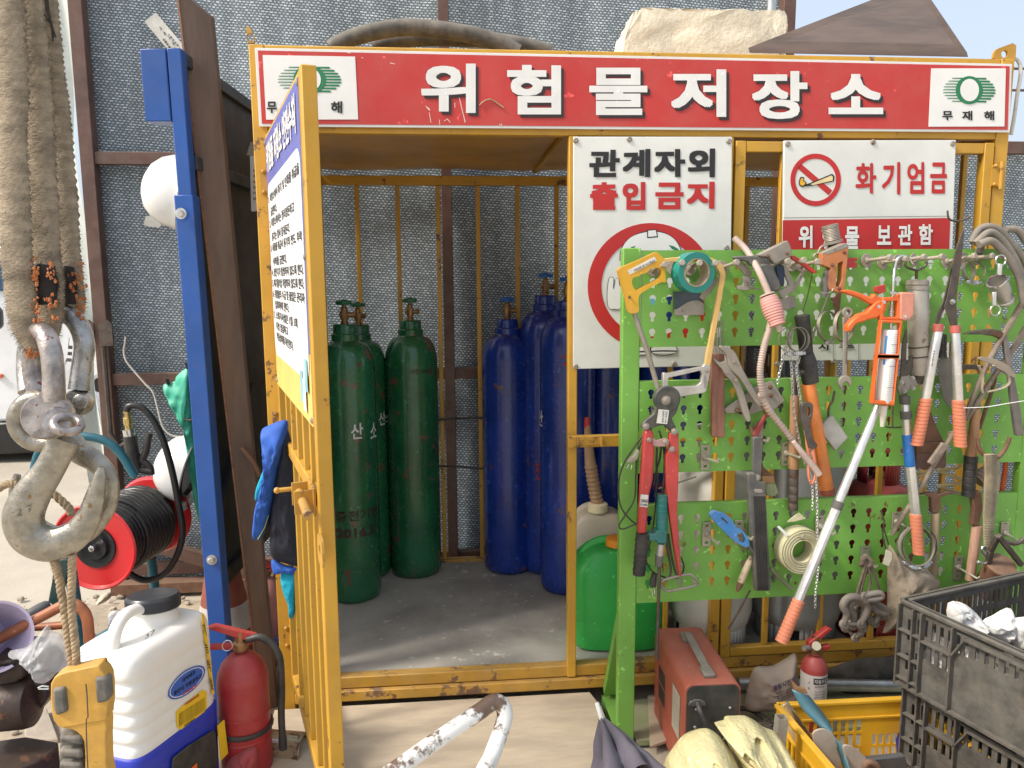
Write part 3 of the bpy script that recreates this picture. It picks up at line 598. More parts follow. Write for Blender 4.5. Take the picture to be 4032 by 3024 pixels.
def cylinder(mat, wheel, label, loc, rz, hs=1.0, marks=(), vr=0):
    t = T('gas_cylinder', label, 'gas cylinder', None, fixed=True); r = .116; H = 1.16*hs; b = H-.06
    pr = [(.085, 0), (.104, .006), (.113, .022), (r, .045), (r, b-.13)]
    for k in range(1, 9): a = k/8*R(68); pr.append((.048+(r-.048)*math.cos(a)**1.0*1.0 if k < 8 else .06, b-.13+.115*math.sin(a)/math.sin(R(68))))
    pr += [(.050, b+.002)]
    body = G().lathe(pr, 48).ob('body', mat, t, ang=50)
    G().lathe([(.048, b-.01), (.056, b-.008), (.056, b+.016), (.049, b+.020), (.048, b+.052), (.044, b+.058), (.03, b+.058)], 32).ob('neck_ring', mat, t)
    v = G(); v.lathe([(.016, b+.05), (.016, b+.068), (.013, b+.07), (.013, b+.125), (.009, b+.128), (.009, b+.150)], 16)
    v.tube([(0, 0, b+.095), (.038, 0, b+.095)], .0105, 12); v.tube([(.036, 0, b+.095), (.041, 0, b+.095)], .0125, 8); v.tube([(0, 0, b+.095), (-.022, 0, b+.095)], .007, 8)
    v.lathe([(.017, b+.078), (.018, b+.082), (.018, b+.108), (.016, b+.112)], 8); v.ob('valve', BRASS, t, bev=.001)
    w = G(); n = 40; w.lathe([(.006, b+.138), (.030, b+.136), (.034, b+.141), (.034, b+.149), (.030, b+.153), (.012, b+.151), (.011, b+.157), (.004, b+.157)], n)
    for i, p in enumerate(w.v):
        rr = math.hypot(p.x, p.y)
        if rr > .02: k = 1-.11*(.5+.5*math.cos(5*math.atan2(p.y, p.x))); p.x *= k; p.y *= k
    w.ob('hand_wheel', wheel, t)
    for nm, m, g in marks: g.ob(nm, m, t, fix=False)
    t.location = loc; t.rotation_euler = (0, 0, rz); return t
GW = M('wheel_green', (.01, .13, .06), .4, dust=.2); BW = M('wheel_blue', (.01, .12, .42), .4, dust=.15)
F_ = -math.pi/2
def at_(px, d=.116):                       # base centre of a cylinder whose nearest foot point shows at px
    p = zp(px, ZF); e = p-CAM; e.z = 0; return p+e.normalized()*d
c1 = at_((1398, 2387), .122); c2 = at_((1641, 2286)); c3 = at_((2006, 2271)); c4 = at_((2232, 2354))
def mk(zs): return [(n_, m_, arc_text(b_, .116, F_+a_, z_, w_, h_, bo)) for n_, m_, b_, a_, z_, w_, h_, bo in zs]
cylinder(CG, GW, 'green gas cylinder with white and dark stencils, nearest to the open door', c1, .30, 1.0, mk([('stencil', STN, '산', -.10, .70, .05, .065, .02), ('stencil', STN, '소', .65, .69, .05, .065, .02), ('dark_stencil', STK, '충전기한', -.75, .36, .20, .045, .02), ('dark_stencil', STK, '2016.5', -.75, .29, .17, .04, .03)]))
cylinder(CG, GW, 'green gas cylinder mostly hidden behind the front green one', V((yp((1440, 2150), .955).x, .955, ZF)), .9, .985, mk([('stencil', STN, '산소', -.1, .70, .09, .06, .02)]))
cylinder(CG, GW, 'green gas cylinder standing alone to the right of the other two green ones', c2, -.15, 1.0, mk([('dark_stencil', STK, '대한 043-2', .15, .93, .10, .022, .01)]))
cylinder(CB, BW, 'shorter blue gas cylinder standing alone in the middle of the cage', c3, .1, 1.0, mk([('stencil', STN, '탄', .95, .70, .05, .07, .02), ('red_stencil', STR, '충전', 1.0, .36, .09, .06, .02)]))
cylinder(CB, BW, 'tall blue gas cylinder numbered 29 on its pale shoulder', c4, -.05, 1.075, mk([('stencil', STN, '산', -1.6, .72, .05, .07, .02), ('red_stencil', STR, '29', -.28, .985, .075, .042, .03)]))
cylinder(CB, BW, 'tall blue gas cylinder tucked behind the one numbered 29', c4+V((-.06, .235, 0)), .35, 1.09, mk([('red_stencil', STR, '전2', -.9, .45, .05, .08, .02)]))
cylinder(CB, BW, 'blue gas cylinder behind the beige fuel can and yellow middle post', c4+V((.20, .10, 0)), .2, 1.06, mk([('stencil', STN, '산소', .5, .72, .10, .07, .02), ('red_stencil', STR, '기 7', .2, .34, .09, .06, .02)]))
cylinder(CB, BW, 'blue gas cylinder behind the left edge of the green rack', c4+V((.45, .13, 0)), -.1, 1.06, mk([('stencil', STN, '탄산', -.9, .72, .10, .07, .02), ('red_stencil', STR, '충전', -.9, .40, .09, .05, .02)]))
cylinder(CB, BW, 'blue gas cylinder farthest right, behind the rows of keyholes', c4+V((.70, .22, 0)), .6, 1.06)
# ties round the cylinders
for z, y0, sag, r_, lb in ((.862, .96, .0, .006, 'black strap tying the cylinders to the back bars, upper one'), (.645, .955, .02, .005, 'black cable sagging between the green and blue cylinders')):
    G().tube([(c2.x+.105, y0+.05, z), (c2.x+.2, y0+.075, z-sag*.5), (c3.x-.15, y0+.075, z-sag), (c3.x-.09, y0+.06, z-sag*1.2)], r_, 8, sm=4).ob('tie_cable', BLK, label=lb, cat_='cable')
# LPG bottles
def lpg(mat, r, h, loc, label, band):
    t = T('propane_bottle', label, 'propane bottle', None, fixed=True)
    pr = [(r*.80, .065), (r*.93, .085), (r, .13), (r, h*.52), (r+.003, h*.525), (r+.003, h*.545), (r, h*.55), (r, h-.12)]+[(r*math.cos(R(a)), h-.12+.10*math.sin(R(a))) for a in (20, 40, 60, 75)]
    G().lathe(pr, 44).ob('body', mat, t)
    n = 48; g = G(); rr = r*.86
    for k in range(n):
        if k % 12 in (5, 6): a0 = 2*math.pi*k/n; a1 = 2*math.pi*(k+1)/n; zs = ((.0, .03), (.075, .10))
        else: a0 = 2*math.pi*k/n; a1 = 2*math.pi*(k+1)/n; zs = ((0, .10),)
        for za, zb in zs: g.add([(rr*math.cos(a0), rr*math.sin(a0), za), (rr*math.cos(a1), rr*math.sin(a1), za), (rr*math.cos(a1), rr*math.sin(a1), zb), (rr*math.cos(a0), rr*math.sin(a0), zb)], [(0, 1, 2, 3)])
    g.ob('foot_ring', mat, t, solid=.005)
    g = G()
    for a0 in (0, 120, 240):
        pts = [V((r*.52*math.cos(R(a0+k*10)), r*.52*math.sin(R(a0+k*10)), 0)) for k in range(8)]
        for k in range(7): g.add([pts[k]+V((0, 0, h-.035)), pts[k+1]+V((0, 0, h-.035)), pts[k+1]+V((0, 0, h+.09)), pts[k]+V((0, 0, h+.09))], [(0, 1, 2, 3)])
    g.tube([(r*.52*math.cos(2*math.pi*k/24), r*.52*math.sin(2*math.pi*k/24), h+.09) for k in range(24)], .009, 8, closed=True); g.ob('collar', mat, t, solid=.004)
    v = G(); v.lathe([(.02, h-.03), (.02, h), (.014, h+.005), (.014, h+.05)], 12); v.tube([(0, 0, h+.025), (.04, 0, h+.025)], .01, 8); v.ob('valve', BRASS, t)
    t.location = loc; t.rotation_euler = (0, 0, band); return t
def lat(px, d): p = zp(px, ZF); e = p-CAM; e.z = 0; return p+e.normalized()*d
lpg(M('lpg_cream', (.62, .61, .55), .45, dust=.3, rust=.08, sc=4, var=.08), .150, .70, lat((2790, 2570), .13), 'cream propane bottle behind the red welder', .9)
lpg(M('lpg_grey', (.26, .265, .255), .45, dust=.3, rust=.1, sc=4, var=.1), .165, .80, lat((3120, 2560), .15), 'wide grey propane bottle behind the long pale pole', .35)
lpg(M('lpg_red', (.26, .016, .016), .5, dust=.25, rust=.12, sc=4), .135, .62, lat((3420, 2535), .12), 'dark red propane bottle behind the bunch of shackles', .3)
lpg(M('lpg_dark', (.11, .115, .11), .5, dust=.3, rust=.12, sc=4), .14, .98, lat((2975, 2480), .30), 'taller dark grey propane bottle at the back of the cage', .3)
# jerrycans
def jerry(mat, cap, label, w, d, h, loc, rz):
    t = T('jerrycan', label, 'jerrycan', None, fixed=True)
    g = G(); n = 36; lv = [(0, .80, .80), (.02, .93, .93), (.06, .97, .97), (.25, 1, 1), (.30, .955, .96), (.33, 1, 1), (.62, 1, 1), (.74, 1, .97), (.82, .96, .92), (.90, .82, .84), (.965, .66, .74), (1, .52, .6)]
    k0 = len(g.v)
    for z, sx, sy in lv:
        for j in range(n):
            a = 2*math.pi*j/n; e = .46
            x = math.copysign(abs(math.cos(a))**e, math.cos(a))*w/2*sx; y = math.copysign(abs(math.sin(a))**e, math.sin(a))*d/2*sy
            if z > .7: x += (1-sx)*w*.02
            g.v.append(V((x, y, z*h)))
    m = len(lv)
    for i in range(m-1):
        for j in range(n): g.f.append((i*n+j, i*n+(j+1) % n, (i+1)*n+(j+1) % n, (i+1)*n+j))
    g.f.append(tuple(range(n-1, -1, -1))); g.f.append(tuple(range((m-1)*n, m*n)))
    g.ob('body', mat, t, sub=1)
    G().tube([(-.36*w, 0, h*.80), (-.33*w, 0, h*.93), (-.15*w, 0, h*1.02), (.10*w, 0, h*1.0)], .021, 12, sm=4, flat=.8).ob('handle', mat, t)
    G().lathe([(.032, h*.97), (.032, h*1.03)], 24, (-.01*w, -.03, 0)).ob('neck', mat, t)
    c = G(); c.lathe([(.036, h*1.0), (.039, h*1.005), (.038, h*1.075), (.033, h*1.085), (.008, h*1.087)], 30, (-.01*w, -.03, 0))
    for i, p in enumerate(c.v):
        q = p-V((-.01*w, -.03, 0)); q.z = 0
        if q.length > .034 and i % 2: p.x += q.x*.04; p.y += q.y*.04
    c.ob('cap', cap, t)
    t.location = loc; t.rotation_euler = (0, 0, rz); return t
PLG = M('plastic_green', (.03, .42, .07), .35, var=.08, sc=4, dust=.12, scratch=.3, bump=.03)
PLB = M('plastic_beige', (.46, .40, .31), .42, var=.08, dust=.25, bump=.04)
jerry(PLG, M('cap_orange', (.75, .27, .02), .4, dust=.1), 'bright green jerrycan with an orange cap beside the yellow middle post', .335, .23, .375, zp((2410, 2570), ZF)+V((.035, .10, 0)), -.1)
pj = zp((2350, 2440), ZF)+V((.02, .1, 0)); jb = jerry(PLB, M('cap_cream', (.70, .62, .40), .45, dust=.2), 'beige fuel can with a long ribbed pouring spout', .25, .19, .42, pj, -.1)
g = G(); n = 60; pts = []; rs = []
for k in range(n+1):
    u = k/n; p = V((.0-.045*u-.008*math.sin(u*3), -.03, .43+.34*u)); pts.append(p)
    r_ = .020 if u < .08 else (.024+(.0028 if k % 3 == 0 else -.0012) if u < .55 else .022-.010*(u-.55)/.45)
    rs.append(r_)
g.tube(pts, rs, 16); g.ob('spout', M('spout_brown', (.42, .26, .15), .5, dust=.2), jb, ang=180); G().lathe([(.0125, .0), (.012, .035), (.009, .04)], 14, pts[-1]+V((0, 0, -.012))).ob('spout_tip', RED, jb)
# ============================================================ things on the roof
RZ = CH-.017
t = T('rubber_hose', 'coiled black hose lying on the cage roof behind the red board', 'hose')
for k, (s, r_) in enumerate((('640,305 680,276 800,225 950,188 1110,170 1280,182 1420,200 1560,228 1700,275 1800,330', .027), ('900,300 980,268 1100,246 1250,238 1400,240 1560,246 1720,262 1850,285 1960,312 2000,330', .026))):
    G().tube(Y(A4(s), .16+.1*k), r_, 14, sm=4).ob('coil', M('hose_black', (.055, .05, .042), .6, dust=.5, sc=8), t)
# concrete block
q = Y(B1('255,245 352,62 400,40 640,46 900,44 1080,50 1092,190 1060,262'), .35)
P = [V((p.x, .35, max(p.z, RZ) if i in (0, 7) else p.z)) for i, p in enumerate(q)]; P[0].z = P[7].z = RZ
bm_ = bmesh.new(); f_ = [bm_.verts.new(p) for p in P]+[bm_.verts.new(p+V((.02 if i < 4 else -.03, .36, 0))) for i, p in enumerate(P)]
bm_.faces.new(f_[:8]); bm_.faces.new(list(reversed(f_[8:])))
for i in range(8): bm_.faces.new((f_[(i+1) % 8], f_[i], f_[i+8], f_[(i+1) % 8+8]))
bmesh.ops.triangulate(bm_, faces=bm_.faces)
bmesh.ops.subdivide_edges(bm_, edges=bm_.edges, cuts=9, use_grid_fill=True)
for v in bm_.verts:
    a = .012 if v.co.z > RZ+.01 else 0; v.co += NZ.noise_vector(v.co*20)*a*.35+NZ.noise_vector(v.co*60)*a*.55
g = G(); bm_.verts.index_update(); g.v = [v.co.copy() for v in bm_.verts]; g.f = [tuple(v.index for v in f.verts) for f in bm_.faces]; bm_.free()
g.ob('foam_block', M('cream_foam', (.74, .67, .52), .9, sc=10, var=.14, bump=1.0, bsc=70, dust=.12), label='large rough cream block lying on the cage roof', cat_='block', ang=25)
# two sheets of dark plywood and a pipe
DPL = M('dark_plywood', (.085, .055, .04), .6, sc=3, stretch=(1, 1, 4), var=.35, dust=.15)
a, b, c, d = yp(B1('905,252')[0], .10), yp(B1('1520,8')[0], .75), yp(B1('1745,-30')[0], .52), yp(B1('1948,272')[0], .02)
a.z = max(a.z, RZ+.014); d.z = max(d.z, RZ+.014)
G().ext([a, b, c, d], (0, .01, .02)).ob('plywood_sheet', DPL, label='dark plywood sheet propped slanting up on the right end of the cage roof', cat_='plywood', bev=.002)
G().ext([(2.36, .25, RZ), (2.62, .25, RZ-.05), (2.62, .55, RZ-.05), (2.36, .6, RZ)], (0, 0, .012))
G().tube([(1.98, .85, RZ), (1.98, .85, RZ+.48)], .02, 14).ob('pipe', ZNC, label='short galvanised pipe standing upright on the cage roof', cat_='pipe', bev=.002)
G().tube(Y(B1('2150,275 2185,290 2196,350 2180,450 2165,560 2150,640'), .02), .006, 8, sm=4).ob('white_cord', M('white_rope', (.60, .58, .54), .8, bump=.5, bsc=200), label='white twisted cord hanging from the right lifting lug', cat_='cord')
# ============================================================ green keyhole rack
RY = -.241
GRN = M('rack_green', (.17, .405, .062), .42, var=.12, sc=5, dust=.27, rust=.10, bump=.04, dcol=(.30, .36, .16), scratch=.45)
rack = T('tool_rack', 'bright green steel tool rack with three rows of keyhole panels', 'tool rack')
RX0, RX1 = 1.093, 2.44
def keyhole(cx, cz, r=.0095, w=.0048, d=.020):
    pts = []; a0 = math.acos(w/r)
    st = -math.pi/2+ (math.pi/2-a0)
    n = 14; a_s = -math.pi/2+math.asin(w/r); a_e = 2*math.pi-math.pi/2-math.asin(w/r)
    for k in range(n+1): a = a_s+(a_e-a_s)*k/n; pts.append((cx+r*math.cos(a), cz+r*math.sin(a)))
    pts += [(cx-w, cz-d+.002), (cx-w*.5, cz-d), (cx+w*.5, cz-d), (cx+w, cz-d+.002)]
    return pts
def panel(x0, x1, z0, z1, cols, rows, y):
    g = G(); P = .0507
    xs = [x0]+[c-P/2 for c in cols]+[cols[-1]+P/2, x1]; zs = [z0]+[r-.0265 for r in rows]+[rows[-1]+.0235, z1]
    for i in range(len(xs)-1):
        for j in range(len(zs)-1):
            a, b, c, d = xs[i], xs[i+1], zs[j], zs[j+1]
            if 1 <= i <= len(cols) and 1 <= j <= len(rows):
                h = keyhole(cols[i-1], rows[j-1]); n = len(h); k = len(g.v); cx, cz = cols[i-1], rows[j-1]-.004
                g.v += [V((p[0], y, p[1])) for p in h]; out = []
                for p in h:
                    dx, dz = p[0]-cx, p[1]-cz; tx = ((b-cx) if dx > 0 else (cx-a))/max(abs(dx), 1e-9); tz = ((d-cz) if dz > 0 else (cz-c))/max(abs(dz), 1e-9); t_ = min(tx, tz)
                    out.append(V((cx+dx*t_, y, cz+dz*t_)))
                g.v += out
                cor = [(b, c), (b, d), (a, d), (a, c)]
                for q in range(n):
                    q2 = (q+1) % n; f = [k+q, k+n+q]
                    o1, o2 = out[q], out[q2]
                    if abs(o1.x-o2.x) > 1e-7 and abs(o1.z-o2.z) > 1e-7:
                        m = (o1+o2)/2; co = min(cor, key=lambda e: (e[0]-m.x)**2+(e[1]-m.z)**2); g.v.append(V((co[0], y, co[1]))); f.append(len(g.v)-1)
                    g.f.append(tuple(f+[k+n+q2, k+q2]))
            else:
                g.add([(a, y, c), (b, y, c), (b, y, d), (a, y, d)], [(0, 1, 2, 3)])
    return g
cols = [yp((2570, 1180), RY).x+k*.0507 for k in range(23)]
PAN = [(1.295, 1.58, [1.341+.0497*k for k in range(5)]), (.909, 1.192, [.957+.0503*k for k in range(5)]), (.494, .808, [.560+.0513*k for k in range(5)])]
for z0, z1, rows in PAN:
    p = panel(1.148, 2.392, z0, z1, cols, rows, RY).ob('keyhole_panel', GRN, rack, fix=False)
    bm_ = bmesh.new(); bm_.from_mesh(p.data); bmesh.ops.remove_doubles(bm_, verts=bm_.verts, dist=2e-5); bmesh.ops.recalc_face_normals(bm_, faces=bm_.faces); bm_.to_mesh(p.data); bm_.free()
    for f_ in p.data.polygons: f_.use_smooth = False
    x = p.modifiers.new('solid', 'SOLIDIFY'); x.thickness = .0016; x.offset = 0
    g = G()
    for z in (z0, z1):
        zz = z+.0011 if z == z0 else z-.0011
        g.add([(1.148, RY, zz), (2.392, RY, zz), (2.392, RY+.028, zz), (1.148, RY+.028, zz)], [(0, 1, 2, 3)])
    g.ob('folded_edge', GRN, p, solid=.0016)
for x in (RX0, 2.393):
    g = G(); g.box((x, RY-.003, .0), (x+.054, RY+.03, 1.587)); g.ob('post', GRN, rack, bev=.003)
for x in (RX0+.004, 2.397):
    G().bar((x+.02, RY+.0305, .025), (x+.02, RY+.25, .025), .045, .05).ob('foot', GRN, rack, bev=.002)
    G().bar((x+.02, RY+.022, .46), (x+.02, RY+.225, .075), .042, .028).ob('brace', GRN, rack, bev=.002)
G().box((1.155, RY+.0, .012), (2.385, RY+.24, .03)).ob('base_shelf', M('shelf_green', (.22, .30, .12), .6, dust=.6, sc=5), rack)
# ---------------------------------------------------------- pegs
def tool(n, label, c_, group=None): return T(n, label, c_, group)
def yo(o): return RY-.004-o
BOLT = M('dusty_bolt', (.36, .32, .26), .6, .3, dust=.7, sc=20)
def peg_bolt(px_root, px_head, L_=.085, par=None):
    a = yp(px_root, RY-.002); b = yp(px_head, RY-L_)
    g = G(); d = (b-a).normalized(); g.lathe([(.021, 0), (.021, .0025)], 22, a, d); g.lathe([(.0095, .003), (.0095, .009)], 6, a, d); g.tube([a, b], .0055, 10); g.lathe([(.0098, 0), (.0098, .009), (.008, .0105)], 6, b, d)
    return g
bl = ['leftmost bolt peg, behind the yellow saw handle', 'bolt peg through the left of the green tape roll', 'bolt peg through the right of the green tape roll', 'bolt peg just right of the green tape roll', 'bolt peg under the curved steel clamp', 'bolt peg carrying the grey hand riveter', 'bolt peg beside the hand riveter with a dusty head', 'bolt peg left of the orange staple gun', 'bolt peg right of the orange staple gun', 'bolt peg next to the caulking gun hook, its left', 'bolt peg carrying the caulking gun hook', 'bolt peg carrying the grey grease gun', 'bolt peg to the right of the grease gun', 'bolt peg right behind the tall shear blade', 'bolt peg above the small hose clamps', 'rightmost bolt peg, carrying the silver hose coupling']
br = [(B2, '405,385', '512,338'), (B2, '598,372', '672,322'), (B2, '745,375', '834,325'), (B2, '905,368', '985,325'), (B2, '1050,365', '1178,318'), (B3, '350,325', '470,308'), (B3, '510,335', '620,298'), (B3, '600,340', '745,310'), (B3, '1210,300', '1422,270'), (B4, '30,390', '215,365'), (B4, '165,405', '360,378'), (B4, '300,395', '515,360'), (B4, '440,385', '668,358'), (B4, '720,400', '952,352'), (B4, '870,375', '1105,350'), (B4, '985,370', '1240,355')]
for (c_, a, b), lb in zip(br, bl):
    peg_bolt(c_(a)[0], c_(b)[0]).ob('bolt_peg', BOLT, label=lb, cat_='bolt peg', group='bolt pegs along the top row of the rack', bev=.001)
HK = M('peg_plate', (.36, .33, .25), .5, .4, dust=.45, sc=14)
def hook_plate(c_, top, bot, root, tip, end, lb):
    t = T('hook_plate', lb, 'hook plate', 'hook plates pushed into the keyholes')
    a, b = yp(c_(top)[0], yo(.002)), yp(c_(bot)[0], yo(.002)); h = a.z-b.z; x = a.x; w = .014; n = 12; g = G()
    def rr(x0, x1, z0, z1): return [(x0, z0), (x1, z0), (x1, z1), (x0, z1)]
    zs = [b.z, b.z+.1*h, b.z+.2*h, b.z+.8*h, b.z+.9*h, a.z]
    for (z0, z1, hole) in ((zs[0], zs[1], 0), (zs[1], zs[2], 1), (zs[2], zs[3], 0), (zs[3], zs[4], 1), (zs[4], zs[5], 0)):
        if not hole: g.box((x-w, yo(.004), z0), (x+w, yo(.0005), z1))
        else: g.box((x-w, yo(.004), z0), (x-.005, yo(.0005), z1)); g.box((x+.005, yo(.004), z0), (x+w, yo(.0005), z1))
    g.lathe([(.011, 0), (.008, .006), (.006, .007)], 14, yp(c_(root)[0], yo(.004)), (0, -1, 0)); g.ob('plate', HK, t, bev=.0006)
    G().tube([yp(c_(root)[0], yo(.006)), yp(c_(tip)[0], yo(.075)), yp(c_(end)[0], yo(.078))], .0038, 8).ob('hook', M('hook_zinc', (.6, .57, .48), .35, .7, dust=.3), t); return t
for a in ((B5, '697,465', '697,645', '694,557', '785,588', '795,563', 'hook plate on the middle panel below the wooden stick'), (B5, '707,1022', '707,1198', '708,1112', '787,1183', '797,1163', 'empty hook plate on the lower panel left of the blue lighter'),
          (B5, '943,1010', '943,1185', '940,1100', '1030,1150', '1043,1128', 'hook plate behind the blue lighter'), (B5, '1085,300', '1085,480', '1088,425', '1148,435', '1158,412', 'hook plate holding the black sheath'),
          (B5, '1284,440', '1284,615', '1284,525', '1380,555', '1395,530', 'hook plate behind the wooden chisel handle'), (B6, '315,905', '315,1010', '330,905', '392,928', '404,912', 'hook plate through the middle of the cream strap roll'),
          (B6, '495,800', '495,905', '500,865', '578,912', '593,898', 'hook plate right of the cream strap roll, behind the long pole'), (B6, '766,980', '766,1095', '766,1045', '826,1108', '836,1096', 'hook plate holding the knotted rope'),
          (C7, '480,655', '480,785', '480,735', '660,825', '685,805', 'hook plate behind the big loose hose clamps'), (C7, '985,1015', '985,1210', '980,1108', '1140,1200', '1160,1185', 'empty hook plate low on the right of the lower panel'),
          (C7, '1365,735', '1365,830', '1372,830', '1518,915', '1540,900', 'hook plate at the right end of the lower panel')): hook_plate(*a)
from mathutils.geometry import tessellate_polygon
def S(par, name, mat, c_, pts, off, th, sm=0, bev=.0012, holes=(), **kw):
    """outline in photo pixels cut from stock th thick, its back off metres in front of the rack face"""
    P = c_(pts) if isinstance(pts, str) else pts
    if sm: P = cat2(P, sm)
    y = yo(off+th); g = G()
    if not holes: g.ext(Y(P, y), (0, th, 0))
    else:
        loops = [Y(P, y)]+[Y(cat2(c_(h), sm) if sm else c_(h), y) for h in holes]
        flat = [p for l in loops for p in l]; n = len(flat)
        tri = tessellate_polygon([[V((p.x, p.z, 0)) for p in l] for l in loops])
        g.v = flat+[p+V((0, th, 0)) for p in flat]
        for t_ in tri: g.f.append(tuple(t_)); g.f.append(tuple(i+n for i in reversed(t_)))
        k = 0
        for l in loops:
            m = len(l)
            for i in range(m): a, b = k+i, k+(i+1) % m; g.f.append((a, b, b+n, a+n))
            k += m
    return g.ob(name, mat, par, bev=bev, **kw)
def rp(c_, r): return r*c_.k*.00075
def TB(par, name, mat, c_, pts, off, r, sm=4, n=10, closed=False, bev=0, flat=1.0, **kw):
    P = c_(pts); of = off if isinstance(off, (list, tuple)) else [off]*len(P)
    Q = [yp(p, yo(o)) for p, o in zip(P, of)]
    rr = [rp(c_, q) for q in r] if isinstance(r, (list, tuple)) else rp(c_, r)
    return G().tube(Q, rr, n, closed=closed, sm=sm if len(Q) > 2 else 0, flat=flat).ob(name, mat, par, bev=bev, **kw)
def TG(par, name, mat, c_, a, b, off, r0, r1, ribs=8, amp=.10, n=20, duty=.25, off2=None):
    """round grip with grooves between two photo points"""
    A, B = yp(c_(a)[0], yo(off)), yp(c_(b)[0], yo(off if off2 is None else off2)); r0, r1 = rp(c_, r0), rp(c_, r1); pr = []; L_ = (B-A).length
    if ribs == 0: pr = [(r0*.96, 0), (r0, L_*.01), (r1, L_*.99), (r1*.96, L_)]
    else:
        pr.append((r0*.85, 0))
        for k in range(ribs):
            for u, f in ((.02, 1-amp), (duty*.5, 1-amp), (duty*.5+.06, 1), (.96, 1)):
                t_ = (k+u)/ribs; pr.append(((r0+(r1-r0)*t_)*f, L_*t_))
        pr.append((r1*.85, L_))
    return G().lathe(pr, n, A, B-A).ob(name, mat, par, ang=35)
def nut(g, c_, p, off, r, h=.006, n=6):
    a = yp(c_(p)[0], yo(off)); r = rp(c_, r); g.lathe([(r*1.25, 0), (r*1.25, .0015)], 16, a, (0, -1, 0)); g.lathe([(r, .0015), (r, h), (r*.85, h+.0012)], n, a, (0, -1, 0)); g.lathe([(r*.5, h+.001), (r*.45, h+.004)], 10, a, (0, -1, 0)); return g
def pillow(pts, y, depth, rings=7, wr=.3, ws=30, back=.5, seed=0, yfn=None):
    """soft closed body inside an outline of photo pixels: bulging front, creased like film or cloth"""
    rings = int(rings*1.9); P = Y(pts, y); c = sum(P, V())/len(P); n = len(P); g = G()
    def fold(q):
        w = 0; am = 1
        for o in range(3):
            w += am*(1-2.2*abs(NZ.noise(q*ws*(1, 2.1, 4.3)[o]*.8+V((seed*3.1, o*7, seed)))))
            am *= .52
        return w
    for k in range(rings):
        f = 1-k/rings; f = f**.8
        for i, p in enumerate(P):
            q = c+(p-c)*f; h = depth*math.sqrt(max(0, 1-f*f)); q2 = q+V((0, -h, 0)); j = NZ.noise_vector(q*ws*.5+V((seed, seed, 0)))*depth*.18*(1-f*f)
            g.v.append(q2+V((j.x, -depth*wr*.42*fold(q)*(1-f**3), j.z)))
    g.v.append(c+V((0, -depth*(1+wr*.42*fold(c)), 0))); ce = len(g.v)-1
    for k in range(rings-1):
        for i in range(n): g.f.append((k*n+i, k*n+(i+1) % n, (k+1)*n+(i+1) % n, (k+1)*n+i))
    for i in range(n): g.f.append(((rings-1)*n+i, (rings-1)*n+(i+1) % n, ce))
    b0 = len(g.v)
    for k in (2, 4):
        f = 1-k/6; g.v += [c+(p-c)*f+V((0, depth*back*math.sqrt(1-f*f), 0)) for p in P]
    g.v.append(c+V((0, depth*back, 0))); cb = len(g.v)-1
    for i in range(n):
        j = (i+1) % n; g.f += [(j, i, b0+i, b0+j), (b0+j, b0+i, b0+n+i, b0+n+j), (b0+n+j, b0+n+i, cb)]
    return g
def clampring(c_, ctr, r, off, label, tilt=(.1, .15), w=.011, sq=1.0, screw=-90, group='hose clamps hung on the rack'):
    t = T('hose_clamp', label, 'hose clamp', group)
    o = yp(c_(ctr)[0], yo(off)); r = rp(c_, r); ax = V((tilt[0], -1, tilt[1])).normalized()
    G().lathe([(r-.0006, -w/2), (r+.0006, -w/2), (r+.0006, w/2), (r-.0006, w/2), (r-.0006, -w/2)], 48, o, ax, sx=sq).ob('band', GRY, t)
    x = ax.cross(V((0, 0, 1))).normalized(); z = x.cross(ax); a = R(screw); p = o+(x*math.cos(a)*sq+z*math.sin(a))*(r+.005); d = (-x*math.sin(a)+z*math.cos(a)).normalized()
    g = G(); g.bar(p-d*.011, p+d*.011, w*1.1, .010, ax); g.tube([p-d*.018, p+d*.016], .0045, 8); g.lathe([(.006, 0), (.006, .006)], 6, p-d*.022, d); g.ob('screw', ZNC, t, bev=.0006)
    return t
def chainmesh(P, link=.011, r=.0013):
    P = cat(P, 10); L_ = [0]
    for i in range(1, len(P)): L_.append(L_[-1]+(P[i]-P[i-1]).length)
    g = G(); s = 0; k = 0; j = 0
    while s < L_[-1]-link:
        while L_[j+1] < s: j += 1
        d = (P[j+1]-P[j]).normalized(); p = P[j]+d*(s-L_[j]); x = d.cross(V((0, 1, 0))).normalized(); y = d.cross(x)
        e = x if k % 2 else y; e = (e+y*.4 if k % 2 else e+x*.4).normalized()
        g.tube([p+d*(math.cos(a)*link*.64)+e*(math.sin(a)*link*.30) for a in [2*math.pi*q/10 for q in range(10)]], r, 5, closed=True); s += link*.92; k += 1
    return g
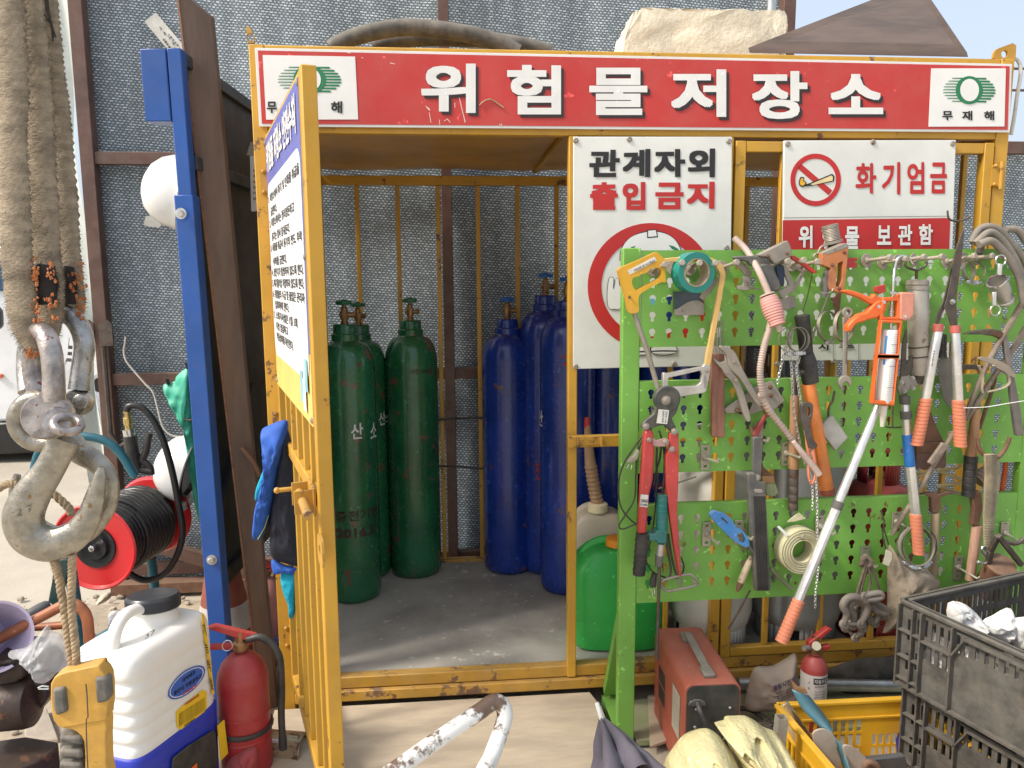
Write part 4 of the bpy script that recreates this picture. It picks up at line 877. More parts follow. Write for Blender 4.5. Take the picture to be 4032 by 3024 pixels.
# ============================================================ tools on the rack
TY = M('saw_yellow', (.62, .33, .015), .45, var=.1, dust=.28, scratch=.2); TYP = M('saw_frame_yellow', (.66, .42, .13), .5, dust=.3, rust=.12)
CAST = M('cast_alloy', (.50, .48, .44), .42, .6, dust=.3, sc=20); STK_ = M('sticker', (.66, .64, .58), .6, dust=.3)
DGR = M('dark_grey_plastic', (.075, .078, .075), .5, dust=.42); DSTL = M('dusty_grey_steel', (.30, .275, .235), .55, .35, dust=.55, rust=.2, sc=18)
TEAL = M('teal_tape', (.015, .24, .20), .35, var=.08, dust=.12, bump=.02)
t = tool('hacksaw', 'yellow-handled hacksaw with a bow frame at the top left of the rack', 'hacksaw')
S(t, 'handle', TY, B2, '85,400 92,375 150,345 300,282 420,225 445,222 475,250 505,275 522,320 520,400 524,495 500,500 470,505 380,552 300,600 275,635 268,690 272,775 188,785 160,670 130,560 105,470', .035, .026, sm=3, bev=.005, holes=('215,470 235,452 270,445 300,425 350,410 385,375 440,365 480,380 485,430 465,462 380,510 290,555 250,575 225,550 208,505',))
S(t, 'sticker', STK_, B2, '168,392 420,262 440,300 190,432', .061, .0008, bev=0)
G().text('MADE IN KOREA', Y(B2('232,402 430,308 425,286 228,382'), yo(.063)), .01).ob('print', INK, t)
TB(t, 'blade_tube', GRY, B2, '232,780 250,850 330,1080 380,1240 450,1490', .045, 24)
S(t, 'bow', TYP, B2, '505,290 540,275 700,262 890,262 960,275 1040,320 1078,385 1085,450 1065,560 1025,800 985,1010 940,1290 890,1275 930,1050 975,800 1015,560 1030,450 1022,400 985,345 930,310 840,300 540,315', .040, .012, sm=2, bev=.002)
S(t, 'front_casting', CAST, B2, '500,1352 515,1345 548,1352 700,1320 868,1288 890,1258 948,1290 930,1400 905,1520 880,1536 760,1555 640,1575 560,1572 495,1490', .042, .018, bev=.004, holes=('560,1392 700,1362 850,1325 866,1360 850,1440 812,1468 680,1475 545,1478 548,1404',))
G().text('DAEGUN', Y(B2('884,1490 880,1375 905,1372 912,1486'), yo(.0615)), .01).ob('embossed_print', GRY, t)
nut(G(), B2, '910,1328', .060, 15).ob('screw', GRY, t); nut(G(), B2, '185,640', .060, 11, n=12).ob('screw', RST, t)
t = tool('tape_roll', 'roll of green packing tape hanging on two bolt pegs', 'tape roll')
o = yp(B2('740,408')[0], yo(.028)); ax = V((.20, -1, -.03)).normalized(); rO = rp(B2, 183)
G().lathe([(.041, 0), (rO, 0), (rO, .046), (.041, .046), (.041, 0)], 56, o, ax).ob('tape', TEAL, t)
G().lathe([(.0375, -.001), (.0405, -.001), (.0405, .0475), (.0375, .0475), (.0375, -.001)], 48, o, ax).ob('core', M('cardboard_core', (.38, .30, .20), .7, dust=.2), t)
t = tool('scraper', 'square dark steel scraper hanging under the green tape roll', 'scraper')
S(t, 'blade', M('blued_steel', (.055, .075, .09), .35, .6, dust=.25), B2, '595,590 700,585 840,592 885,700 886,806 600,811', .006, .003)
S(t, 'grip_plate', DSTL, B2, '605,756 640,745 720,690 770,672 830,668 885,700 886,808 600,811', .0095, .004, bev=.0015)
S(t, 'arm', GRY, B2, '835,640 930,540 1025,430 1034,470 950,590 878,672', .010, .004); nut(G(), B2, '683,768', .013, 9, n=12).ob('rivet', GRY, t)
for k in range(7):
    x = 935+k*20; TB(None, 'steel_rod', DSTL, B2, f'{x},{850+(k%3)*6} {990+k*10},1320', .012+.002*(k % 2), 5, label='bundle of thin steel rods standing in the brown wooden strip', cat_='steel rod', group='steel rods above the wooden strip')
S(None, 'wooden_strip', M('red_wood', (.24, .095, .06), .7, sc=8, stretch=(8, 6, 1), dust=.35), B5, '738,-200 838,-195 836,412 748,408', .008, .022, label='brown-red wooden strip hanging between the saw and the locking pliers', cat_='wood strip', bev=.003)
t = tool('puller_clamp', 'curved steel clamp with a small screw next to a dark grip', 'clamp')
S(t, 'arm', DSTL, B2, '1168,292 1215,288 1272,335 1322,395 1325,440 1280,446 1245,400 1190,345 1165,315', .03, .012, sm=2); S(t, 'jaw', DSTL, B2, '1250,445 1318,445 1320,570 1255,578 1198,565 1198,535 1250,530', .03, .014)
TB(t, 'screw', GRY, B2, '1300,558 1370,558 1410,568', .037, 8, sm=0); [nut(G(), B2, p, .043, 9, n=12).ob('rivet', GRY, t) for p in ('1265,340', '1290,430', '1282,492', '1285,525')]
t = tool('rivet_gun', 'dark grey gun grip pointing left beside the pink siphon pump', 'rivet gun')
S(t, 'body', DGR, B2, '1165,258 1300,252 1480,250 1505,300 1500,345 1410,350 1320,345 1300,310 1170,285', .045, .024, bev=.004); S(t, 'grip', DGR, B2, '1395,340 1510,330 1560,420 1612,555 1505,592 1440,470', .043, .030, sm=2, bev=.006)
nut(G(), B2, '1450,292', .069, 32, n=24, h=.002).ob('pivot', DGR, t)
t = tool('hand_riveter', 'dusty grey hand riveter with a red lever on the top row', 'riveter')
S(t, 'housing', DSTL, B3, '205,240 340,175 478,108 500,150 522,205 512,262 430,300 360,332 300,262 214,258', .052, .026, bev=.004); S(t, 'red_lever', RED, B3, '508,255 540,248 650,320 762,408 715,418 620,345 520,285', .05, .012, bev=.002)
S(t, 'lower_lever', DSTL, B3, '410,325 460,328 540,500 538,560 440,655 420,640 385,580 425,568 490,525', .036, .010, bev=.002); S(t, 'blue_grip', M('blue_grip', (.012, .028, .06), .4, dust=.2), B3, '370,345 445,345 450,440 448,530 415,536 385,460', .030, .02, sm=2, bev=.004)
S(t, 'link', GRY, B3, '635,365 662,380 560,560 520,612 494,592', .02, .006); S(t, 'nose_plate', DSTL, B3, '395,662 545,620 566,732 450,762', .008, .004)
[nut(G(), B3, p, .078, 13, n=6).ob('screw', RST, t) for p in ('295,255', '473,232')]
PNK = M('pump_pink', (.62, .30, .26), .5, var=.08, dust=.35, dcol=(.52, .44, .36)); HSE = M('hose_pale', (.50, .38, .32), .5, dust=.3)
t = tool('siphon_pump', 'pink bellows siphon pump with a pale corrugated hose', 'siphon pump')
TB(t, 'suction_tube', HSE, B2, '1165,88 1280,205 1390,390 1500,640', [.0, .03, .08, .10], 30, sm=4)
a, b = yp(B3('288,620')[0], yo(.10)), yp(B3('382,885')[0], yo(.125)); L_ = (b-a).length; pr = [(.020, -.004), (.020, .0)]; G().lathe([(.014, -.004), (.0215, -.003), (.0215, .001), (.014, .002)], 24, a, b-a).ob('flange', HSE, t)
pr = [(.012, .004)]
for k in range(11):
    u = (k+.5)/11; rr = .0225+.0065*math.sin(math.pi*min(1, u*1.05+.08)); pr += [(rr*.93, L_*(k+.08)/11+.006), (rr, L_*(k+.3)/11+.006), (rr, L_*(k+.75)/11+.006)]
pr += [(.0245, L_+.004), (.011, L_+.007)]
G().lathe(pr, 32, a, b-a).ob('bellows', PNK, t, ang=28); G().lathe([(.0095, 0), (.0085, .020), (.005, .021)], 16, b+(b-a).normalized()*.004, b-a).ob('plug', HSE, t)
P = B3('318,890 300,960 268,1060 240,1180 222,1300 225,1420 246,1540')+B6('150,90 200,180 268,268 335,355'); Q = cat([yp(p, yo(.085+.02*math.sin(i*.4))) for i, p in enumerate(P)], 16); rr = [.0092+(.0019 if i % 3 == 0 else -.0008) for i in range(len(Q))]
G().tube(Q, rr, 12).ob('corrugated_hose', HSE, t, ang=180); TB(t, 'outlet_tube', HSE, B6, '338,360 400,440 470,525 490,556', .095, [13, 19, 20, 21], sm=0, n=14)
t = tool('locking_pliers', 'dusty locking pliers with open jaws on the middle panel', 'pliers')
S(t, 'upper_handle', DSTL, B2, '1025,1095 1060,1095 1150,1130 1200,1200 1250,1320 1330,1460 1425,1640 1388,1656 1300,1520 1220,1400 1130,1310 1105,1230 1090,1175 1035,1125', .035, .016, sm=2, bev=.003)
S(t, 'lower_handle', DSTL, B2, '965,1212 1000,1225 1040,1250 1085,1235 1122,1262 1126,1300 1160,1350 1220,1440 1265,1560 1300,1690 1320,1780 1290,1805 1250,1720 1205,1560 1150,1440 1085,1370 1050,1310 1000,1262', .03, .014, sm=2, bev=.003)
TB(t, 'adjusting_screw', BRASS, B5, '1098,168 1135,222 1162,255', .045, [10, 12, 17], sm=0, bev=.0008); [nut(G(), B2, p, .051, 13, n=12, h=.003).ob('rivet', GRY, t) for p in ('1165,1245', '1105,1350', '1180,1418')]
t = tool('angle_clamp', 'flat dusty steel angle clamp behind the locking pliers', 'clamp')
S(t, 'plate', DSTL, B5, '830,205 1000,90 1060,45 1180,0 1272,142 1190,212 1135,200 1060,232 960,256 930,230 850,236', .012, .008, holes=('960,190 1010,150 1040,160 1020,210 975,225',)); [nut(G(), B5, p, .020, 14).ob('rivet', RST, t) for p in ('1165,45', '925,212', '1170,105')]
S(None, 'pruning_knife', M('red_dull', (.28, .03, .03), .5, dust=.35), B5, '1138,232 1152,250 1122,302 1078,402 1048,396 1062,350 1102,288', .018, .014, sm=3, label='short red curved handle just above the black sheath', cat_='knife', bev=.003)
t = tool('folding_saw', 'black ribbed sheath of a folding saw hanging on the lower panel', 'saw')
S(t, 'blade_sheath', DGR, B5, '1043,418 1060,408 1115,410 1119,440 1108,600 1102,720 1050,742 1040,560', .030, .016, bev=.003)
S(t, 'sheath', DGR, B5, '1003,678 1015,668 1060,670 1078,730 1132,735 1146,1000 1172,1500 1165,1526 1062,1526 1040,1200 1010,800', .030, .024, bev=.004); g = G()
for k in range(7):
    a, b = yp(B5(f'{1048+k*13},835')[0], yo(.0555)), yp(B5(f'{1078+k*12},1518')[0], yo(.0555)); g.bar(a, b, .0022, .003, (0, 1, 0))
g.ob('ribs', BLK, t); nut(G(), B5, '1068,705', .046, 24, n=20, h=.004).ob('pivot', GRY, t); S(t, 'slot', DSTL, B5, '1048,790 1060,784 1105,786 1118,798 1110,812 1058,812', .054, .0015)
t = tool('paint_brush', 'narrow paint brush with green bristles half behind the black sheath', 'paint brush')
S(t, 'handle', RST, B5, '1025,335 1060,330 1095,520 1120,625 1195,690 1110,700 1080,560 1040,420', .012, .012, bev=.003); S(t, 'ferrule', BRASS, B5, '1105,690 1196,688 1202,742 1108,745', .010, .016); S(t, 'bristles', M('green_bristle', (.22, .25, .13), .9, sc=40, stretch=(5, 5, 1), bump=.6, dust=.3), B5, '1125,746 1204,742 1222,800 1226,826 1212,818 1205,842 1190,830 1178,846 1160,828 1145,834', .011, .014)
BLU = M('blue_plastic', (.03, .20, .50), .42, var=.15, dust=.4, scratch=.4)
t = tool('gas_lighter', 'dusty blue gas lighter with a trigger hole on the lower panel', 'lighter')
S(t, 'body', BLU, B5, '737,985 742,965 757,950 800,955 870,985 920,1060 960,1082 1000,1130 1016,1190 1000,1207 970,1200 940,1180 890,1150 830,1090 770,1030', .045, .020, sm=3, bev=.004, holes=('928,1120 945,1100 965,1105 988,1150 982,1180 950,1165 935,1145',)); TB(t, 'nozzle', DGR, B5, '1000,1195 1040,1245', .055, [16, 12])
S(t, 'slot', BLK, B5, '808,995 820,990 858,1025 855,1034', .065, .001, bev=0)
t = tool('round_brush', 'short dirty stick brush below the blue lighter', 'brush'); TB(t, 'handle', M('dirty_cream', (.52, .42, .28), .6, rust=.3, dust=.3, sc=16), B5, '1033,1272 985,1380 950,1465', .03, [22, 26, 24], sm=3, n=14); TB(t, 'tip', RST, B5, '952,1460 938,1500 925,1528', .03, [25, 22, 8], sm=0, n=12); TB(t, 'string', BLK, B5, '1008,880 1003,1100 998,1290 1003,1318 1025,1290', .02, 3)
TB(None, 'steel_bar', GRY, B6, '200,1112 270,1185 332,1240', .02, 9, sm=0, label='short grey bar slanting out from under the cream strap roll', cat_='bar'); TB(None, 'iron_rod', DST, B8, '910,150 850,260 806,334', [.02, .01, 0], 5, label='thin dark rod hanging below the lower panel, left of the grey bottle', cat_='rod')
t = tool('strap_roll', 'thick roll of cream webbing strap on the lower panel', 'strap roll')
o = yp(B6('348,985')[0], yo(.006)); CRM = M('cream_strap', (.58, .54, .34), .6, var=.12, sc=20, dust=.25); rin, rout = .034, .0715; nt = 12
for k in range(nt):
    ra = rin+(rout-rin)*k/nt; rb = rin+(rout-rin)*(k+.86)/nt; d = .050+.0016*math.sin(k*2.3); oo = o+V((.0006*math.sin(k*1.7), 0, .0007*math.cos(k*2.9)))
    G().lathe([(ra, 0), (rb, 0), (rb, d-.001), ((ra+rb)/2, d), (ra, d-.001), (ra, 0)], 56, oo, (.05, -1, .02)).ob('turn', CRM, t, ang=50)
S(t, 'loose_end', CRM, B6, '300,838 330,812 345,800 372,782 416,818 385,826 345,836', .03, .003); S(t, 'tie', WHT, B6, '242,868 256,862 312,915 300,926', .0565, .002, bev=0)
# bolt cutter
CUT = M('cutter_red', (.48, .045, .04), .42, var=.1, dust=.22, scratch=.35); CJ = M('cutter_jaw', (.05, .055, .05), .5, .3, dust=.4, rust=.1)
t = tool('bolt_cutter', 'red-handled bolt cutter hanging along the left post of the rack', 'bolt cutter')
o = yp(B5('410,128')[0], yo(.05)); G().lathe([(rp(B5, 98), 0), (rp(B5, 98), .012), (rp(B5, 90), .015)], 40, o, (0, -1, 0)).ob('jaw_disc', CJ, t, bev=.001)
S(t, 'neck', CJ, B5, '335,200 350,130 470,130 500,190 480,240 455,270 470,310 497,370 480,392 455,380 420,345 390,322 335,335 285,356 240,350 235,320 275,275 320,240', .045, .018, sm=2, bev=.003)
S(t, 'link', M('cutter_pink', (.36, .20, .19), .5, dust=.4), B5, '258,412 290,394 340,430 400,415 432,432 425,470 340,476 270,452', .064, .006, sm=2)
S(t, 'left_handle', CUT, B5, '255,366 300,350 322,380 332,500 318,720 292,830 268,1112 210,1112 226,780 242,510 250,430', .045, .026, bev=.007); S(t, 'right_handle', CUT, B5, '438,382 502,380 506,540 500,760 492,960 522,1415 515,1425 505,1400 470,1200 436,960 414,760 412,545 440,480', .045, .024, bev=.006)
TG(t, 'grip', BLK, B5, '240,1108', '213,1406', .058, 49, 46, 7, -.10, duty=.2); g = G()
for p, r_ in (('410,140', 28), ('263,330', 21), ('470,366', 21), ('285,426', 19), ('403,440', 19), ('452,494', 19)): nut(G(), B5, p, .068, r_).ob('bolt', DSTL, t)
S(t, 'sticker', STK_, B5, '357,205 433,212 418,313 340,306', .0645, .0006, bev=0); S(t, 'sticker', STK_, B5, '226,822 282,828 275,918 219,910', .0722, .0006, bev=0)
g = G(); g.text('GEUM CHANG', Y(B5('378,302 386,215 400,217 392,304'), yo(.0655)), .01); g.text('BC-RSD', Y(B5('400,302 408,220 420,221 412,303'), yo(.0655)), .01); g.text('CHANGI', Y(B5('224,880 274,884 277,860 227,856'), yo(.0733)), .01); g.text('RS-450S', Y(B5('224,905 272,908 274,892 225,888'), yo(.0733)), .01); g.ob('print', INK, t)
t = tool('soldering_iron', 'soldering iron with a ribbed teal handle beside the bolt cutter', 'soldering iron')
TG(t, 'handle', M('teal_handle', (.008, .16, .145), .4, dust=.25), B5, '384,822', '378,1092', .055, 40, 42, 7, -.06, duty=.3); S(t, 'clip', M('teal_clip', (.01, .15, .14), .4, dust=.3), B5, '285,1108 332,1112 338,1088 418,1086 416,1180 345,1182 340,1160 288,1165', .035, .035, bev=.003)
TB(t, 'ferrule', CAST, B5, '374,1182 364,1268', .055, [26, 30]); TB(t, 'collar', DGR, B5, '362,1262 356,1345', .055, [33, 30], bev=.002); TB(t, 'rod', DST, B8, '478,40 468,475', [.055, .06], [9, 8]); TB(t, 'cord', BLK, B5, '383,822 395,700 400,560 380,430 360,360', [.055, .05, .03, .03, .02], 7)
t = tool('power_cord', 'loops of black cord with a pale plug on the left post', 'cord')  # power cord with its plug, modelled apart from the soldering iron
TB(t, 'cord', BLK, B5, '255,380 180,480 95,620 62,780 90,930 180,1030 212,1022', .035, 6); TB(t, 'cord', BLK, B5, '252,395 200,540 190,700 180,860 110,980 70,1045 95,1075 215,1028', .045, 6); S(t, 'plug', M('plug_grey', (.26, .23, .18), .5, dust=.4), B5, '130,590 180,540 205,498 222,512 205,570 155,606', .05, .018, bev=.003); g = G(); [g.tube(Y(B5(p), yo(.06)), .0022, 8) for p in ('138,605 124,635', '160,608 156,640')]; g.ob('pin', CHR, t)
t = tool('mains_plug', 'black lead ending in a two-pin plug below the bolt cutter', 'cord'); TB(t, 'cord', BLK, B5, '340,760 330,950 300,1150 265,1290 300,1370 345,1405', .035, 6); TB(t, 'cord', BLK, B5, '345,1400 420,1430 510,1420 540,1350 520,1280', .03, 6); S(t, 'plug', BLK, B5, '322,1400 346,1410 342,1500 296,1506 302,1450', .03, .02, bev=.004); g = G(); [g.tube(Y(B5(p), yo(.04)), .0022, 8) for p in ('310,1506 312,1560', '328,1504 326,1545')]; g.ob('pin', CHR, t)
for k, s in enumerate(('345,480 340,620 350,700 330,840', '375,470 365,560 340,650 320,760', '405,480 398,640 392,830')): TB(None, 'black_lead', BLK, B5, s, .02+.008*k, 8, label=['black lead behind the bolt cutter, against the left handle', 'black lead crossing behind the bolt cutter link', 'black lead next to the right handle of the bolt cutter'][k], cat_='lead')
t = tool('wire_stand', 'bent grey wire stand below the red bolt cutter handle', 'wire stand'); TB(t, 'loop', DSTL, B5, '372,1472 400,1442 500,1416 572,1402 606,1414 640,1462 606,1490 500,1512 430,1525 398,1514', .05, 10, sm=3, closed=True); TB(t, 'stem', DST, B5, '405,1110 425,1250 445,1370 430,1430 405,1445', [.03, .03, .03, .04, .05], 9); TB(t, 'stem', DST, B5, '425,1110 448,1260 480,1390 510,1415', [.03, .03, .03, .05], 9)
TB(None, 'offcut_rod', DSTL, B5, '360,780 480,745 628,695', [.0, -.02, -.05], 6, label='thin rod sticking out sideways into the gap above the lower panel', cat_='rod')
# staple gun, fitting
t = tool('staple_gun', 'orange staple gun hanging upright on the top row', 'staple gun'); SO = M('gun_orange', (.50, .17, .055), .5, dust=.35)
S(t, 'body', SO, B3, '798,228 900,190 1000,150 1048,155 1040,250 1030,350 1018,480 998,602 935,590 868,570 855,500 860,430 882,370 800,335', .045, .030, bev=.004, holes=('942,335 960,315 995,305 990,420 984,490 958,545 930,540 932,440',))
S(t, 'top_plate', DSTL, B3, '798,226 1012,134 1050,150 1042,178 850,246', .042, .034, bev=.002); TB(t, 'lever', DGR, B3, '850,385 835,470 825,560 818,640', .06, [30, 36, 36, 26], sm=3, n=14); [nut(G(), B3, p, .0755, 13, n=6, h=.003).ob('screw', RST, t) for p in ('1007,222', '893,340', '958,560')]; TB(t, 'wire_ring', CHR, B3, '780,590 800,600 850,600 885,585 905,560', .075, 3)
S(None, 'flat_bar', RST, B3, '880,645 920,640 945,600 982,600 960,800 940,935 912,930 925,760 905,690', .015, .006, label='narrow rusty flat bar under the staple gun', cat_='bar')
S(None, 'red_bracket', RED, B3, '1022,272 1130,272 1128,300 1100,312 1128,322 1126,366 1022,362', .006, .012, label='small red metal bracket to the right of the staple gun', cat_='bracket')
t = tool('hose_fitting', 'threaded grey pipe fitting sticking up above the rack edge', 'pipe fitting'); a, b = yp(B1('1304,1152')[0], yo(.02)), yp(B1('1288,1070')[0], yo(.02)); pr = [(.016, 0)]; L_ = (b-a).length
for k in range(9): pr += [(.0215, L_*(.12+k*.085)), (.0232, L_*(.12+k*.085+.04))]
pr += [(.0235, L_*.93), (.0235, L_), (.0185, L_), (.0180, L_*.6), (.002, L_*.58)]
G().lathe(pr, 32, a, b-a).ob('thread', GRY, t, ang=25); G().lathe([(.020, -.004), (.0275, -.003), (.0275, .004), (.020, .005)], 28, a, b-a).ob('flange', GRY, t); TB(t, 'shank', DST, B3, '890,125 900,215', .02, [48, 44])
t = tool('pipe_clip', 'small dusty pipe clip left of the staple gun', 'pipe clip'); TB(t, 'ring', GRY, B3, '720,255 740,235 790,240 800,280 760,300 725,285', .05, 9, closed=True, flat=1.8); TB(t, 'ear', GRY, B3, '755,235 790,170 840,160 838,200', .05, 9)
TB(None, 'cable_hook', DST, B3, '722,300 705,430 660,640 618,775', .03, 5, label='thin black cord from the top row to the black ribbed handle', cat_='cord')
TB(None, 'thin_rod', DSTL, B3, '865,600 800,770 735,940 705,1055', .012, 9, label='slim grey rod slanting down left below the staple gun', cat_='rod')
t = tool('traffic_baton', 'orange traffic baton with a black ribbed handle, hanging upside down', 'baton'); ORB = M('baton_orange', (.68, .20, .035), .42, dust=.3)
TG(t, 'handle', BLK, B3, '610,808', '652,1165', .045, 70, 62, 22, .05, duty=.4, n=24); TG(t, 'collar', BLK, B3, '652,1165', '668,1260', .05, 64, 84, 1, 0); TG(t, 'switch_housing', BLK, B3, '664,1250', '692,1440', .05, 84, 76, 0); A_, B_ = '425,15', '535,640'
TG(t, 'light_tube', ORB, B6, A_, B_, .05, 42, 43, 0, off2=.04); TG(t, 'end_cap', M('cap_maroon', (.28, .06, .03), .5, dust=.3), B6, '535,640', '540,672', .04, 47, 44, 0); nut(G(), B3, '612,1340', .085, 16).ob('switch', BLK, t)
for k, (P, lb) in enumerate(((B3('480,960 470,1080 435,1200 400,1350 370,1490'), 'short loop of thin chain hanging left of the hose clamps'), (B3('520,950 500,1150 512,1300 520,1450')+B6('335,90 345,200 370,340 400,470 440,560 452,660 450,775'), 'thin steel chain hanging down along the orange baton, left strand'), (B3('585,1210 560,1300 575,1450')+B6('380,120 395,250 430,400 465,540 478,700 480,900 486,1100 470,1250 467,1358'), 'longest thin chain, reaching below the lower panel'))):
    chainmesh([yp(p, yo(.075-.018*(i/len(P)))) for i, p in enumerate(P)]).ob('chain', ZNC, label=lb, cat_='chain', fix=False)
clampring(B3, '515,1035', 118, .07, 'pair of hose clamps hung over the thin chain, left one', (-.25, .1)); clampring(B3, '575,1035', 112, .085, 'hose clamp overlapping the chain and black ribbed handle', (.2, .1)); clampring(B3, '850,910', 140, .03, 'large hose clamp behind the combination wrench', (.5, .1), sq=1); clampring(B3, '1005,905', 150, .05, 'large hose clamp around the top of the combination wrench', (.55, .05))
clampring(B4, '915,478', 84, .055, 'small hose clamp under the right bolt pegs, front one', (.5, .2)); clampring(B4, '960,480', 92, .035, 'small hose clamp under the right bolt pegs, behind another', (-.2, .25)); clampring(C7, '640,935', 166, .075, 'big loose hose clamp at the front of the lower right bunch', (.1, .25), w=.010, screw=-75); clampring(C7, '650,940', 158, .062, 'big loose hose clamp in the middle of the lower right bunch', (.18, .3), w=.010, screw=-110); clampring(C7, '645,925', 172, .05, 'big loose hose clamp at the back of the lower right bunch', (-.1, .2), w=.010, screw=-60)
t = tool('chisel', 'wooden-handled chisel with a dark lower end, beside the chains', 'chisel'); TG(t, 'handle', WOOD, B6, '345,85', '338,522', .02, 26, 31, 0); TG(t, 'socket', DST, B6, '338,520', '335,768', .02, 32, 31, 5, .06); TB(t, 'blade', DST, B3, '545,1360 540,1600', .02, 22)
t = tool('pincers', 'dark toothed pincers with orange handles in front of the baton', 'pincers'); S(t, 'head', DST, B6, '385,150 405,130 440,127 456,150 450,220 440,260 460,350 482,378 470,402 430,396 415,310 385,235', .085, .012, sm=2, bev=.002, holes=('420,160 436,160 438,200 424,210',)); TB(t, 'handle', SAL, B6, '430,290 440,330 455,420 470,540 450,610 432,590', .09, [9, 12, 11, 8, 7, 6]); TB(t, 'handle', SAL, B6, '412,300 420,380 430,470 428,560 440,600', .085, [8, 10, 9, 8, 6])
t = tool('sanding_block', 'grey cracked block hanging cornerwise on a dark cord', 'block'); S(t, 'block', M('grey_block', (.42, .41, .37), .85, var=.2, sc=14, dust=.3, bump=.5), B6, '487,280 570,203 666,335 590,416', .012, .016, bev=.003); TB(t, 'cord', DST, B6, '582,60 570,120 548,160 545,235', .015, 7)
t = tool('combination_wrench', 'steel combination wrench hanging ring end up', 'wrench')
S(t, 'shaft', DSTL, B3, '993,825 1047,825 1040,1100 1034,1375 996,1378 998,1100', .065, .007, bev=.002); o = yp(B3('1023,782')[0], yo(.062)); G().lathe([(.0085, 0), (.0155, 0), (.0155, .011), (.0085, .011), (.0085, 0)], 28, o, (0, -1, 0)).ob('ring_end', DSTL, t, bev=.001)
S(t, 'open_end', DSTL, B3, '955,1425 968,1395 996,1375 1040,1372 1068,1392 1078,1425 1074,1465 1058,1470 1046,1440 1020,1425 1000,1440 992,1470 1000,1500 978,1492 960,1462', .064, .010, bev=.002); G().text('DIAMOND BRAND 15', Y(B3('1018,1260 1030,925 1042,925 1030,1262'), yo(.0725)), .01).ob('print', DST, t)
# caulking gun
t = tool('caulking_gun', 'orange caulking gun loaded with a white cartridge, hooked on a bolt peg', 'caulking gun'); CO = 0.075
S(t, 'frame', ORG, B4, '158,908 345,914 310,1250 270,1655 75,1640 118,1270', CO+.02, .02, bev=.003, holes=('170,932 322,936 304,1205 136,1202', '128,1245 300,1248 262,1612 104,1606'))
TG(t, 'cartridge', WHT, B4, '226,990', '168,1625', CO+.015, 70, 76, 0); S(t, 'top_bracket', ORG, B4, '150,908 158,800 170,712 300,705 320,668 345,664 345,730 322,908', CO+.01, .022, bev=.003, holes=('190,745 300,740 300,880 180,880',))
S(t, 'side_cheek', M('cheek_salmon', (.66, .26, .18), .45, dust=.25), B4, '325,665 450,668 442,862 400,905 362,915 322,900', CO+.016, .020, bev=.004); S(t, 'trigger', ORG, B3, '990,580 1060,572 1180,610 1262,645 1290,605 1340,640 1425,652 1425,692 1310,705 1250,702 1150,645 1040,612', CO, .022, sm=2, bev=.005)
S(t, 'handle', ORG, B3, '1045,960 1045,900 1150,800 1222,780 1300,690 1388,660 1412,690 1402,760 1322,830 1232,850 1190,872 1120,892 1072,960', CO, .028, sm=2, bev=.007); S(t, 'latch', RED, B4, '108,618 192,598 196,660 145,680 110,660', CO+.01, .015)
TB(t, 'rod', CHR, B4, '236,992 250,700 262,560 275,430 300,372 340,350 392,372 424,415', [CO+.015, CO+.015, CO+.015, CO, .075, .07, .06, .055], 13); g = G(); a, b = yp(B4('238,775')[0], yo(CO+.015)), yp(B4('236,890')[0], yo(CO+.015)); ax = (b-a); L_ = ax.length; ax.normalize(); x = ax.cross(V((0, 1, 0))).normalized(); y_ = ax.cross(x)
g.tube([a+ax*(L_*k/84)+x*math.cos(k*.5)*.008+y_*math.sin(k*.5)*.008 for k in range(85)], .0009, 5); g.ob('spring', CHR, t); TB(t, 'nozzle', M('nozzle_cream', (.66, .62, .52), .4, dust=.1), B7, '130,158 128,230 122,298', CO+.015, [26, 20, 13], sm=0, n=14)
S(t, 'catch_plate', CHR, B4, '228,662 255,655 312,672 310,684 235,680', CO+.03, .006); [nut(G(), B4, p, CO+.036, 13, n=14, h=.003).ob('rivet', CHR, t) for p in ('178,752', '132,790', '362,880')]
gk = G(); gb = G(); a, b = yp(B4('226,990')[0], yo(CO+.015)), yp(B4('168,1625')[0], yo(CO+.015)); ax = (b-a).normalized(); sd = ax.cross(V((0, -1, 0))).normalized()*-1; rc = rp(B4, 73)+.0008
def cpt(u, an): return a+(b-a)*u+sd*math.sin(an)*rc+V((0, -1, 0))*math.cos(an)*rc
for k in range(34):
    u = .06+k*.0265
    if .33 < u < .42: continue
    w0 = -.25+.2*rnd.random(); w1 = .55+.35*rnd.random(); h = .0042 if k % 11 == 5 else .0012
    for q in range(4):
        e0, e1 = w0+(w1-w0)*q/4, w0+(w1-w0)*(q+.9)/4; gk.add([cpt(u, e0), cpt(u, e1), cpt(u+h*2, e1), cpt(u+h*2, e0)], [(0, 1, 2, 3)])
for u0, u1 in ((.08, .33), (.40, .47)):
    gb.add([cpt(u0, -.9), cpt(u0, -.68), cpt(u1, -.68), cpt(u1, -.9)], [(0, 1, 2, 3)])
gk.ob('label_print', M('grey_print', (.12, .12, .12), .5, bump=0), t, fix=False); gb.ob('label_stripe', M('stripe_blue', (.03, .28, .66), .5, bump=0), t, fix=False)
t = tool('grease_gun', 'fat grey grease gun hanging behind the caulking gun and shears', 'grease gun'); GG = M('grease_steel', (.40, .37, .32), .45, .5, dust=.5, rust=.22, sc=10)
TG(t, 'barrel', GG, B4, '470,640', '490,1385', .04, 92, 86, 0); TG(t, 'cap', DSTL, B4, '468,555', '471,645', .04, 92, 98, 2, .1); TG(t, 'foot', DST, B4, '488,1385', '492,1455', .04, 80, 60, 0); TB(t, 'bail', DST, B4, '368,400 365,425 390,452 462,472 525,448 548,415 542,395', .05, 12); TB(t, 'rod', DST, B4, '463,470 460,550', .045, 13)
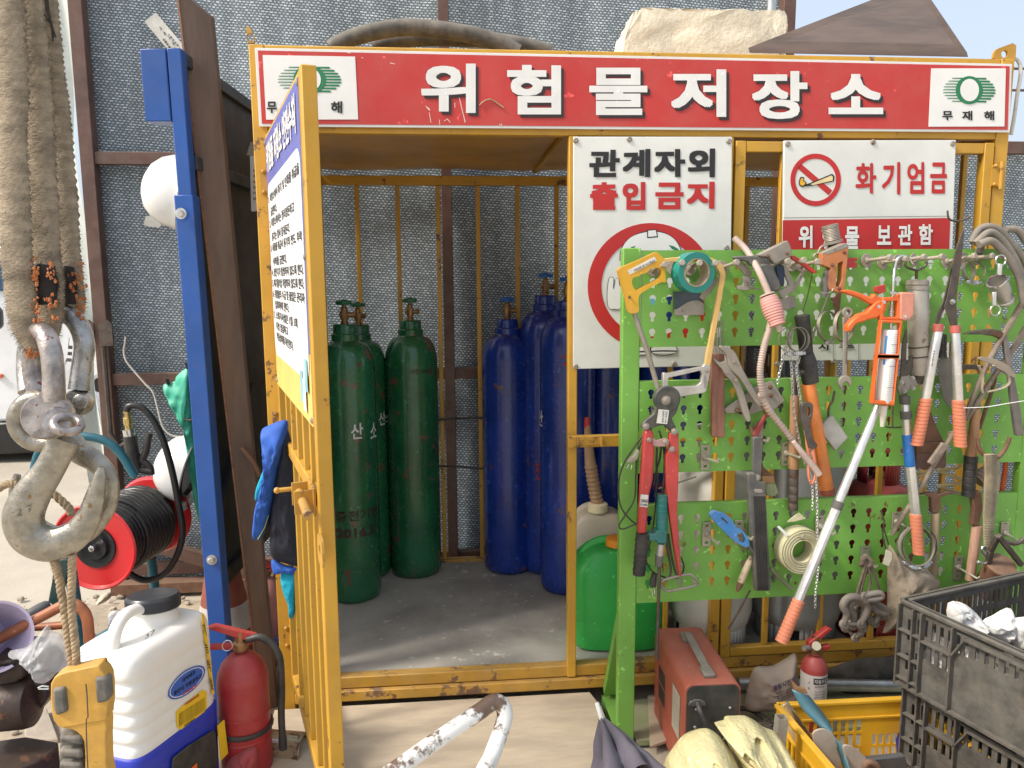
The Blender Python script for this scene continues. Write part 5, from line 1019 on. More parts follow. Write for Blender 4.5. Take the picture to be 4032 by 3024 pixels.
for z in (1130, 1215): TG(t, 'band', DST, B4, f'{480+(z-1000)*.03},{z}', f'{481+(z-1000)*.03},{z+12}', .04, 92, 92, 0)
# hedge shears
t = tool('hedge_shears', 'long hedge shears with silver handles and salmon grips', 'shears')
S(t, 'blade', DST, B4, '878,100 876,180 870,250 848,430 830,560 812,700 812,800 822,948 760,955 740,880 705,790 732,700 770,500 800,320 840,190', .075, .004, bev=.001); S(t, 'blade', DST, B4, '862,190 800,420 760,600 735,720 712,800 690,850 655,942 630,935 638,870 690,760 720,650 770,430 820,240', .068, .004, bev=.001)
g = G(); nut(g, B4, '772,748', .080, 19, h=.007); g.ob('pivot_bolt', ZNC, t)
for (p0, p1, p2), c_ in ((('652,942', '646,1005', '540,1592'), 0), (('798,955', '800,1018', '826,1612'), 1)):
    TG(t, 'collar', M('collar_red', (.45, .10, .08), .45, dust=.3), B4, p0, p1, .075, 43, 45, 0); TG(t, 'handle', ALU, B4, p1, p2, .075, 40, 42, 0)
TG(t, 'grip', SAL, B7, '408,112', '348,418', .075, 40, 40, 13, .10); TG(t, 'grip', SAL, B7, '620,125', '632,428', .075, 40, 40, 13, .10); g = G(); g.text('SHEARS', Y(B4('590,1310 612,1172 624,1174 602,1312'), yo(.0905)), .01); g.ob('print', INK, t)
# telescopic loppers
t = tool('lopper', 'telescopic lopper with a long pale pole slanting across the lower panel', 'lopper')
S(t, 'blade', DST, B4, '374,980 382,1020 372,1290 430,1205 500,1090 557,1012 560,1050 520,1180 372,1420 382,1560 310,1545 330,1300 340,1120', .045, .006, bev=.001); S(t, 'jaw', DSTL, B4, '330,1400 400,1390 520,1430 530,1460 400,1520 320,1560 300,1500', .04, .012, bev=.002); [nut(G(), B4, p, .055, 15).ob('bolt', ZNC, t) for p in ('425,1410', '430,1500', '330,1450', '355,1528')]
TG(t, 'pole', ALU, B6, '840,150', '604,722', .06, 23, 27, 0, off2=.12); TG(t, 'clamp_ring', DGR, B6, '610,712', '590,760', .12, 34, 33, 1, 0); TG(t, 'pole', ALU, B6, '596,748', '362,1312', .12, 30, 29, 0, off2=.16, n=10); TG(t, 'grip', SAL, B6, '372,1298', '266,1552', .158, 36, 38, 12, .09, off2=.17)
TG(t, 'clamp_ring', DGR, B7, '268,95', '270,152', .05, 36, 34, 1, 0); TG(t, 'pole', ALU, B7, '271,150', '284,352', .05, 27, 28, 0, off2=.055); TG(t, 'clamp_ring', DGR, B7, '275,195', '279,246', .052, 37, 37, 1, .0); TG(t, 'pole', ALU, B7, '283,345', '340,872', .055, 31, 34, 0, off2=.065, n=10); TG(t, 'blue_label', M('label_blue', (.02, .15, .45), .4, dust=.12, scratch=.5), B7, '284,348', '305,556', .055, 33.5, 34.5, 0, off2=.059); TG(t, 'grip', SAL, B7, '339,868', '361,1130', .066, 39, 38, 11, .09, off2=.07)
TB(None, 't_handle_key', DST, B7, '190,165 190,298', .03, 5, label='small dark T-handled key behind the lopper', cat_='key'); TB(bpy.data.objects['t_handle_key'], 'crossbar', DST, B7, '145,298 170,303 225,303 255,297', .03, 6)
t = tool('trowel', 'pointed grey trowel with a black handle between the shear handles', 'trowel'); S(t, 'blade', M('trowel_grey', (.22, .21, .19), .4, .5, dust=.4), B4, '640,1252 700,1240 768,1230 785,1400 792,1560 775,1620 745,1660 700,1600 660,1420', .03, .003); TG(t, 'handle', BLK, B4, '690,1030', '680,1225', .035, 34, 42, 4, .1); TG(t, 'ferrule', DST, B4, '681,1220', '679,1240', .035, 45, 45, 0)
t = tool('wide_brush', 'wide worn paint brush hanging bristles down behind the lopper', 'paint brush'); S(t, 'handle', RST, B7, '395,190 445,200 480,300 530,400 350,402 400,300', .02, .014, bev=.004); S(t, 'ferrule', RST, B7, '345,400 536,398 540,470 344,472', .018, .018); S(t, 'bristles', M('brown_bristle', (.14, .075, .055), .95, sc=40, stretch=(6, 6, 1), bump=.7, dust=.3), B7, '345,472 540,470 541,560 520,572 500,564 470,578 440,570 400,582 370,572 344,578', .02, .015)
t = tool('pick_hammer', 'curved pick head with a flat steel handle at the right of the rack', 'pick'); S(t, 'head', DST, H1, '192,910 250,885 330,874 420,870 470,880 515,912 470,945 420,925 330,912 250,912', .06, .016, bev=.003); S(t, 'handle', M('steel_flat', (.17, .15, .145), .5, .4, dust=.5), H1, '485,915 520,905 548,1050 590,1300 625,1480 650,1690 590,1690 560,1480 530,1200', .06, .014, bev=.003)
S(t, 'grip', M('steel_flat2', (.17, .15, .145), .5, .4, dust=.5), B7, '960,280 1000,270 1048,700 1040,770', .06, .012) if 0 else None
t = tool('claw_hammer', 'hammer with a wooden shaft and black rubber grip on the right', 'hammer'); TG(t, 'shaft', WOOD, B7, '735,180', '702,495', .035, 30, 36, 0); TG(t, 'grip', BLK, B7, '703,488', '683,752', .035, 44, 42, 6, .06); S(t, 'head', DST, H1, '165,1150 250,1145 310,1150 380,1160 380,1185 250,1180 165,1185', .03, .02)
t = tool('hoe', 'short hoe with a rusty socket and pale wooden shaft on the lower panel', 'hoe'); S(t, 'blade', RST, B7, '350,748 420,732 470,730 492,742 550,722 642,738 560,742 505,762 505,832 490,862 450,862 445,765 400,742', .03, .018, bev=.003); TG(t, 'shaft', M('grey_wood', (.34, .24, .14), .75, sc=14, stretch=(6, 6, 1), dust=.4), B7, '470,862', '452,1300', .04, 27, 26, 0)
t = tool('hand_axe', 'tool with a rusty socket and worn pinkish wooden shaft beside the ribbed strap', 'hand tool'); S(t, 'socket', RST, B7, '705,722 772,720 782,830 756,950 710,946 722,830', .03, .02, bev=.004); TG(t, 'shaft', M('pink_wood', (.40, .22, .15), .7, sc=14, stretch=(6, 6, 1), dust=.35), B7, '742,945', '695,1300', .04, 33, 31, 0)
t = tool('ratchet_strap', 'folded ribbed tan strap hanging from a curved ribbed hook', 'strap'); WEB = M('strap_tan', (.34, .28, .18), .85, dust=.3, sc=30, bump=.6)
g = G(); PL = B7('790,478 795,600 790,760 786,900 790,1105'); PR = B7('872,476 868,600 862,760 855,900 838,1095'); A_ = cat([yp(p, yo(.085)) for p in PL], 24); B_ = cat([yp(p, yo(.085)) for p in PR], 24)
for i, (a, b) in enumerate(zip(A_, B_)):
    d = (-.004 if i % 2 else 0); g.v += [a+V((0, d, 0)), b+V((0, d, 0)), b+V((0, .006, 0)), a+V((0, .006, 0))]
for i in range(len(A_)-1):
    for q in range(4): g.f.append((i*4+q, i*4+(q+1) % 4, i*4+4+(q+1) % 4, i*4+4+q))
g.f += [(0, 1, 2, 3), (len(g.v)-1, len(g.v)-2, len(g.v)-3, len(g.v)-4)]
g.ob('strap', WEB, t, ang=180); S(t, 'back_fold', WEB, B7, '855,500 890,508 893,640 880,760 858,900 850,760 862,620', .06, .008)
TB(None, 'ribbed_hook', RST, C7, '1140,50 1148,120 1190,185 1290,212 1350,160 1385,95 1402,45', .075, [14, 17, 19, 19, 18, 17, 16], label='ribbed rusty hook carrying the tan strap', cat_='hook')
t = tool('shackle', 'small bright shackle at the foot of the tan strap', 'shackle'); TB(t, 'bow', CHR, B7, '752,1186 800,1190 800,1150 775,1115 775,1090 795,1080', .09, 9, sm=4); TB(t, 'pin', ZNC, B7, '742,1180 770,1190', .09, 13, bev=.001)
t = tool('rusty_canister', 'rusty drum with a bent steel handle above the grey crate', 'canister'); a, b = yp(B7('900,1195')[0], yo(.10)), yp(B7('800,1370')[0], yo(.03)); G().lathe([(.040, 0), (.044, .002), (.044, .012), (.041, .014), (.041, (b-a).length), (.03, (b-a).length+.004)], 28, a, b-a).ob('drum', RST, t)
g = G(); P = [yp(p, yo(o_)) for p, o_ in zip(B7('1030,1200 880,1010 830,1110 815,1190'), (.12, .14, .11, .09))]
for i in range(3): g.bar(P[i], P[i+1], .016, .014, (0, 1, 0))
g.ob('handle', DST, t, bev=.002); TB(t, 'lever', DST, B7, '930,1050 1000,1060 1048,1030', .08, 16)
# hoses, coupling, sticks, belts
HB = M('hose_dusty', (.17, .15, .125), .7, dust=.5, sc=9)
t = tool('hose_bundle', 'bundle of dusty grey hoses draped over the right end of the rack', 'hose')
for s, o_ in (('945,235 1000,130 1080,95 1180,125 1290,240 1360,330 1430,440 1470,700', .03), ('975,245 1080,150 1150,162 1240,255 1330,405 1400,600 1420,800', .06), ('1005,250 1110,218 1200,292 1290,405 1370,580 1398,760', .085), ('1235,120 1330,120 1400,190 1480,330', .02), ('1000,330 1060,190 1180,190 1300,330 1400,500 1440,760', .01)):
    TB(t, 'hose', HB, B4, s, o_, 33, sm=6, n=12)
t = tool('hose_coupling', 'silver cam-lock hose coupling hanging from the rightmost bolt peg', 'coupling'); a, b = yp(B4('1158,572')[0], yo(.085)), yp(B4('1240,740')[0], yo(.06)); L_ = (b-a).length
G().lathe([(.0225, .035), (.0225, .004), (.0235, -.003), (.0275, -.003), (.0285, .006), (.0275, L_*.55), (.022, L_*.6), (.022, L_*.9), (.026, L_*.93), (.026, L_), (.01, L_+.002)], 32, a, b-a).ob('body', M('coupling_alloy', (.48, .46, .42), .4, .75, dust=.3), t); G().lathe([(.0225, -.004), (.028, -.004), (.028, .0), (.0225, .0), (.0225, -.004)], 36, a, b-a).ob('lip', CHR, t)
for k, (s, rc_, rr_) in enumerate((('1180,415 1215,418 1205,515 1172,512', '1195,388', 46), ('1128,665 1162,660 1160,782 1130,780', '1147,822', 46))):
    S(t, 'lever', ALU, B4, s, .10, .008, bev=.002); o = yp(B4(rc_)[0], yo(.10)); G().tube([o+V((math.cos(q*.2618), 0, math.sin(q*.2618)))*rp(B4, rr_) for q in range(24)], .0022, 6, closed=True).ob('pull_ring', CHR, t)
STI = M('bark_stick', (.21, .16, .12), .85, sc=22, var=.3, dust=.4, bump=.8); LTH = M('old_leather', (.28, .23, .175), .75, dust=.55, sc=14)
TB(None, 'branch', STI, H1, '650,640 560,800 480,930 390,1090 300,1290 200,1530 120,1700', [.05, .07, .07, .065, .06, .05, .03], [24, 22, 21, 20, 19, 17, 15], wob=.0015, wsc=60, label='bark-covered stick slanting down left from the hoses', cat_='stick')
TB(None, 'branch', STI, H1, '660,860 560,1030 440,1200 330,1370 200,1570', [.04, .055, .055, .05, .04], [24, 23, 21, 22, 20], wob=.0012, wsc=60, label='second pale stick crossing under the leather belt', cat_='stick')
TB(None, 'long_stick', STI, C7, '945,0 830,190 700,410 560,640 440,840', [.06, .06, .055, .05, .04], [22, 21, 20, 19, 17], wob=.001, wsc=60, label='long weathered stick running down to the big hose clamps', cat_='stick'); S(None, 'stick_offcut', STI, C7, '742,255 860,90 905,110 895,130 770,275', .085, .012, label='short split piece of wood tied to the long stick', cat_='wood piece')
TB(None, 'rebar', RST, H1, '430,1240 400,1350 350,1500 305,1640', .02, [13, 14, 14, 13], label='short length of dark rebar behind the belt', cat_='rebar')
t = tool('leather_belt', 'curled dusty leather belt near the right end of the rack', 'belt'); S(t, 'strap', LTH, H1, '300,1095 330,1082 420,1100 530,1150 585,1215 575,1245 480,1200 400,1140 320,1112', .085, .006, sm=2); TB(t, 'curl', LTH, H1, '300,1150 330,1230 325,1320 330,1360', .09, [18, 16, 14, 12], flat=.35); TB(t, 'curl', LTH, H1, '410,1150 510,1210 535,1280 480,1325 370,1352', .095, 16, flat=.4)
TB(None, 'zip_tie', WHT, B7, '655,176 800,170 920,150 1060,128', [.1, .1, .095, .09], 5, flat=.5, label='white cable tie sticking out to the right of the shears', cat_='cable tie')
TB(None, 'yellow_coil', M('coil_cream', (.60, .46, .22), .5, dust=.3), B7, '640,535 600,570 490,580 520,600 630,640 620,670 495,685 540,705 620,730', -.06, 13, sm=5, label='pale yellow coiled hose seen through the gap above the lower panel', cat_='hose'); TB(None, 'cream_coil', M('coil_cream', (.6, .46, .22)), B7, '300,600 420,595 440,605 330,630 410,680 380,690 300,720', -.07, 11, sm=5, label='short cream coil in the gap left of the brown brush', cat_='hose')
TB(None, 'orange_bar', M('bar_orange', (.60, .10, .02), .5, dust=.2), B7, '935,500 905,730', -.04, 17, label='orange round bar standing behind the right end of the rack', cat_='bar'); t = tool('air_filter', 'ribbed dusty pink filter cup behind the tan strap', 'filter'); TG(t, 'cup', M('dusty_pink', (.34, .22, .16), .6, dust=.5), B7, '850,560', '740,650', .0, 40, 62, 6, .12)
TB(None, 'twisted_wire', DST, H1, '1,0 1,1' if 0 else '240,0 190,30 120,40 70,20 60,-40', -.12, 8, label='black wire loop curling out of the right cage door', cat_='wire')
# shackle bunch, canvas bag
t = tool('knotted_rope', 'brown rope knotted on a hook plate, holding the bunch of shackles', 'rope'); RB = M('rope_brown', (.19, .14, .10), .9, sc=30, bump=.7, bsc=150)
for s in ('222,1060 205,1150 165,1280 140,1420', '245,1070 262,1190 255,1280 225,1330', '255,1070 300,1180 340,1290', '235,1080 215,1180 180,1330'): TB(t, 'strand', RB, C7, s, .055, 11, wob=.0012, wsc=120)
g = G(); o = yp(C7('218,1065')[0], yo(.05)); g.tube([o+V((.015*math.cos(k*.9)*(1+.2*math.sin(k)), .010*math.sin(k*1.7), .014*math.sin(k*.9+.4*math.sin(k*.5)))) for k in range(18)], .0058, 8, sm=4); g.ob('knot', RB, t)
SHK = M('old_shackle', (.24, .205, .175), .6, .25, dust=.5, rust=.25, sc=16)
us = [('45,1570 70,1490 40,1420 75,1362 140,1348 205,1370 240,1430 220,1500 185,1570', .07, 'front left shackle of the hanging bunch, largest bow'), ('120,1580 130,1500 95,1440 120,1390 180,1385 220,1440 200,1540 205,1600', .05, 'shackle in the middle of the bunch, behind the largest bow'), ('240,1370 300,1400 390,1450 400,1480 330,1470 260,1410', .06, 'shackle lying sideways across the top right of the bunch'), ('215,1345 270,1325 340,1320 352,1350 300,1366 230,1370', .08, 'topmost shackle of the hanging bunch'), ('300,1560 330,1500 290,1440 250,1430 240,1480 270,1540', .04, 'lower right shackle of the hanging bunch'), ('330,1500 400,1520 420,1490 350,1450 290,1440', .03, 'rightmost shackle tucked against the canvas bag'), ('150,1480 140,1430 170,1400 215,1430 225,1500 215,1560', .02, 'shackle at the back of the bunch, behind the rope'), ('60,1600 100,1560 160,1580 190,1640 140,1680', .03, 'lowest left shackle of the hanging bunch')]
for s, o_, lb in us:
    t = T('shackle', lb, 'shackle', 'shackles roped together below the rack'); TB(t, 'bow', SHK, C7, s, o_+.005, [26, 30, 32, 33, 33, 33, 32, 30, 26][:len(s.split())] if len(s.split()) > 6 else 29, sm=5, n=14)
    P = C7(s); e = [P[0], P[-1]]
    g = G(); A_, B_ = yp(e[0], yo(o_+.005)), yp(e[1], yo(o_+.005)); d = (B_-A_).normalized()
    for q in (A_, B_): g.lathe([(.013, -.006), (.0155, -.003), (.0155, .004), (.013, .007)], 18, q, (.2, -1, .1))
    g.tube([A_-d*.012, B_+d*.012], .006, 10); g.ob('pin', SHK, t, bev=.001)
t = tool('canvas_bag', 'limp beige canvas bag hanging below the lower panel', 'bag'); CAN = M('canvas_beige', (.36, .285, .20), .85, var=.15, sc=5, dust=.4, bump=.4, bsc=120)
P = cat2(C7('420,925 450,960 520,1035 640,1105 730,1125 800,1190 832,1232 800,1300 720,1330 620,1330 560,1330 540,1380 530,1480 520,1590 440,1610 385,1645 362,1635 398,1570 400,1400 400,1250 402,1110 400,1000'), 5)
pillow(P, yo(.04), .028, rings=8, wr=.7, ws=16).ob('sack', CAN, t, ang=60); S(t, 'tag', M('paper_tag', (.62, .54, .40), .8, dust=.2), C7, '392,960 440,985 440,1045 415,1100 365,1080 385,1010', .075, .002); TB(t, 'string', DST, C7, '345,640 375,720 372,780 395,860 412,920', .03, 6); TB(t, 'string', DST, C7, '372,780 365,850 385,940 400,1000', .035, 6)
# ============================================================ crane sling, shackles, hooks, pendant (close to the camera)
HY_ = -1.40
def hy(s, c_, d=0): return [yp(p, HY_+d) for p in c_(s)]
def hr(c_, r): return r*c_.k*.000337
SLG = M('sling_web', (.33, .265, .185), .9, var=.3, sc=30, bump=.9, bsc=160, dust=.35, stretch=(1, 1, 2.2)); SLD = M('sling_worn', (.035, .028, .026), .9, sc=30, bump=.9); TUF = M('orange_tuft', (.44, .15, .05), .95, sc=40, bump=.9)
sl = T('lifting_sling', 'frayed woven lifting sling hanging from above in the left foreground', 'sling')
def strand(par, pts, r, flat, seed, mat=SLG, n=22, ups=26):
    P = cat(pts, ups); rr = [v.x for v in cat([V((q, 0, 0)) for q in r], ups)]; g = G(); m = len(P)
    for i in range(m):
        tt = (P[min(i+1, m-1)]-P[max(i-1, 0)]).normalized(); x = tt.cross(V((0, 1, 0))).normalized(); y = tt.cross(x)
        for j in range(n):
            a = 2*math.pi*j/n; row = (i // 2); w = 1+.16*(1 if (row+j) % 2 else -.5)*(1 if i % 2 else .2)+.14*NZ.noise(V((i*.09, j*.6, seed)))+.05*NZ.noise(V((i*.7, j*2, seed)))
            g.v.append(P[i]+x*(math.cos(a)*rr[i]*w)+y*(math.sin(a)*rr[i]*flat*w))
    for i in range(m-1):
        for j in range(n): g.f.append((i*n+j, i*n+(j+1) % n, (i+1)*n+(j+1) % n, (i+1)*n+j))
    g.f.append(tuple(range(n))); g.f.append(tuple((m-1)*n+j for j in range(n)))
    o = g.ob('strap', mat, par, ang=180); fz = G()
    for k in range(int(m*4)):            # loose fibres along the two edges
        i = rnd.randrange(2, m-2); sgn = rnd.choice((-1, 1)); tt = (P[i+1]-P[i]).normalized(); x = tt.cross(V((0, 1, 0))).normalized()*sgn; p = P[i]+x*rr[i]*.95; l = rnd.uniform(.003, .010); d = (x+tt*rnd.uniform(-.7, 1.1)+V((0, rnd.uniform(-.8, .3), 0))).normalized(); w = tt*rnd.uniform(.0003, .0007)
        fz.add([p-w, p+w, p+d*l*.6+w*.6+tt*l*.15, p+d*l+tt*l*.35], [(0, 1, 2, 3)])
    fz.ob('fringe', mat, o, fix=False)
strand(sl, [a+V((0, 0, 0)) for a in hy('45,-700 40,0 75,500 85,1000 110,1659', A1)+hy('128,200 150,420 190,560 235,640', A2)], [hr(A1, q) for q in (110, 105, 92, 88, 92, 92, 85, 60, 22)], .42, 1)
strand(sl, hy('185,-700 190,0 225,500 255,1000 290,1659', A1, .035)+hy('315,200 330,400 345,560', A2, .035), [hr(A1, q) for q in (80, 85, 95, 98, 100, 95, 80, 30)], .42, 2)
strand(sl, hy('265,-700 290,0 335,500 385,1000 440,1659', A1, .075)+hy('470,200 490,330 515,480', A2, .075), [hr(A1, q) for q in (75, 80, 88, 92, 85, 75, 62, 16)], .42, 3)
strand(sl, hy('10,-700 5,0 20,600', A1, .05), [hr(A1, q) for q in (60, 60, 30)], .4, 5)
strand(sl, hy('300,70 290,200 310,330', A2, .012), [hr(A2, q) for q in (50, 78, 50)], .5, 4, SLD); strand(sl, hy('450,80 440,200 450,330', A2, .055), [hr(A2, q) for q in (30, 55, 40)], .5, 6, SLD)
g = G()
for k in range(150):
    c_ = rnd.choice(((230, 140), (330, 120), (245, 330), (335, 330), (260, 420), (350, 420), (525, 150), (530, 300), (525, 400), (480, 180), (195, 640), (235, 660))); p = yp(A2(f'{c_[0]+rnd.gauss(0,20)},{c_[1]+rnd.gauss(0,38 if c_[1]<600 else 10)}')[0], HY_+rnd.uniform(-.012, .0)+(.055 if c_[0] > 450 else 0)); g.sph(p, rnd.uniform(.0009, .0024), 6, 4, (1, .8, rnd.uniform(1, 2)))
g.ob('worn_lining', TUF, sl, wob=.0016, wsc=420)
g = G()
for s in ('270,-300 300,20 320,110 345,220 352,250', '285,-300 310,30 330,140 365,245', '265,60 300,120 335,160 345,270'): g.tube([yp(p, HY_+.06) for p in A1(s)], [.0022, .002, .0016, .001, .0005][:len(A1(s))], 6, sm=4)
g.ob('torn_thread', SLD, sl)
HK1 = M('hook_steel', (.33, .305, .255), .28, .8, var=.28, dust=.16, rust=.22, sc=40, bump=.35, bsc=130, rcol=(.16, .09, .03), dcol=(.44, .36, .24)); SH1 = M('shackle_red', (.36, .32, .295), .3, .7, var=.45, dust=.1, rust=.27, sc=38, bump=.3, bsc=140, rcol=(.17, .045, .04)); SH2 = M('shackle_grey', (.35, .34, .32), .28, .8, var=.3, dust=.16, rust=.2, sc=40, bump=.35, bsc=140)
def htube(par, name, mat, c_, s, r, d, sm=6, n=20, closed=False, flat=1.0, **kw):
    P = c_(s); dd = d if isinstance(d, (list, tuple)) else [d]*len(P); rr = [hr(c_, q) for q in r] if isinstance(r, (list, tuple)) else hr(c_, r)
    return G().tube([yp(p, HY_+q) for p, q in zip(P, dd)], rr, n, sm=sm, closed=closed, flat=flat, n0=(0, 1, 0)).ob(name, mat, par, ang=60, **kw)
def edisc(par, name, mat, c_, ctr, r, d, th, ax=(0, -1, 0), hole=0):
    o = yp(c_(ctr)[0], HY_+d); r = hr(c_, r); h = hr(c_, hole)
    pr = [(r*.88, 0), (r, th*.2), (r, th*.8), (r*.88, th)] if not hole else [(h, 0), (r*.88, 0), (r, th*.2), (r, th*.8), (r*.88, th), (h, th), (h, 0)]
    return G().lathe(pr, 40, o, ax).ob(name, mat, par, ang=35)
t = T('bow_shackle', 'grey bow shackle behind the reddish one, its right leg embossed', 'shackle')
htube(t, 'bow', SH2, A2, '185,905 175,720 200,560 300,425 430,392 515,470 552,600 530,760 515,890', [62, 64, 66, 68, 68, 68, 68, 66, 70], [.03, .05, .055, .06, .06, .055, .05, .045, .04]); edisc(t, 'eye', SH2, A2, '540,960', 92, .055, .03); edisc(t, 'pin', SH2, A2, '530,962', 50, .024, .004)
g = G().text('JIL', [yp(p, HY_-.0005) for p in A2('425,725 440,545 478,548 465,728')], .02); g.ob('embossing', SH2, t)
t = T('bow_shackle', 'reddish worn bow shackle looped through the sling, with a ring pin', 'shackle')
htube(t, 'bow', SH1, A2, '350,960 352,860 348,740 330,620 290,520 235,500 215,560 205,640 210,760 230,900', [72, 68, 66, 66, 64, 60, 58, 58, 60, 66], [-.028, -.028, -.026, -.022, -.01, .01, .03, .036, .036, .03])
edisc(t, 'eye', SH1, A2, '345,1055', 152, -.012, .030, (.1, -1, .12)); edisc(t, 'pin_collar', SH1, A2, '388,1095', 92, -.042, .016, (.25, -1, .25)); o = yp(A2('440,1112')[0], HY_-.066)
ax = V((.35, -.45, .85)).normalized(); x = ax.orthogonal().normalized(); y_ = ax.cross(x); G().tube([o+x*math.cos(q*math.pi/14)*.0150+y_*math.sin(q*math.pi/14)*.0150 for q in range(28)], .0058, 12, closed=True).ob('pin_ring', SH1, t)
t = T('crane_hook', 'large worn crane hook stamped 2T in the left foreground', 'hook'); o = yp(A2('268,1092')[0], HY_+.005); R_ = hr(A2, 155)
G().tube([o+V((math.cos(q*math.pi/20), .04*math.cos(q*math.pi/20), math.sin(q*math.pi/20)))*R_ for q in range(40)], hr(A2, 58), 18, closed=True).ob('eye', HK1, t, ang=60)
htube(t, 'body', HK1, PX, '255,1725 232,1775 190,1855 128,1945 92,2035 118,2112 200,2142 288,2112 345,2045 374,1955 391,1880 398,1840', [60, 58, 59, 71, 80, 80, 74, 62, 50, 38, 26, 11], -.012, n=26, flat=.62)
g = G(); g.text('2', [yp(p, HY_-.0302) for p in A3('95,62 135,52 132,2 92,12')], .02); g.text('T', [yp(p, HY_-.0302) for p in A3('160,45 205,32 200,-14 156,0')], .02); g.ob('stamp', HK1, t)
t = T('crane_hook', 'second crane hook turned the other way behind the stamped one', 'hook'); htube(t, 'body', HK1, PX, '270,1740 320,1785 375,1818 418,1870 430,1940 405,2020 330,2100 210,2115 95,2035 62,1940 68,1868', [56, 50, 46, 44, 42, 42, 45, 50, 42, 28, 14], .05, n=22, flat=.75)
t = T('hemp_rope', 'twisted hemp rope tied through the hook and holding the yellow pendant', 'rope')
def twist(par, P, r, turns, n=3):
    P = cat(P, 14); m = len(P)
    for k in range(n):
        Q = []
        for i, p in enumerate(P):
            tt = (P[min(i+1, m-1)]-P[max(i-1, 0)]).normalized(); x = tt.cross(V((0, 1, 0))).normalized(); y = tt.cross(x); a = 2*math.pi*(turns*i/m+k/n); Q.append(p+(x*math.cos(a)+y*math.sin(a))*r*.55+NZ.noise_vector(p*90)*r*.12)
        G().tube(Q, r*.62, 8).ob('strand', ROPE, par, ang=180)
    fz = G()
    for k in range(m*5):
        i = rnd.randrange(m); an = rnd.uniform(0, 6.28); d = V((math.cos(an), math.sin(an), rnd.uniform(-.9, .9))).normalized(); p = P[i]+d*r*.9; w = V((0, 0, 1))*.0003; fz.add([p-w, p+w, p+d*rnd.uniform(.002, .006)+w*.5], [(0, 1, 2)])
    fz.ob('fibres', ROPE, par, fix=False)
twist(t, hy('345,330 382,480 418,700 445,900 475,1075', A3, -.01), .0052, 9); twist(t, hy('462,300 458,450 456,620 472,800 486,950 480,1085', A3, -.015), .0050, 10); twist(t, hy('-60,1560 60,1500 150,1530 330,1560 440,1650 470,1700', A2, .022), .005, 6)
# pendant remote
t = T('pendant_control', 'dirty yellow crane pendant control with black corners hanging on the rope', 'pendant control'); PY = M('pendant_yellow', (.60, .33, .055), .5, var=.15, dust=.3, rust=.12, sc=22, dcol=(.36, .26, .15)); RB_ = M('pendant_rubber', (.07, .07, .065), .65, dust=.5, sc=20)
def hs(name, mat, s, d0, th, bev=.003, sm=0):
    P = L3(s); P = cat2(P, sm) if sm else P
    return G().ext([yp(p, HY_+d0) for p in P], (0, th, 0)).ob(name, mat, t, bev=bev)
hs('head', PY, '455,905 540,812 690,775 880,735 905,770 960,850 975,1060 962,1190 945,1235 780,1260 560,1300 500,1255 470,1180', -.035, .026, .008, 2)
for s, d in (('465,950 582,932 606,1160 500,1198 478,1120', -.040), ('845,852 935,842 970,880 982,1060 868,1088', -.040)): hs('corner_guard', RB_, s, d, .02, .004)
hs('body', PY, '770,1235 945,1215 952,1400 960,1659 975,1800 790,1800 765,1500 735,1370 640,1310 560,1295', -.033, .026, .007, 2); hs('grip', RB_, '535,1305 640,1315 725,1365 750,1480 765,1800 520,1800 525,1500', -.025, .024, .006)
for k in range(4): hs('grip_rib', RB_, f'525,{1375+k*120} 730,{1385+k*120} 745,{1460+k*120} 535,{1440+k*120}', -.036, .02, .004)
G().tube([yp(p, HY_-.030) for p in L3('640,880 650,825 690,808 725,850')], .003, 8, sm=4).ob('lanyard_eye', RB_, t); G().tube([yp(p, HY_-.02) for p in L3('440,925 380,918 345,935 350,945 440,945')], .0011, 6).ob('clip', CHR, t)
g = G(); g.tube([yp(p, HY_-.0405) for p in L3('775,900 785,1000 790,1120 793,1200 778,1240 785,1500 795,1700')], .0009, 5, sm=3); g.ob('seam', DST, t)
# ============================================================ blue stand with the dark board, plank, helmets, umbrella
bs = T('blue_stand', 'tall blue steel stand with a dark navy board, standing left of the cage', 'stand')
a = zp((710, 188), 2.20); b = zp((985, 390), 2.20); e1 = (b-a); e1.z = 0; e1.normalize(); e2 = V((e1.y, -e1.x, 0))
def bq(u, w, z): return V((a.x+(2.2-z)*.018, a.y-(2.2-z)*.012, 0))+e1*u+e2*w+V((0, 0, z))
def bbox(n, u0, u1, w0, w1, z0_, z1_, m, bev=.003):
    g = G(); g.v = [bq(u, w, z) for z in (z0_, z1_) for u, w in ((u0, w0), (u1, w0), (u1, w1), (u0, w1))]; g.f = [(0, 3, 2, 1), (4, 5, 6, 7), (0, 1, 5, 4), (1, 2, 6, 5), (2, 3, 7, 6), (3, 0, 4, 7)]; return g.ob(n, m, bs, bev=bev)
bbox('post', 0, .045, -.042, .0, 0, 2.20, BLUE); bbox('sleeve', -.006, .052, -.053, .005, 0, 1.765, BLUE); bbox('head_box', -.003, .07, -.122, -.044, 1.985, 2.197, BLUE); bbox('board', .053, .90, -.030, -.018, .50, 2.17, NAVY)
bbox('top_rail', .053, .90, -.05, -.002, 2.16, 2.20, M('rail_navy', (.03, .04, .055), .5, dust=.3)); bbox('cross_rail', .053, .90, -.016, .006, 1.85, 1.89, M('rail_navy', (.03, .04, .055))); bbox('lower_rail', .053, .86, -.05, -.002, .48, .53, NAVY); bbox('post', .86, .90, -.045, 0, 0, 2.15, NAVY)
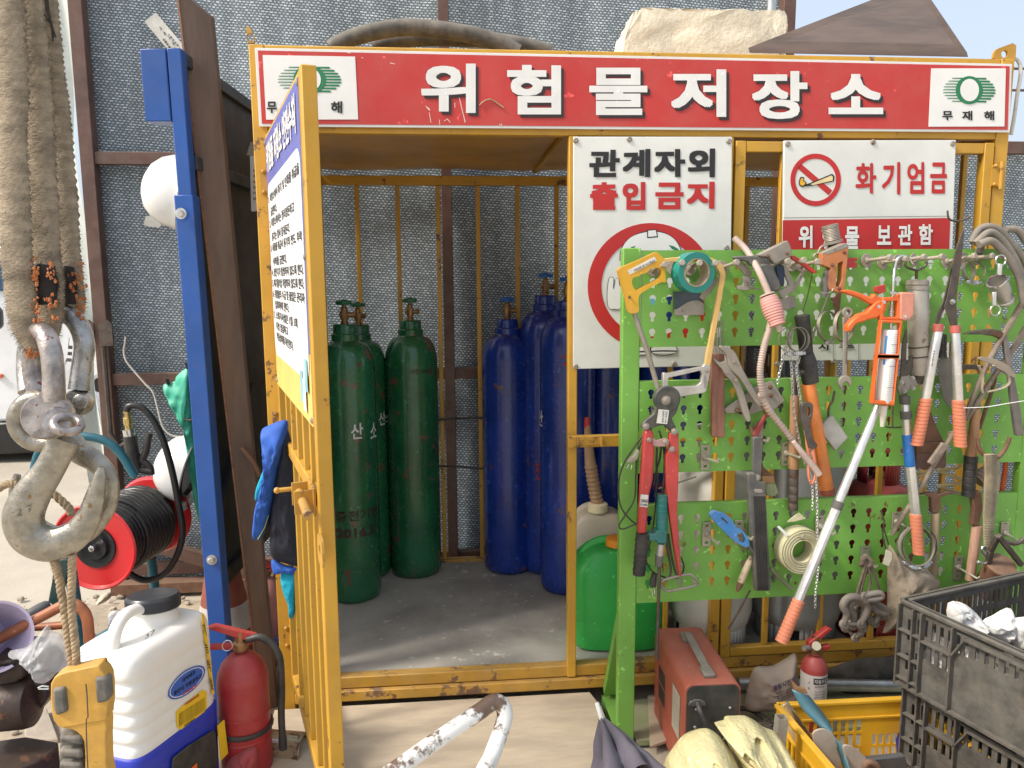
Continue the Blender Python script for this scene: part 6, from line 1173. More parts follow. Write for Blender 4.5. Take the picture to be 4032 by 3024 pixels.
for s in (A1('1183,1395'), A3('1352,330')):
    p = hit(s[0], bq(0, 0, 1.2)+V((0, -.012, 0)), (0, 1, 0)); g = G(); g.lathe([(.017, 0), (.017, .003)], 20, p, (0, -1, 0)); g.lathe([(.011, .003), (.011, .012), (.009, .014)], 6, p, (0, -1, 0)); g.ob('bolt', ZNC, bs)
g = G(); g.bar(bq(.06, -.02, .72), bq(.5, -.02, 1.1), .03, .04); g.ob('strut', NAVY, bs); G().bar(bq(.02, .0, .20), bq(.75, .16, .03), .05, .045).ob('foot_bar', BLUE, bs, bev=.002)
PB, PT = .10, .14
pl = [yp((1030, 2790), PB), yp((1092, 2800), PB+.02), yp((832, 66), PT+.02), yp((752, 0), PT), yp((698, -40), PT)]
G().ext(pl, (.006, .016, .002)).ob('plank', M('brown_plank', (.135, .085, .058), .6, sc=4, stretch=(3, 3, .5), var=.3, dust=.2), label='long brown plywood plank leaning against the dark board beside the cage', cat_='plank', bev=.0015); G().bar(pl[0]+V((-.001, .004, 0)), pl[4]+V((-.001, .004, 0)), .006, .018, (0, 1, 0)).ob('plywood_edge', M('ply_edge', (.26, .13, .075), .7, sc=8, stretch=(1, 1, 8)), bpy.data.objects['plank'])
def helmet(loc, axis, label, mark):
    t = T('safety_helmet', label, 'safety helmet'); ax = V(axis).normalized(); pr = [(.150, -.012), (.152, -.008), (.128, .0), (.126, .02), (.120, .055), (.104, .092), (.078, .120), (.045, .136), (.012, .141)]
    g = G(); k = len(pr); g.lathe(pr, 40, loc, ax, sx=1.12, sy=.95); g.f = [f for f in g.f if len(f) == 4]; g.ob('shell', M('helmet_white', (.74, .74, .71), .3, var=.03, dust=.12, coat=.3, bump=.02), t, solid=.003)
    h = G(); h.lathe([(.10, .0), (.104, .0), (.104, .02), (.10, .02), (.10, .0)], 32, loc, ax, sx=1.1, sy=.95); h.ob('headband', BLK2, t)
    if mark:
        x = V((0, -1, 0)); c = V(loc)+ax*.045+x*.118; m_ = G(); u = V((0, 0, 1)); v_ = ax
        for (p, q, r_, s_) in ((-.018, -.002, -.016, .014), (.002, .018, -.012, .012), (-.008, .006, .016, .03)): m_.ext([c+v_*p+u*r_, c+v_*q+u*r_, c+v_*q+u*s_, c+v_*p+u*s_], (0, .004, 0))
        m_.ob('emblem', GPR, t)
helmet(yp(A1('1215,1262')[0], .42), (-.97, -.10, .20), 'white safety helmet high on the blue stand, half behind its post', False); helmet(yp(A2('1262,1405')[0], .62), (-.96, .05, .22), 'white safety helmet with a green emblem, hung low beside the green umbrella', True)
UG = M('umbrella_green', (.05, .42, .27), .4, var=.12, dust=.12, bump=.1)
t = T('umbrella', 'folded pale green umbrella hanging behind the blue post', 'umbrella'); P = cat2(A2('1064,868 1085,845 1140,832 1152,800 1200,757 1238,750 1255,900 1275,1060 1280,1100 1300,1250 1305,1400 1330,1659 1335,1740 1300,1740 1262,1500 1228,1250 1214,1085 1135,990 1092,930'), 4)
pillow(P, .56, .03, rings=8, wr=.9, ws=22, seed=4).ob('canopy', UG, t, ang=80); G().tube(Y(A2('1205,1078 1240,1085 1285,1075'), .525), .012, 8, flat=.4).ob('tie', BLK, t)
for s in ('1228,750 1220,712', '1100,850 1088,818'): G().tube(Y(A2(s), .55), .008, 8).ob('rib_tip', BLK2, t)
G().tube(Y(A2('1320,1720 1325,1800 1330,1850'), .56), .008, 8).ob('shaft', DST, t)
t = T('thermometer', 'small white wall thermometer on the dark board behind the cage post', 'thermometer'); q = Y(D1('106,296 140,290 150,568 112,568'), .45); G().ext(q, (0, .008, 0)).ob('plate', WHT, t); G().ext(Y(D1('88,290 108,225 122,228 130,300'), .452), (0, .006, 0)).ob('hanger', M('beige_plastic', (.42, .38, .30), .5), t, bev=.001)
g = G(); [g.text(n_, Y(D1(f'122,{372+k*28} 140,{372+k*28} 140,{360+k*28} 122,{360+k*28}'), .448), .02) for k, n_ in enumerate(('50', '40', '30', '20', '10', '0'))]; g.ob('scale', INK, t)
P = D2('0,190 30,225 60,265 88,322'); Q = cat(Y(P, .10), 8); G().tube(Q, [.008*(1.15 if i % 2 else .95) for i in range(len(Q))], 8).ob('rebar', RST, label='short ribbed rebar end leaning by the hanging blue jacket', cat_='rebar', ang=180)
# jackets on the door
JB = M('jacket_blue', (.02, .10, .44), .7, var=.15, sc=12, dust=.08, bump=.3, bsc=200); JN = M('jacket_navy', (.013, .016, .028), .75, var=.2, dust=.1, bump=.3, bsc=200); JC = M('towel_cyan', (.01, .36, .50), .85, var=.12, bump=.8, bsc=260)
t = T('jacket', 'blue and navy work jacket hung over the open cage door', 'jacket')
pillow(cat2(D2('92,112 130,85 205,62 212,110 200,170 175,300 150,430 128,530 98,600 70,613 52,600 62,500 92,380 130,250 152,165 122,160'), 4), -.175, .05, 8, .55, 30, seed=2).ob('blue_panel', JB, t, ang=80)
pillow(cat2(D2('208,95 235,190 262,400 275,690 262,732 200,720 140,692 132,600 138,430 158,300 180,180'), 4), -.165, .045, 8, .45, 26, seed=7).ob('navy_panel', JN, t, ang=80)
pillow(cat2(D2('140,702 200,725 256,735 252,752 240,768 195,760 148,766'), 4), -.16, .02, 6, .5, 40, seed=3).ob('hem', JB, t, ang=80); G().tube(Y(D2('125,500 105,560 75,610'), -.205), .0012, 5).ob('piping', M('lime_piping', (.45, .55, .08), .6), t)
t = T('towel', 'cyan mesh towel hanging below the blue jacket', 'towel'); pillow(cat2(D2('182,766 255,738 250,850 246,950 222,972 214,910 192,850'), 4), -.15, .018, 7, .6, 40, seed=5).ob('lower_end', JC, t, ang=80); pillow(cat2(D2('132,200 148,190 142,260 98,400 64,432 68,380 102,290'), 4), -.145, .02, 6, .4, 40, seed=6).ob('upper_end', JC, t, ang=80)
# ============================================================ hose reel
t = T('hose_reel', 'red-flanged hose reel wound with black hose on a teal frame', 'hose reel'); RR = M('reel_red', (.62, .018, .022), .32, var=.06, dust=.12, coat=.3); TLF = M('frame_teal', (.008, .11, .15), .35, var=.12, dust=.15)
ca, cb = zp((380, 2150), .57), zp((598, 2030), .57); ax = (cb-ca).normalized(); LR = (cb-ca).length
for k, (c, d) in enumerate(((ca, -1), (cb, 1))):
    G().lathe([(.075, 0), (.148, .0), (.156, .010*1), (.158, .016), (.152, .020), (.144, .008), (.075, .006), (.075, 0)], 56, c, ax*d).ob('flange', RR, t); G().lathe([(.02, .01), (.045, .016), (.05, .006), (.076, .012), (.078, .0), (.02, -.01)], 40, c, ax*d).ob('hub_cover', BLK2, t); h = G(); h.lathe([(.012, .012), (.012, .03), (.006, .032)], 6, c, ax*d); h.ob('axle_nut', CHR, t)
x = ax.orthogonal().normalized(); y_ = ax.cross(x); g = G(); g.lathe([(.085, 0), (.085, LR)], 32, ca, ax); g.ob('drum', BLK2, t)
Q = [ca+ax*(.012+(LR-.024)*(k/(16*24)))+(x*math.cos(k*2*math.pi/24)+y_*math.sin(k*2*math.pi/24))*(.112+.006*math.sin(k*.013)+.004*NZ.noise(V((k*.02, 0, 0)))) for k in range(16*24+1)]
HSB = M('hose_gloss', (.016, .016, .016), .3, dust=.14, var=.2); G().tube(Q, .0125, 10).ob('wound_hose', HSB, t)
Q2 = [ca+ax*(.10+.19*(k/(7*24)))+(x*math.cos(k*2*math.pi/24)+y_*math.sin(k*2*math.pi/24))*(.132+.004*NZ.noise(V((k*.03, 5, 0)))) for k in range(7*24+1)]; G().tube(Q2, .0125, 10).ob('wound_hose', HSB, t)
G().tube(Y(A2('828,1060 830,1020 850,992 920,1000 990,1070 1060,1200 1120,1400 1160,1600'), .42)+Y(A3('1165,150 1130,300 1050,420 930,462 830,420 760,330'), .42), .0125, 10, sm=5).ob('free_hose', HSB, t)
f = G(); f.tube(Y(A2('225,1400 260,1290 350,1222 500,1195 620,1200 720,1240 800,1320 880,1450'), .30), .015, 12, sm=5); f.ob('push_bar', TLF, t)
for s, yy, r_ in (('450,400 485,640 520,880 540,1100', .18, .020), ('965,320 985,480 990,640', .55, .018), ('560,862 760,740 965,612', .15, .009), ('230,1380 180,1250' if 0 else '440,380 400,300', .2, .016)): G().tube(Y(A3(s), yy), r_, 12).ob('frame_tube', TLF, t)
G().ext(Y(A3('345,330 440,330 420,480 360,640 305,600 330,470'), .14), (0, .012, 0)).ob('crank_arm', M('crank_green', (.012, .05, .045), .4, dust=.2), t, bev=.003); a_, b_ = yp(A3('318,612')[0], .12), yp(A3('128,720')[0], .06); L_ = (b_-a_).length; G().lathe([(.012, 0), (.018, .01), (.021, L_*.3), (.020, L_*.7), (.013, L_*.95), (.006, L_*.97), (.006, L_*1.03)], 20, a_, b_-a_).ob('crank_handle', M('crank_grey', (.06, .065, .07), .4, dust=.25), t)
t = T('spray_gun', 'black hose nozzle with a trigger standing above the red reel', 'hose nozzle'); G().lathe([(.013, 0), (.013, .02), (.016, .022), (.016, .045), (.013, .047), (.013, .07)], 10, yp(A2('842,1150')[0], .42), yp(A2('832,1060')[0], .42)-yp(A2('842,1150')[0], .42)).ob('brass_fitting', M('bright_brass', (.62, .45, .18), .3, .9, dust=.15), t)
G().tube(Y(A2('840,1145 848,1190'), .42), .021, 16).ob('swivel', CHR, t); TGp = Y(A2('850,1188 868,1300 895,1400'), .42); G().tube(TGp, [.023, .025, .02], 14, sm=3).ob('grip', BLK, t); G().tube(Y(A2('978,1168 965,1220 955,1290 930,1345 960,1370 985,1400 990,1440'), .42), [.012, .014, .014, .014, .013, .012, .012], 10, sm=3).ob('trigger', BLK, t); G().tube(Y(A2('880,1400 930,1410 990,1420'), .42), .014, 10).ob('valve_body', BLK, t)
# ============================================================ cone, extinguishers, paint can
t = T('traffic_cone', 'faded red-brown traffic cone with a dirty white band behind the blue stand', 'traffic cone'); CN = M('cone_faded', (.25, .062, .035), .7, var=.15, dust=.25); c = zp((905, 2735), 0); 
G().lathe([(.165, .0), (.165, .025), (.150, .03), (.145, .04), (.097, .27), (.094, .27)], 40, c).ob('base', CN, t); G().lathe([(.0975, .27), (.080, .36), (.078, .36)], 40, c).ob('reflective_band', M('band_white', (.50, .47, .42), .6, dust=.3, scratch=.3), t); G().lathe([(.0795, .36), (.030, .64), (.022, .70), (.015, .70)], 40, c).ob('tip', CN, t)
def extinguisher(c, r, h, mat, label, hose=True, lab=False, gauge=False, rz=0):
    t = T('fire_extinguisher', label, 'fire extinguisher'); c = V(c); b = h
    pr = [(r*.9, 0), (r, .012), (r, b*.80)]+[(r*math.cos(R(q))*.86+r*.14*(1-q/90), b*.80+(b*.20)*math.sin(R(q))) for q in (15, 35, 55, 72, 84)]+[(.024, b+.004)]
    G().lathe(pr, 40, c).ob('body', mat, t, ang=50); v = G(); v.lathe([(.020, b), (.022, b+.005), (.022, b+.025), (.013, b+.03), (.013, b+.06)], 16, c); v.ob('valve', BRASS, t)
    m = Matrix.Translation(c) @ Matrix.Rotation(rz, 4, 'Z'); k = r/.07
    hd = G(); hd.ext([V((-.085*k, -.012, b+.085)), V((-.06*k, -.012, b+.09)), V((.045*k, -.012, b+.045)), V((.045*k, -.012, b+.03)), V((.01, -.012, b+.035))], (0, .024, 0)); hd.move(m).ob('lever', RED, t, bev=.003)
    hd = G(); hd.ext([V((-.08*k, -.011, b+.03)), V((.0, -.011, b+.022)), V((.03, -.011, b+.03)), V((.03, -.011, b+.02)), V((-.02, -.011, b+.012)), V((-.078*k, -.011, b+.018))], (0, .022, 0)); hd.move(m).ob('carry_handle', RED, t, bev=.002)
    if hose:
        h_ = G(); h_.tube([m @ V(p) for p in ((.018, -.01, b+.035), (.06*k, -.02, b+.04), (.10*k, -.03, b-.01), (.105*k, -.035, b-.10), (.10*k, -.035, b-.20), (.10*k, -.035, b-.27))], .0105, 12, sm=5); h_.ob('hose', BLK, t); n_ = G(); n_.lathe([(.012, 0), (.013, .03), (.010, .05)], 14, m @ V((.10*k, -.035, b-.31)), (0, 0, 1)); n_.ob('nozzle', BLK, t); q = G(); q.tube([c+V((math.cos(i*.2618), math.sin(i*.2618), 0))*(r+.004)+V((0, 0, b*.45)) for i in range(24)], .005, 6, closed=True, flat=1.6); q.ob('hose_strap', BLK, t)
        q = G(); q.tube([m @ V((-.035+.014*math.cos(i*.4), -.02, b+.03+.016*math.sin(i*.4))) for i in range(16)], .0016, 6, closed=True); q.ob('safety_pin', CHR, t)
    return t
ce = zp((926, 2640), .40); ce.z = 0; extinguisher(ce+V((0, .07, 0)), .073, .425, REDX, 'red fire extinguisher with a black hose beside the white sprayer', rz=.2)
g = G(); [g.lathe([(.0742, z), (.0755, z+.004), (.0742, z+.008)], 40, ce+V((0, .07, 0))) for z in (.16, .235)]; g.ob('seam', REDX, bpy.data.objects['fire_extinguisher'])
c = zp((1048, 2640), 0)+V((0, .06, 0)); pe = extinguisher(c, .060, .36, M('faded_pink', (.52, .20, .17), .6, var=.15, dust=.35), 'faded pinkish fire extinguisher behind the brown plank', hose=False); G().lathe([(.0605, .10), (.062, .102), (.062, .116), (.0605, .118)], 36, c).ob('yellow_band', M('band_yellow', (.62, .36, .03), .5), pe)
t = T('paint_can', 'rusty paint can with a torn label lying on its side by the cage', 'paint can'); a_ = zp(A6('178,1300')[0], .058); b_ = zp(A6('388,1318')[0], .058); b_ = a_+(b_-a_).normalized()*.145; ax = (b_-a_).normalized()
G().lathe([(.0, .0), (.053, .0), (.055, .003), (.053, .006), (.053, .138), (.0555, .142), (.0545, .145), (.050, .143), (.049, .02), (.001, .02)], 40, a_, ax).ob('tin', M('can_tin', (.36, .28, .16), .45, .5, rust=.6, dust=.3, sc=14), t)
x = V((0, -1, 0)); z_ = V((0, 0, 1)); g1 = G(); g2 = G()
for gg_, u0, u1, a0, a1, rr in ((g1, .03, .085, -20, 62, .0536), (g2, .09, .125, -50, 80, .0536)):
    for k in range(8):
        e0, e1_ = R(a0+(a1-a0)*k/8), R(a0+(a1-a0)*(k+1)/8); w0 = .006*NZ.noise(V((k, u0*90, 0))); w1 = .006*NZ.noise(V((k+1, u0*90, 0)))
        gg_.add([a_+ax*(u0+w0)+(x*math.cos(e0)+z_*math.sin(e0))*rr, a_+ax*(u1+w0)+(x*math.cos(e0)+z_*math.sin(e0))*rr, a_+ax*(u1+w1)+(x*math.cos(e1_)+z_*math.sin(e1_))*rr, a_+ax*(u0+w1)+(x*math.cos(e1_)+z_*math.sin(e1_))*rr], [(0, 1, 2, 3)])
g1.ob('torn_label', WHT, t, fix=False); g2.ob('label', M('label_olive', (.33, .34, .22), .5, rust=.3, dust=.2), t, fix=False)
pillow(cat2(A6('-15,1440 10,1350 60,1310 110,1285 155,1290 165,1350 150,1440 60,1480'), 4), -.34, .05, 8, .8, 34, seed=8).ob('red_rag', M('rag_red', (.34, .05, .055), .85, var=.2, dust=.2, bump=.3), label='crumpled dusty red rag at the foot of the front extinguisher', cat_='rag', ang=80)
# ============================================================ white backpack sprayer
t = T('knapsack_sprayer', 'white backpack sprayer with a black lid and blue base', 'sprayer'); WPL = M('milky_plastic', (.80, .79, .74), .38, var=.03, sc=3, dust=.06, bump=.02)
zl = .42; p1, p2 = zp(A3('1110,1205')[0], zl), zp(A3('1295,1075')[0], zl); e1 = (p2-p1); e1.z = 0; e1.normalize(); nf = V((e1.y, -e1.x, 0))       # face direction and its outward normal
def fh(s, c_=A3, off=0): return [hit(p, p1+nf*off, nf) for p in c_(s)]
fl_, fr_ = fh('840,1200')[0], fh('1405,1230')[0]; WD = (fr_-fl_).dot(e1); DP = .21; cc = (fl_+fr_)/2-nf*(DP/2); cc.z = 0
ztop = fh('1250,720')[0].z; zb_ = fh('1250,1390')[0].z
def loft(levels, n=48, e=.30, mat=WPL, name='tank'):
    g = G(); m = len(levels)
    for z, su, sw, ou in levels:
        for j in range(n):
            q = 2*math.pi*j/n; cu, sn = math.cos(q), math.sin(q); u = math.copysign(abs(cu)**e, cu)*WD/2*su+ou; w = math.copysign(abs(sn)**e, sn)*DP/2*sw; g.v.append(cc+e1*u+nf*w+V((0, 0, z)))
    for i in range(m-1):
        for j in range(n): g.f.append((i*n+j, i*n+(j+1) % n, (i+1)*n+(j+1) % n, (i+1)*n+j))
    g.f.append(tuple(range(n-1, -1, -1))); g.f.append(tuple(range((m-1)*n, m*n))); return g.ob(name, mat, t, ang=60)
HT = ztop-zb_; lv = [(zb_, .96, .96, 0), (zb_+.01, 1, 1, 0)]
for k in range(5):
    z0_ = zb_+.03+k*HT*.14; lv += [(z0_, 1, 1, 0), (z0_+HT*.05, 1.0, 1, 0), (z0_+HT*.07, .972, .985, .004), (z0_+HT*.09, .972, .985, .004), (z0_+HT*.115, 1, 1, 0)]
lv += [(zb_+HT*.84, 1, 1, 0), (zb_+HT*.91, .985, .97, .0), (zb_+HT*.96, .93, .90, .006), (zb_+HT*.99, .84, .78, .012), (zb_+HT*1.0, .70, .6, .02)]
loft(lv); loft([(0, .97, .98, 0), (.02, 1.0, 1.02, 0), (zb_-.004, 1.03, 1.05, 0), (zb_+.018, 1.035, 1.06, 0), (zb_+.024, 1.0, 1.0, 0)], mat=M('base_blue', (.015, .035, .42), .4, var=.08, dust=.12), name='base')
nk = zp(A3('1110,600')[0], ztop+.015); nk = cc+e1*(WD*.17)-nf*.01; la = V((-.05, .12, 1)).normalized()
G().lathe([(.062, -.02), (.060, .02), (.058, .05)], 36, nk+V((0, 0, ztop)), la).ob('neck', WPL, t); g = G(); g.lathe([(.066, .032), (.070, .036), (.070, .062), (.064, .070), (.02, .072)], 48, nk+V((0, 0, ztop)), la)
g.ob('lid', M('lid_navy', (.018, .022, .03), .3, dust=.12), t, bev=.001)
hA = cc+V((0, 0, ztop)); G().tube([hA-e1*WD*.36+V((0, 0, -.03))+nf*.01, hA-e1*WD*.33+V((0, 0, .03))+nf*.01, hA-e1*WD*.20+V((0, 0, .062))+nf*.005, hA-e1*WD*.02+V((0, 0, .055)), hA+e1*WD*.06+V((0, 0, .03))], .017, 14, sm=5, flat=.85).ob('handle', WPL, t)
pn = cc+nf*(DP/2*1.055)
def fq(s, off=.0012): return [hit(p, fl_+nf*off, nf) for p in A3(s)]
LBL = M('label_oval_blue', (.03, .12, .50), .4, var=.06, bump=0)
ov = fq(' '.join(f'{1190+118*math.cos(q*.1571)-0*q},{1113+80*math.sin(q*.1571)-.62*118*math.cos(q*.1571)}' for q in range(40))); G().ext(ov, tuple(nf*.0006)).ob('oval_label', LBL, t); ov2 = fq(' '.join(f'{1190+108*math.cos(q*.1571)},{1113+70*math.sin(q*.1571)-.62*108*math.cos(q*.1571)}' for q in range(40)), .002); ov3 = fq(' '.join(f'{1190+104*math.cos(q*.1571)},{1113+66*math.sin(q*.1571)-.62*104*math.cos(q*.1571)}' for q in range(40)), .002)
G().ring(ov2, ov3, tuple(nf*.0004)).ob('oval_rim', WPR, t)
g = G(); g.text('대덕테크', fq('1165,1118 1245,1058 1245,1030 1165,1090', .0024), .02); g.text('충전식 자동분무기', fq('1110,1200 1285,1085 1285,1055 1110,1170', .0024), .02); g.ob('label_lettering', INK, t); g = G(); g.text('농약살포용', fq('1165,1200 1255,1140 1255,1118 1165,1178', .0024), .01); g.ob('red_lettering', M('pink_print', (.7, .10, .12), .5, bump=0), t)
G().ext(fq('1120,1300 1150,1270 1290,1160 1318,1172 1320,1270 1300,1305 1160,1418 1128,1400', .0012), tuple(nf*.0006)).ob('warning_label', M('label_yellow', (.80, .52, .02), .45, var=.05, bump=0), t)
g = G(); g.text('WARNING', fq('1178,1262 1268,1200 1268,1186 1178,1248', .0024), .03)
g2 = G()
for k in range(6): g2.text('충전시 주의사항 사용전 반드시', fq(f'{1142},{1322+k*14} {1306},{1218+k*14} {1306},{1210+k*14} {1142},{1314+k*14}', .0024), .01)
g2.text('대덕테크', fq('1175,1398 1245,1350 1245,1336 1175,1384', .0024), .02); g.ob('red_lettering', REDP, t); g2.ob('label_lettering', INK, t)
g = G(); g.text('37', fq('925,836 990,800 990,772 925,810', .0024), .005); g.ob('pen_mark', INK, t)
G().ext(fq('1285,680 1302,675 1318,800 1345,1000 1368,1185 1352,1190 1325,1000 1300,830', .0012), tuple(nf*.0006)).ob('side_label', bpy.data.materials['label_yellow'], t); g = G(); [g.text(s_, fq(f'{1300+k*16},{735+k*115+80} {1318+k*16},{735+k*115+78} {1304+k*14},{735+k*115} {1288+k*14},{737+k*115}', .0024), .01) for k, s_ in enumerate(('기', '농', '약', '살'))]; g.ob('label_lettering', INK, t)
G().ext([p+nf*.008 for p in fq('1068,1700 1080,1590 1180,1510 1340,1412 1350,1425 1368,1600 1345,1700', .0)], tuple(nf*.006)).ob('battery_cover', BLK, t, bev=.003); G().ext([p+nf*.012 for p in fq('1362,1385 1405,1345 1430,1560 1385,1605', .0)], tuple(nf*.002)).ob('base_label', bpy.data.materials['label_yellow'], t); G().ext([p+nf*.015 for p in fq('1180,1659 1225,1620 1225,1680 1180,1720', .0)], tuple(nf*.002)).ob('red_tag', M('tag_red', (.7, .12, .01), .5), t)
# ============================================================ lower left clutter
LY = -.30
def ly(s, d=0): return [yp(p, LY+d) for p in L3(s)]
ENG = M('engine_brown', (.035, .02, .016), .4, .3, dust=.2, rust=.3, sc=14, bump=.3)
t = T('engine', 'oily dark brown engine at the lower left edge', 'engine'); G().ext(ly('-150,740 60,690 215,700 228,830 150,900 -150,960'), (0, .16, 0)).ob('cowl', ENG, t, bev=.008)
g = G()
for k in range(11): a_ = ly(f'{-20+k*18},{835-k*11} {2+k*18},{770-k*11}', -.004); g.bar(a_[0], a_[1], .006, .006, (0, 1, 0))
g.ob('vent', BLK2, t); a_, b_ = ly('330,1060', .02)[0], ly('-60,1100', .02)[0]; G().lathe([(.03, 0), (.068, .01), (.072, .03), (.072, .16), (.05, .18)], 32, a_, b_-a_).ob('crankcase', ENG, t); G().ext(ly('-150,900 230,830 420,920 440,1020 330,1180 150,1300 -150,1340', .03), (0, .14, 0)).ob('block', ENG, t, bev=.012); G().tube(ly('140,1130 165,1190 200,1200 215,1180', -.02), .009, 10, sm=3).ob('drain_plug', DST, t)
G().tube(ly('-150,560 0,490 200,380 400,280 560,195 640,175 720,205 780,290 800,420 805,520', .08), .0155, 12, sm=5).ob('handlebar', M('copper_pipe', (.36, .12, .05), .45, .2, dust=.25, scratch=.3), label='copper-brown bent pipe handle crossing the lower left', cat_='handlebar'); G().tube(ly('220,390 400,385 600,368', .16), .012, 10).ob('pipe', M('copper_pipe', (.3, .1, .05)), label='thinner orange-brown pipe lying behind the plastic bag', cat_='pipe')
t = T('bucket', 'pale lilac plastic bucket tipped over at the left edge', 'bucket'); o = ly('-60,480')[0]; ax = V((.55, -.62, .30)); G().lathe([(.001, -.17), (.065, -.17), (.096, 0), (.100, .002), (.100, .008), (.093, .006), (.062, -.16), (.001, -.16)], 40, o, ax).ob('shell', M('lilac_plastic', (.55, .48, .64), .35, var=.04, dust=.15), t)
t = T('plastic_bag', 'clear plastic bag holding something dark, at the lower left', 'plastic bag'); CLR = M('clear_film', (.72, .72, .72), .18, var=.05, bump=.3, bsc=30, tr=.0, alpha=.42)
pillow(cat2(L3('92,600 160,600 245,558 330,480 430,366 470,420 560,450 612,560 612,740 520,795 430,880 380,830 270,690 180,640'), 5), LY-.03, .05, 9, .9, 26, seed=3).ob('film', CLR, t, ang=80, fix=True); pillow(cat2(L3('320,640 420,560 520,540 600,600 605,720 520,785 440,850 380,800 320,720'), 4), LY+.0, .03, 7, .9, 40, seed=6).ob('dark_content', M('dark_cloth', (.035, .035, .038), .8, dust=.3), t, ang=80)
G().ext(Z(L3('-100,1420 230,1372 525,1420 525,1480 330,1600 100,1690 -100,1690'), .16), (0, 0, -.16)).ob('steel_tray', M('tray_dark', (.05, .028, .022), .4, .3, rust=.4, dust=.2, sc=8), label='dark rusty steel box at the lower left corner', cat_='steel box', bev=.006)
G().ext(Z(L3('222,1290 420,1110 530,1395 430,1400 222,1370'), .03), (0, 0, -.02)).ob('stone_slab', M('slab_grey', (.36, .31, .25), .9, dust=.4, sc=9, bump=.5), label='broken grey slab on the ground beside the oily engine', cat_='slab', bev=.004)
pillow(cat2(L3('985,270 1030,240 1100,245 1146,290 1132,330 1010,378 995,330'), 4), .25, .04, 7, .9, 40, seed=11).ob('crumpled_bag', M('white_film', (.72, .70, .68), .35, var=.05), label='small crumpled white plastic bag on the sunny ground', cat_='plastic bag', ang=80)
pillow(cat2(L3('905,120 940,85 990,80 1005,115 960,145'), 3), .55, .05, 6, .8, 30, seed=12).ob('stone', M('stone_pale', (.52, .44, .33), .95, bump=.5), label='fist-sized pale stone on the sunny concrete', cat_='stone', ang=50)
# ============================================================ ramp, pipe handle, umbrella
r0 = yp((1300, 2752), -.02); r1 = yp((2326, 2702), -.02); zz_ = .080
P = [V((-.02, -.022, zz_)), V((r1.x-.005, -.022, zz_)), V((r1.x+.02, -.10, zz_-.008)), V((r1.x+.05, -1.05, .004)), V((.02, -1.05, .004))]
G().ext(P, (0, 0, -.013)).ob('plywood_ramp', PLY, label='pale scuffed plywood ramp leading up to the open cage door', cat_='ramp', bev=.001)
g = G(); pts = [yp(p, y) for p, y in (((1180, 3260), -.93), ((1500, 3070), -.85), ((1720, 2915), -.76), ((1890, 2800), -.69), ((1940, 2765), -.67), ((1975, 2775), -.67), ((1988, 2815), -.68), ((1975, 2870), -.70), ((1935, 2980), -.76), ((1880, 3130), -.84))]
pts = [V((pts[0].x-.25, pts[0].y-.16, .01))]+pts+[V((pts[-1].x-.06, pts[-1].y-.10, .01))]
G().tube(pts, .0205, 18, sm=6).ob('bent_pipe', M('peeling_white', (.80, .79, .74), .4, var=.03, sc=3.0, rust=.62, dust=.12, rcol=(.10, .062, .042), bump=.25, bsc=30), label='bent white pipe handle with peeling paint in the foreground', cat_='pipe handle', ang=60)
t = T('umbrella', 'folded grey-violet umbrella with a white tip at the bottom of the picture', 'umbrella'); tip = yp(B8('186,700')[0], -.44); top = yp(B8('205,765')[0], -.45); ax = (yp(B8('330,1090')[0], -.72)-top); L_ = ax.length; ax.normalize(); x = ax.orthogonal().normalized(); y_ = ax.cross(x); g = G(); n = 64; rows = 22
for i in range(rows+1):
    u = i/rows; rb = .009+.115*u**.85
    for j in range(n):
        a_ = 2*math.pi*j/n; k = abs(math.sin(4*a_+.9*u)); rr = rb*(.50+.50*k**.8+.07*NZ.noise(V((j*.3, u*5, 0)))); g.v.append(top+ax*(L_*1.25*u)+(x*math.cos(a_+.5*u)+y_*math.sin(a_+.5*u))*rr)
for i in range(rows):
    for j in range(n): g.f.append((i*n+j, i*n+(j+1) % n, (i+1)*n+(j+1) % n, (i+1)*n+j))
g.ob('canopy', M('umbrella_grey', (.115, .105, .135), .7, var=.1, dust=.12, bump=.1), t, ang=120); G().tube([top+ax*.01, tip+(tip-top)*.25], [.008, .0065], 12).ob('tip', M('tip_white', (.66, .66, .62), .35), t); G().tube([top+ax*.0, top+ax*.012], .0105, 12).ob('tip_collar', DST, t)
# ============================================================ welder
WE = M('welder_orange', (.40, .085, .05), .5, var=.12, dust=.38, sc=5, scratch=.1, dcol=(.46, .30, .22)); WEF = M('welder_front', (.035, .038, .034), .55, dust=.3)
t = T('welding_machine', 'dusty orange welding machine with a black front under the green rack', 'welding machine'); zt = .335
fl2, fr2 = zp(W1('552,545')[0], zt), zp(W1('1155,520')[0], zt); u_ = fr2-fl2; wd = u_.length; u_.normalize(); v_ = V((-u_.y, u_.x, 0)); LW = .37
bl2 = zp(W1('225,-70')[0], zt); v_ = (bl2-fl2); v_.z = 0; LW = v_.length; v_.normalize()
def wq(a_, b_, z): return fl2+u_*a_+v_*b_+V((0, 0, z-zt))
rc = .022; prof = [(0, .02), (0, zt-rc)]+[(rc-rc*math.cos(q*math.pi/10), zt-rc+rc*math.sin(q*math.pi/10)) for q in range(1, 5)]+[(rc, zt), (wd-rc, zt)]+[(wd-rc+rc*math.sin(q*math.pi/10), zt-rc+rc*math.cos(q*math.pi/10)) for q in range(1, 5)]+[(wd, zt-rc), (wd, .02)]
G().ext([wq(a_, .0, z) for a_, z in prof], v_*LW).ob('case', WE, t, ang=30, bev=.001); k = .004
G().ext([wq(k+(a_)*(wd-2*k)/wd, -.002, z if z < .1 else z-k) for a_, z in prof], v_*.012).ob('front_panel', WEF, t)
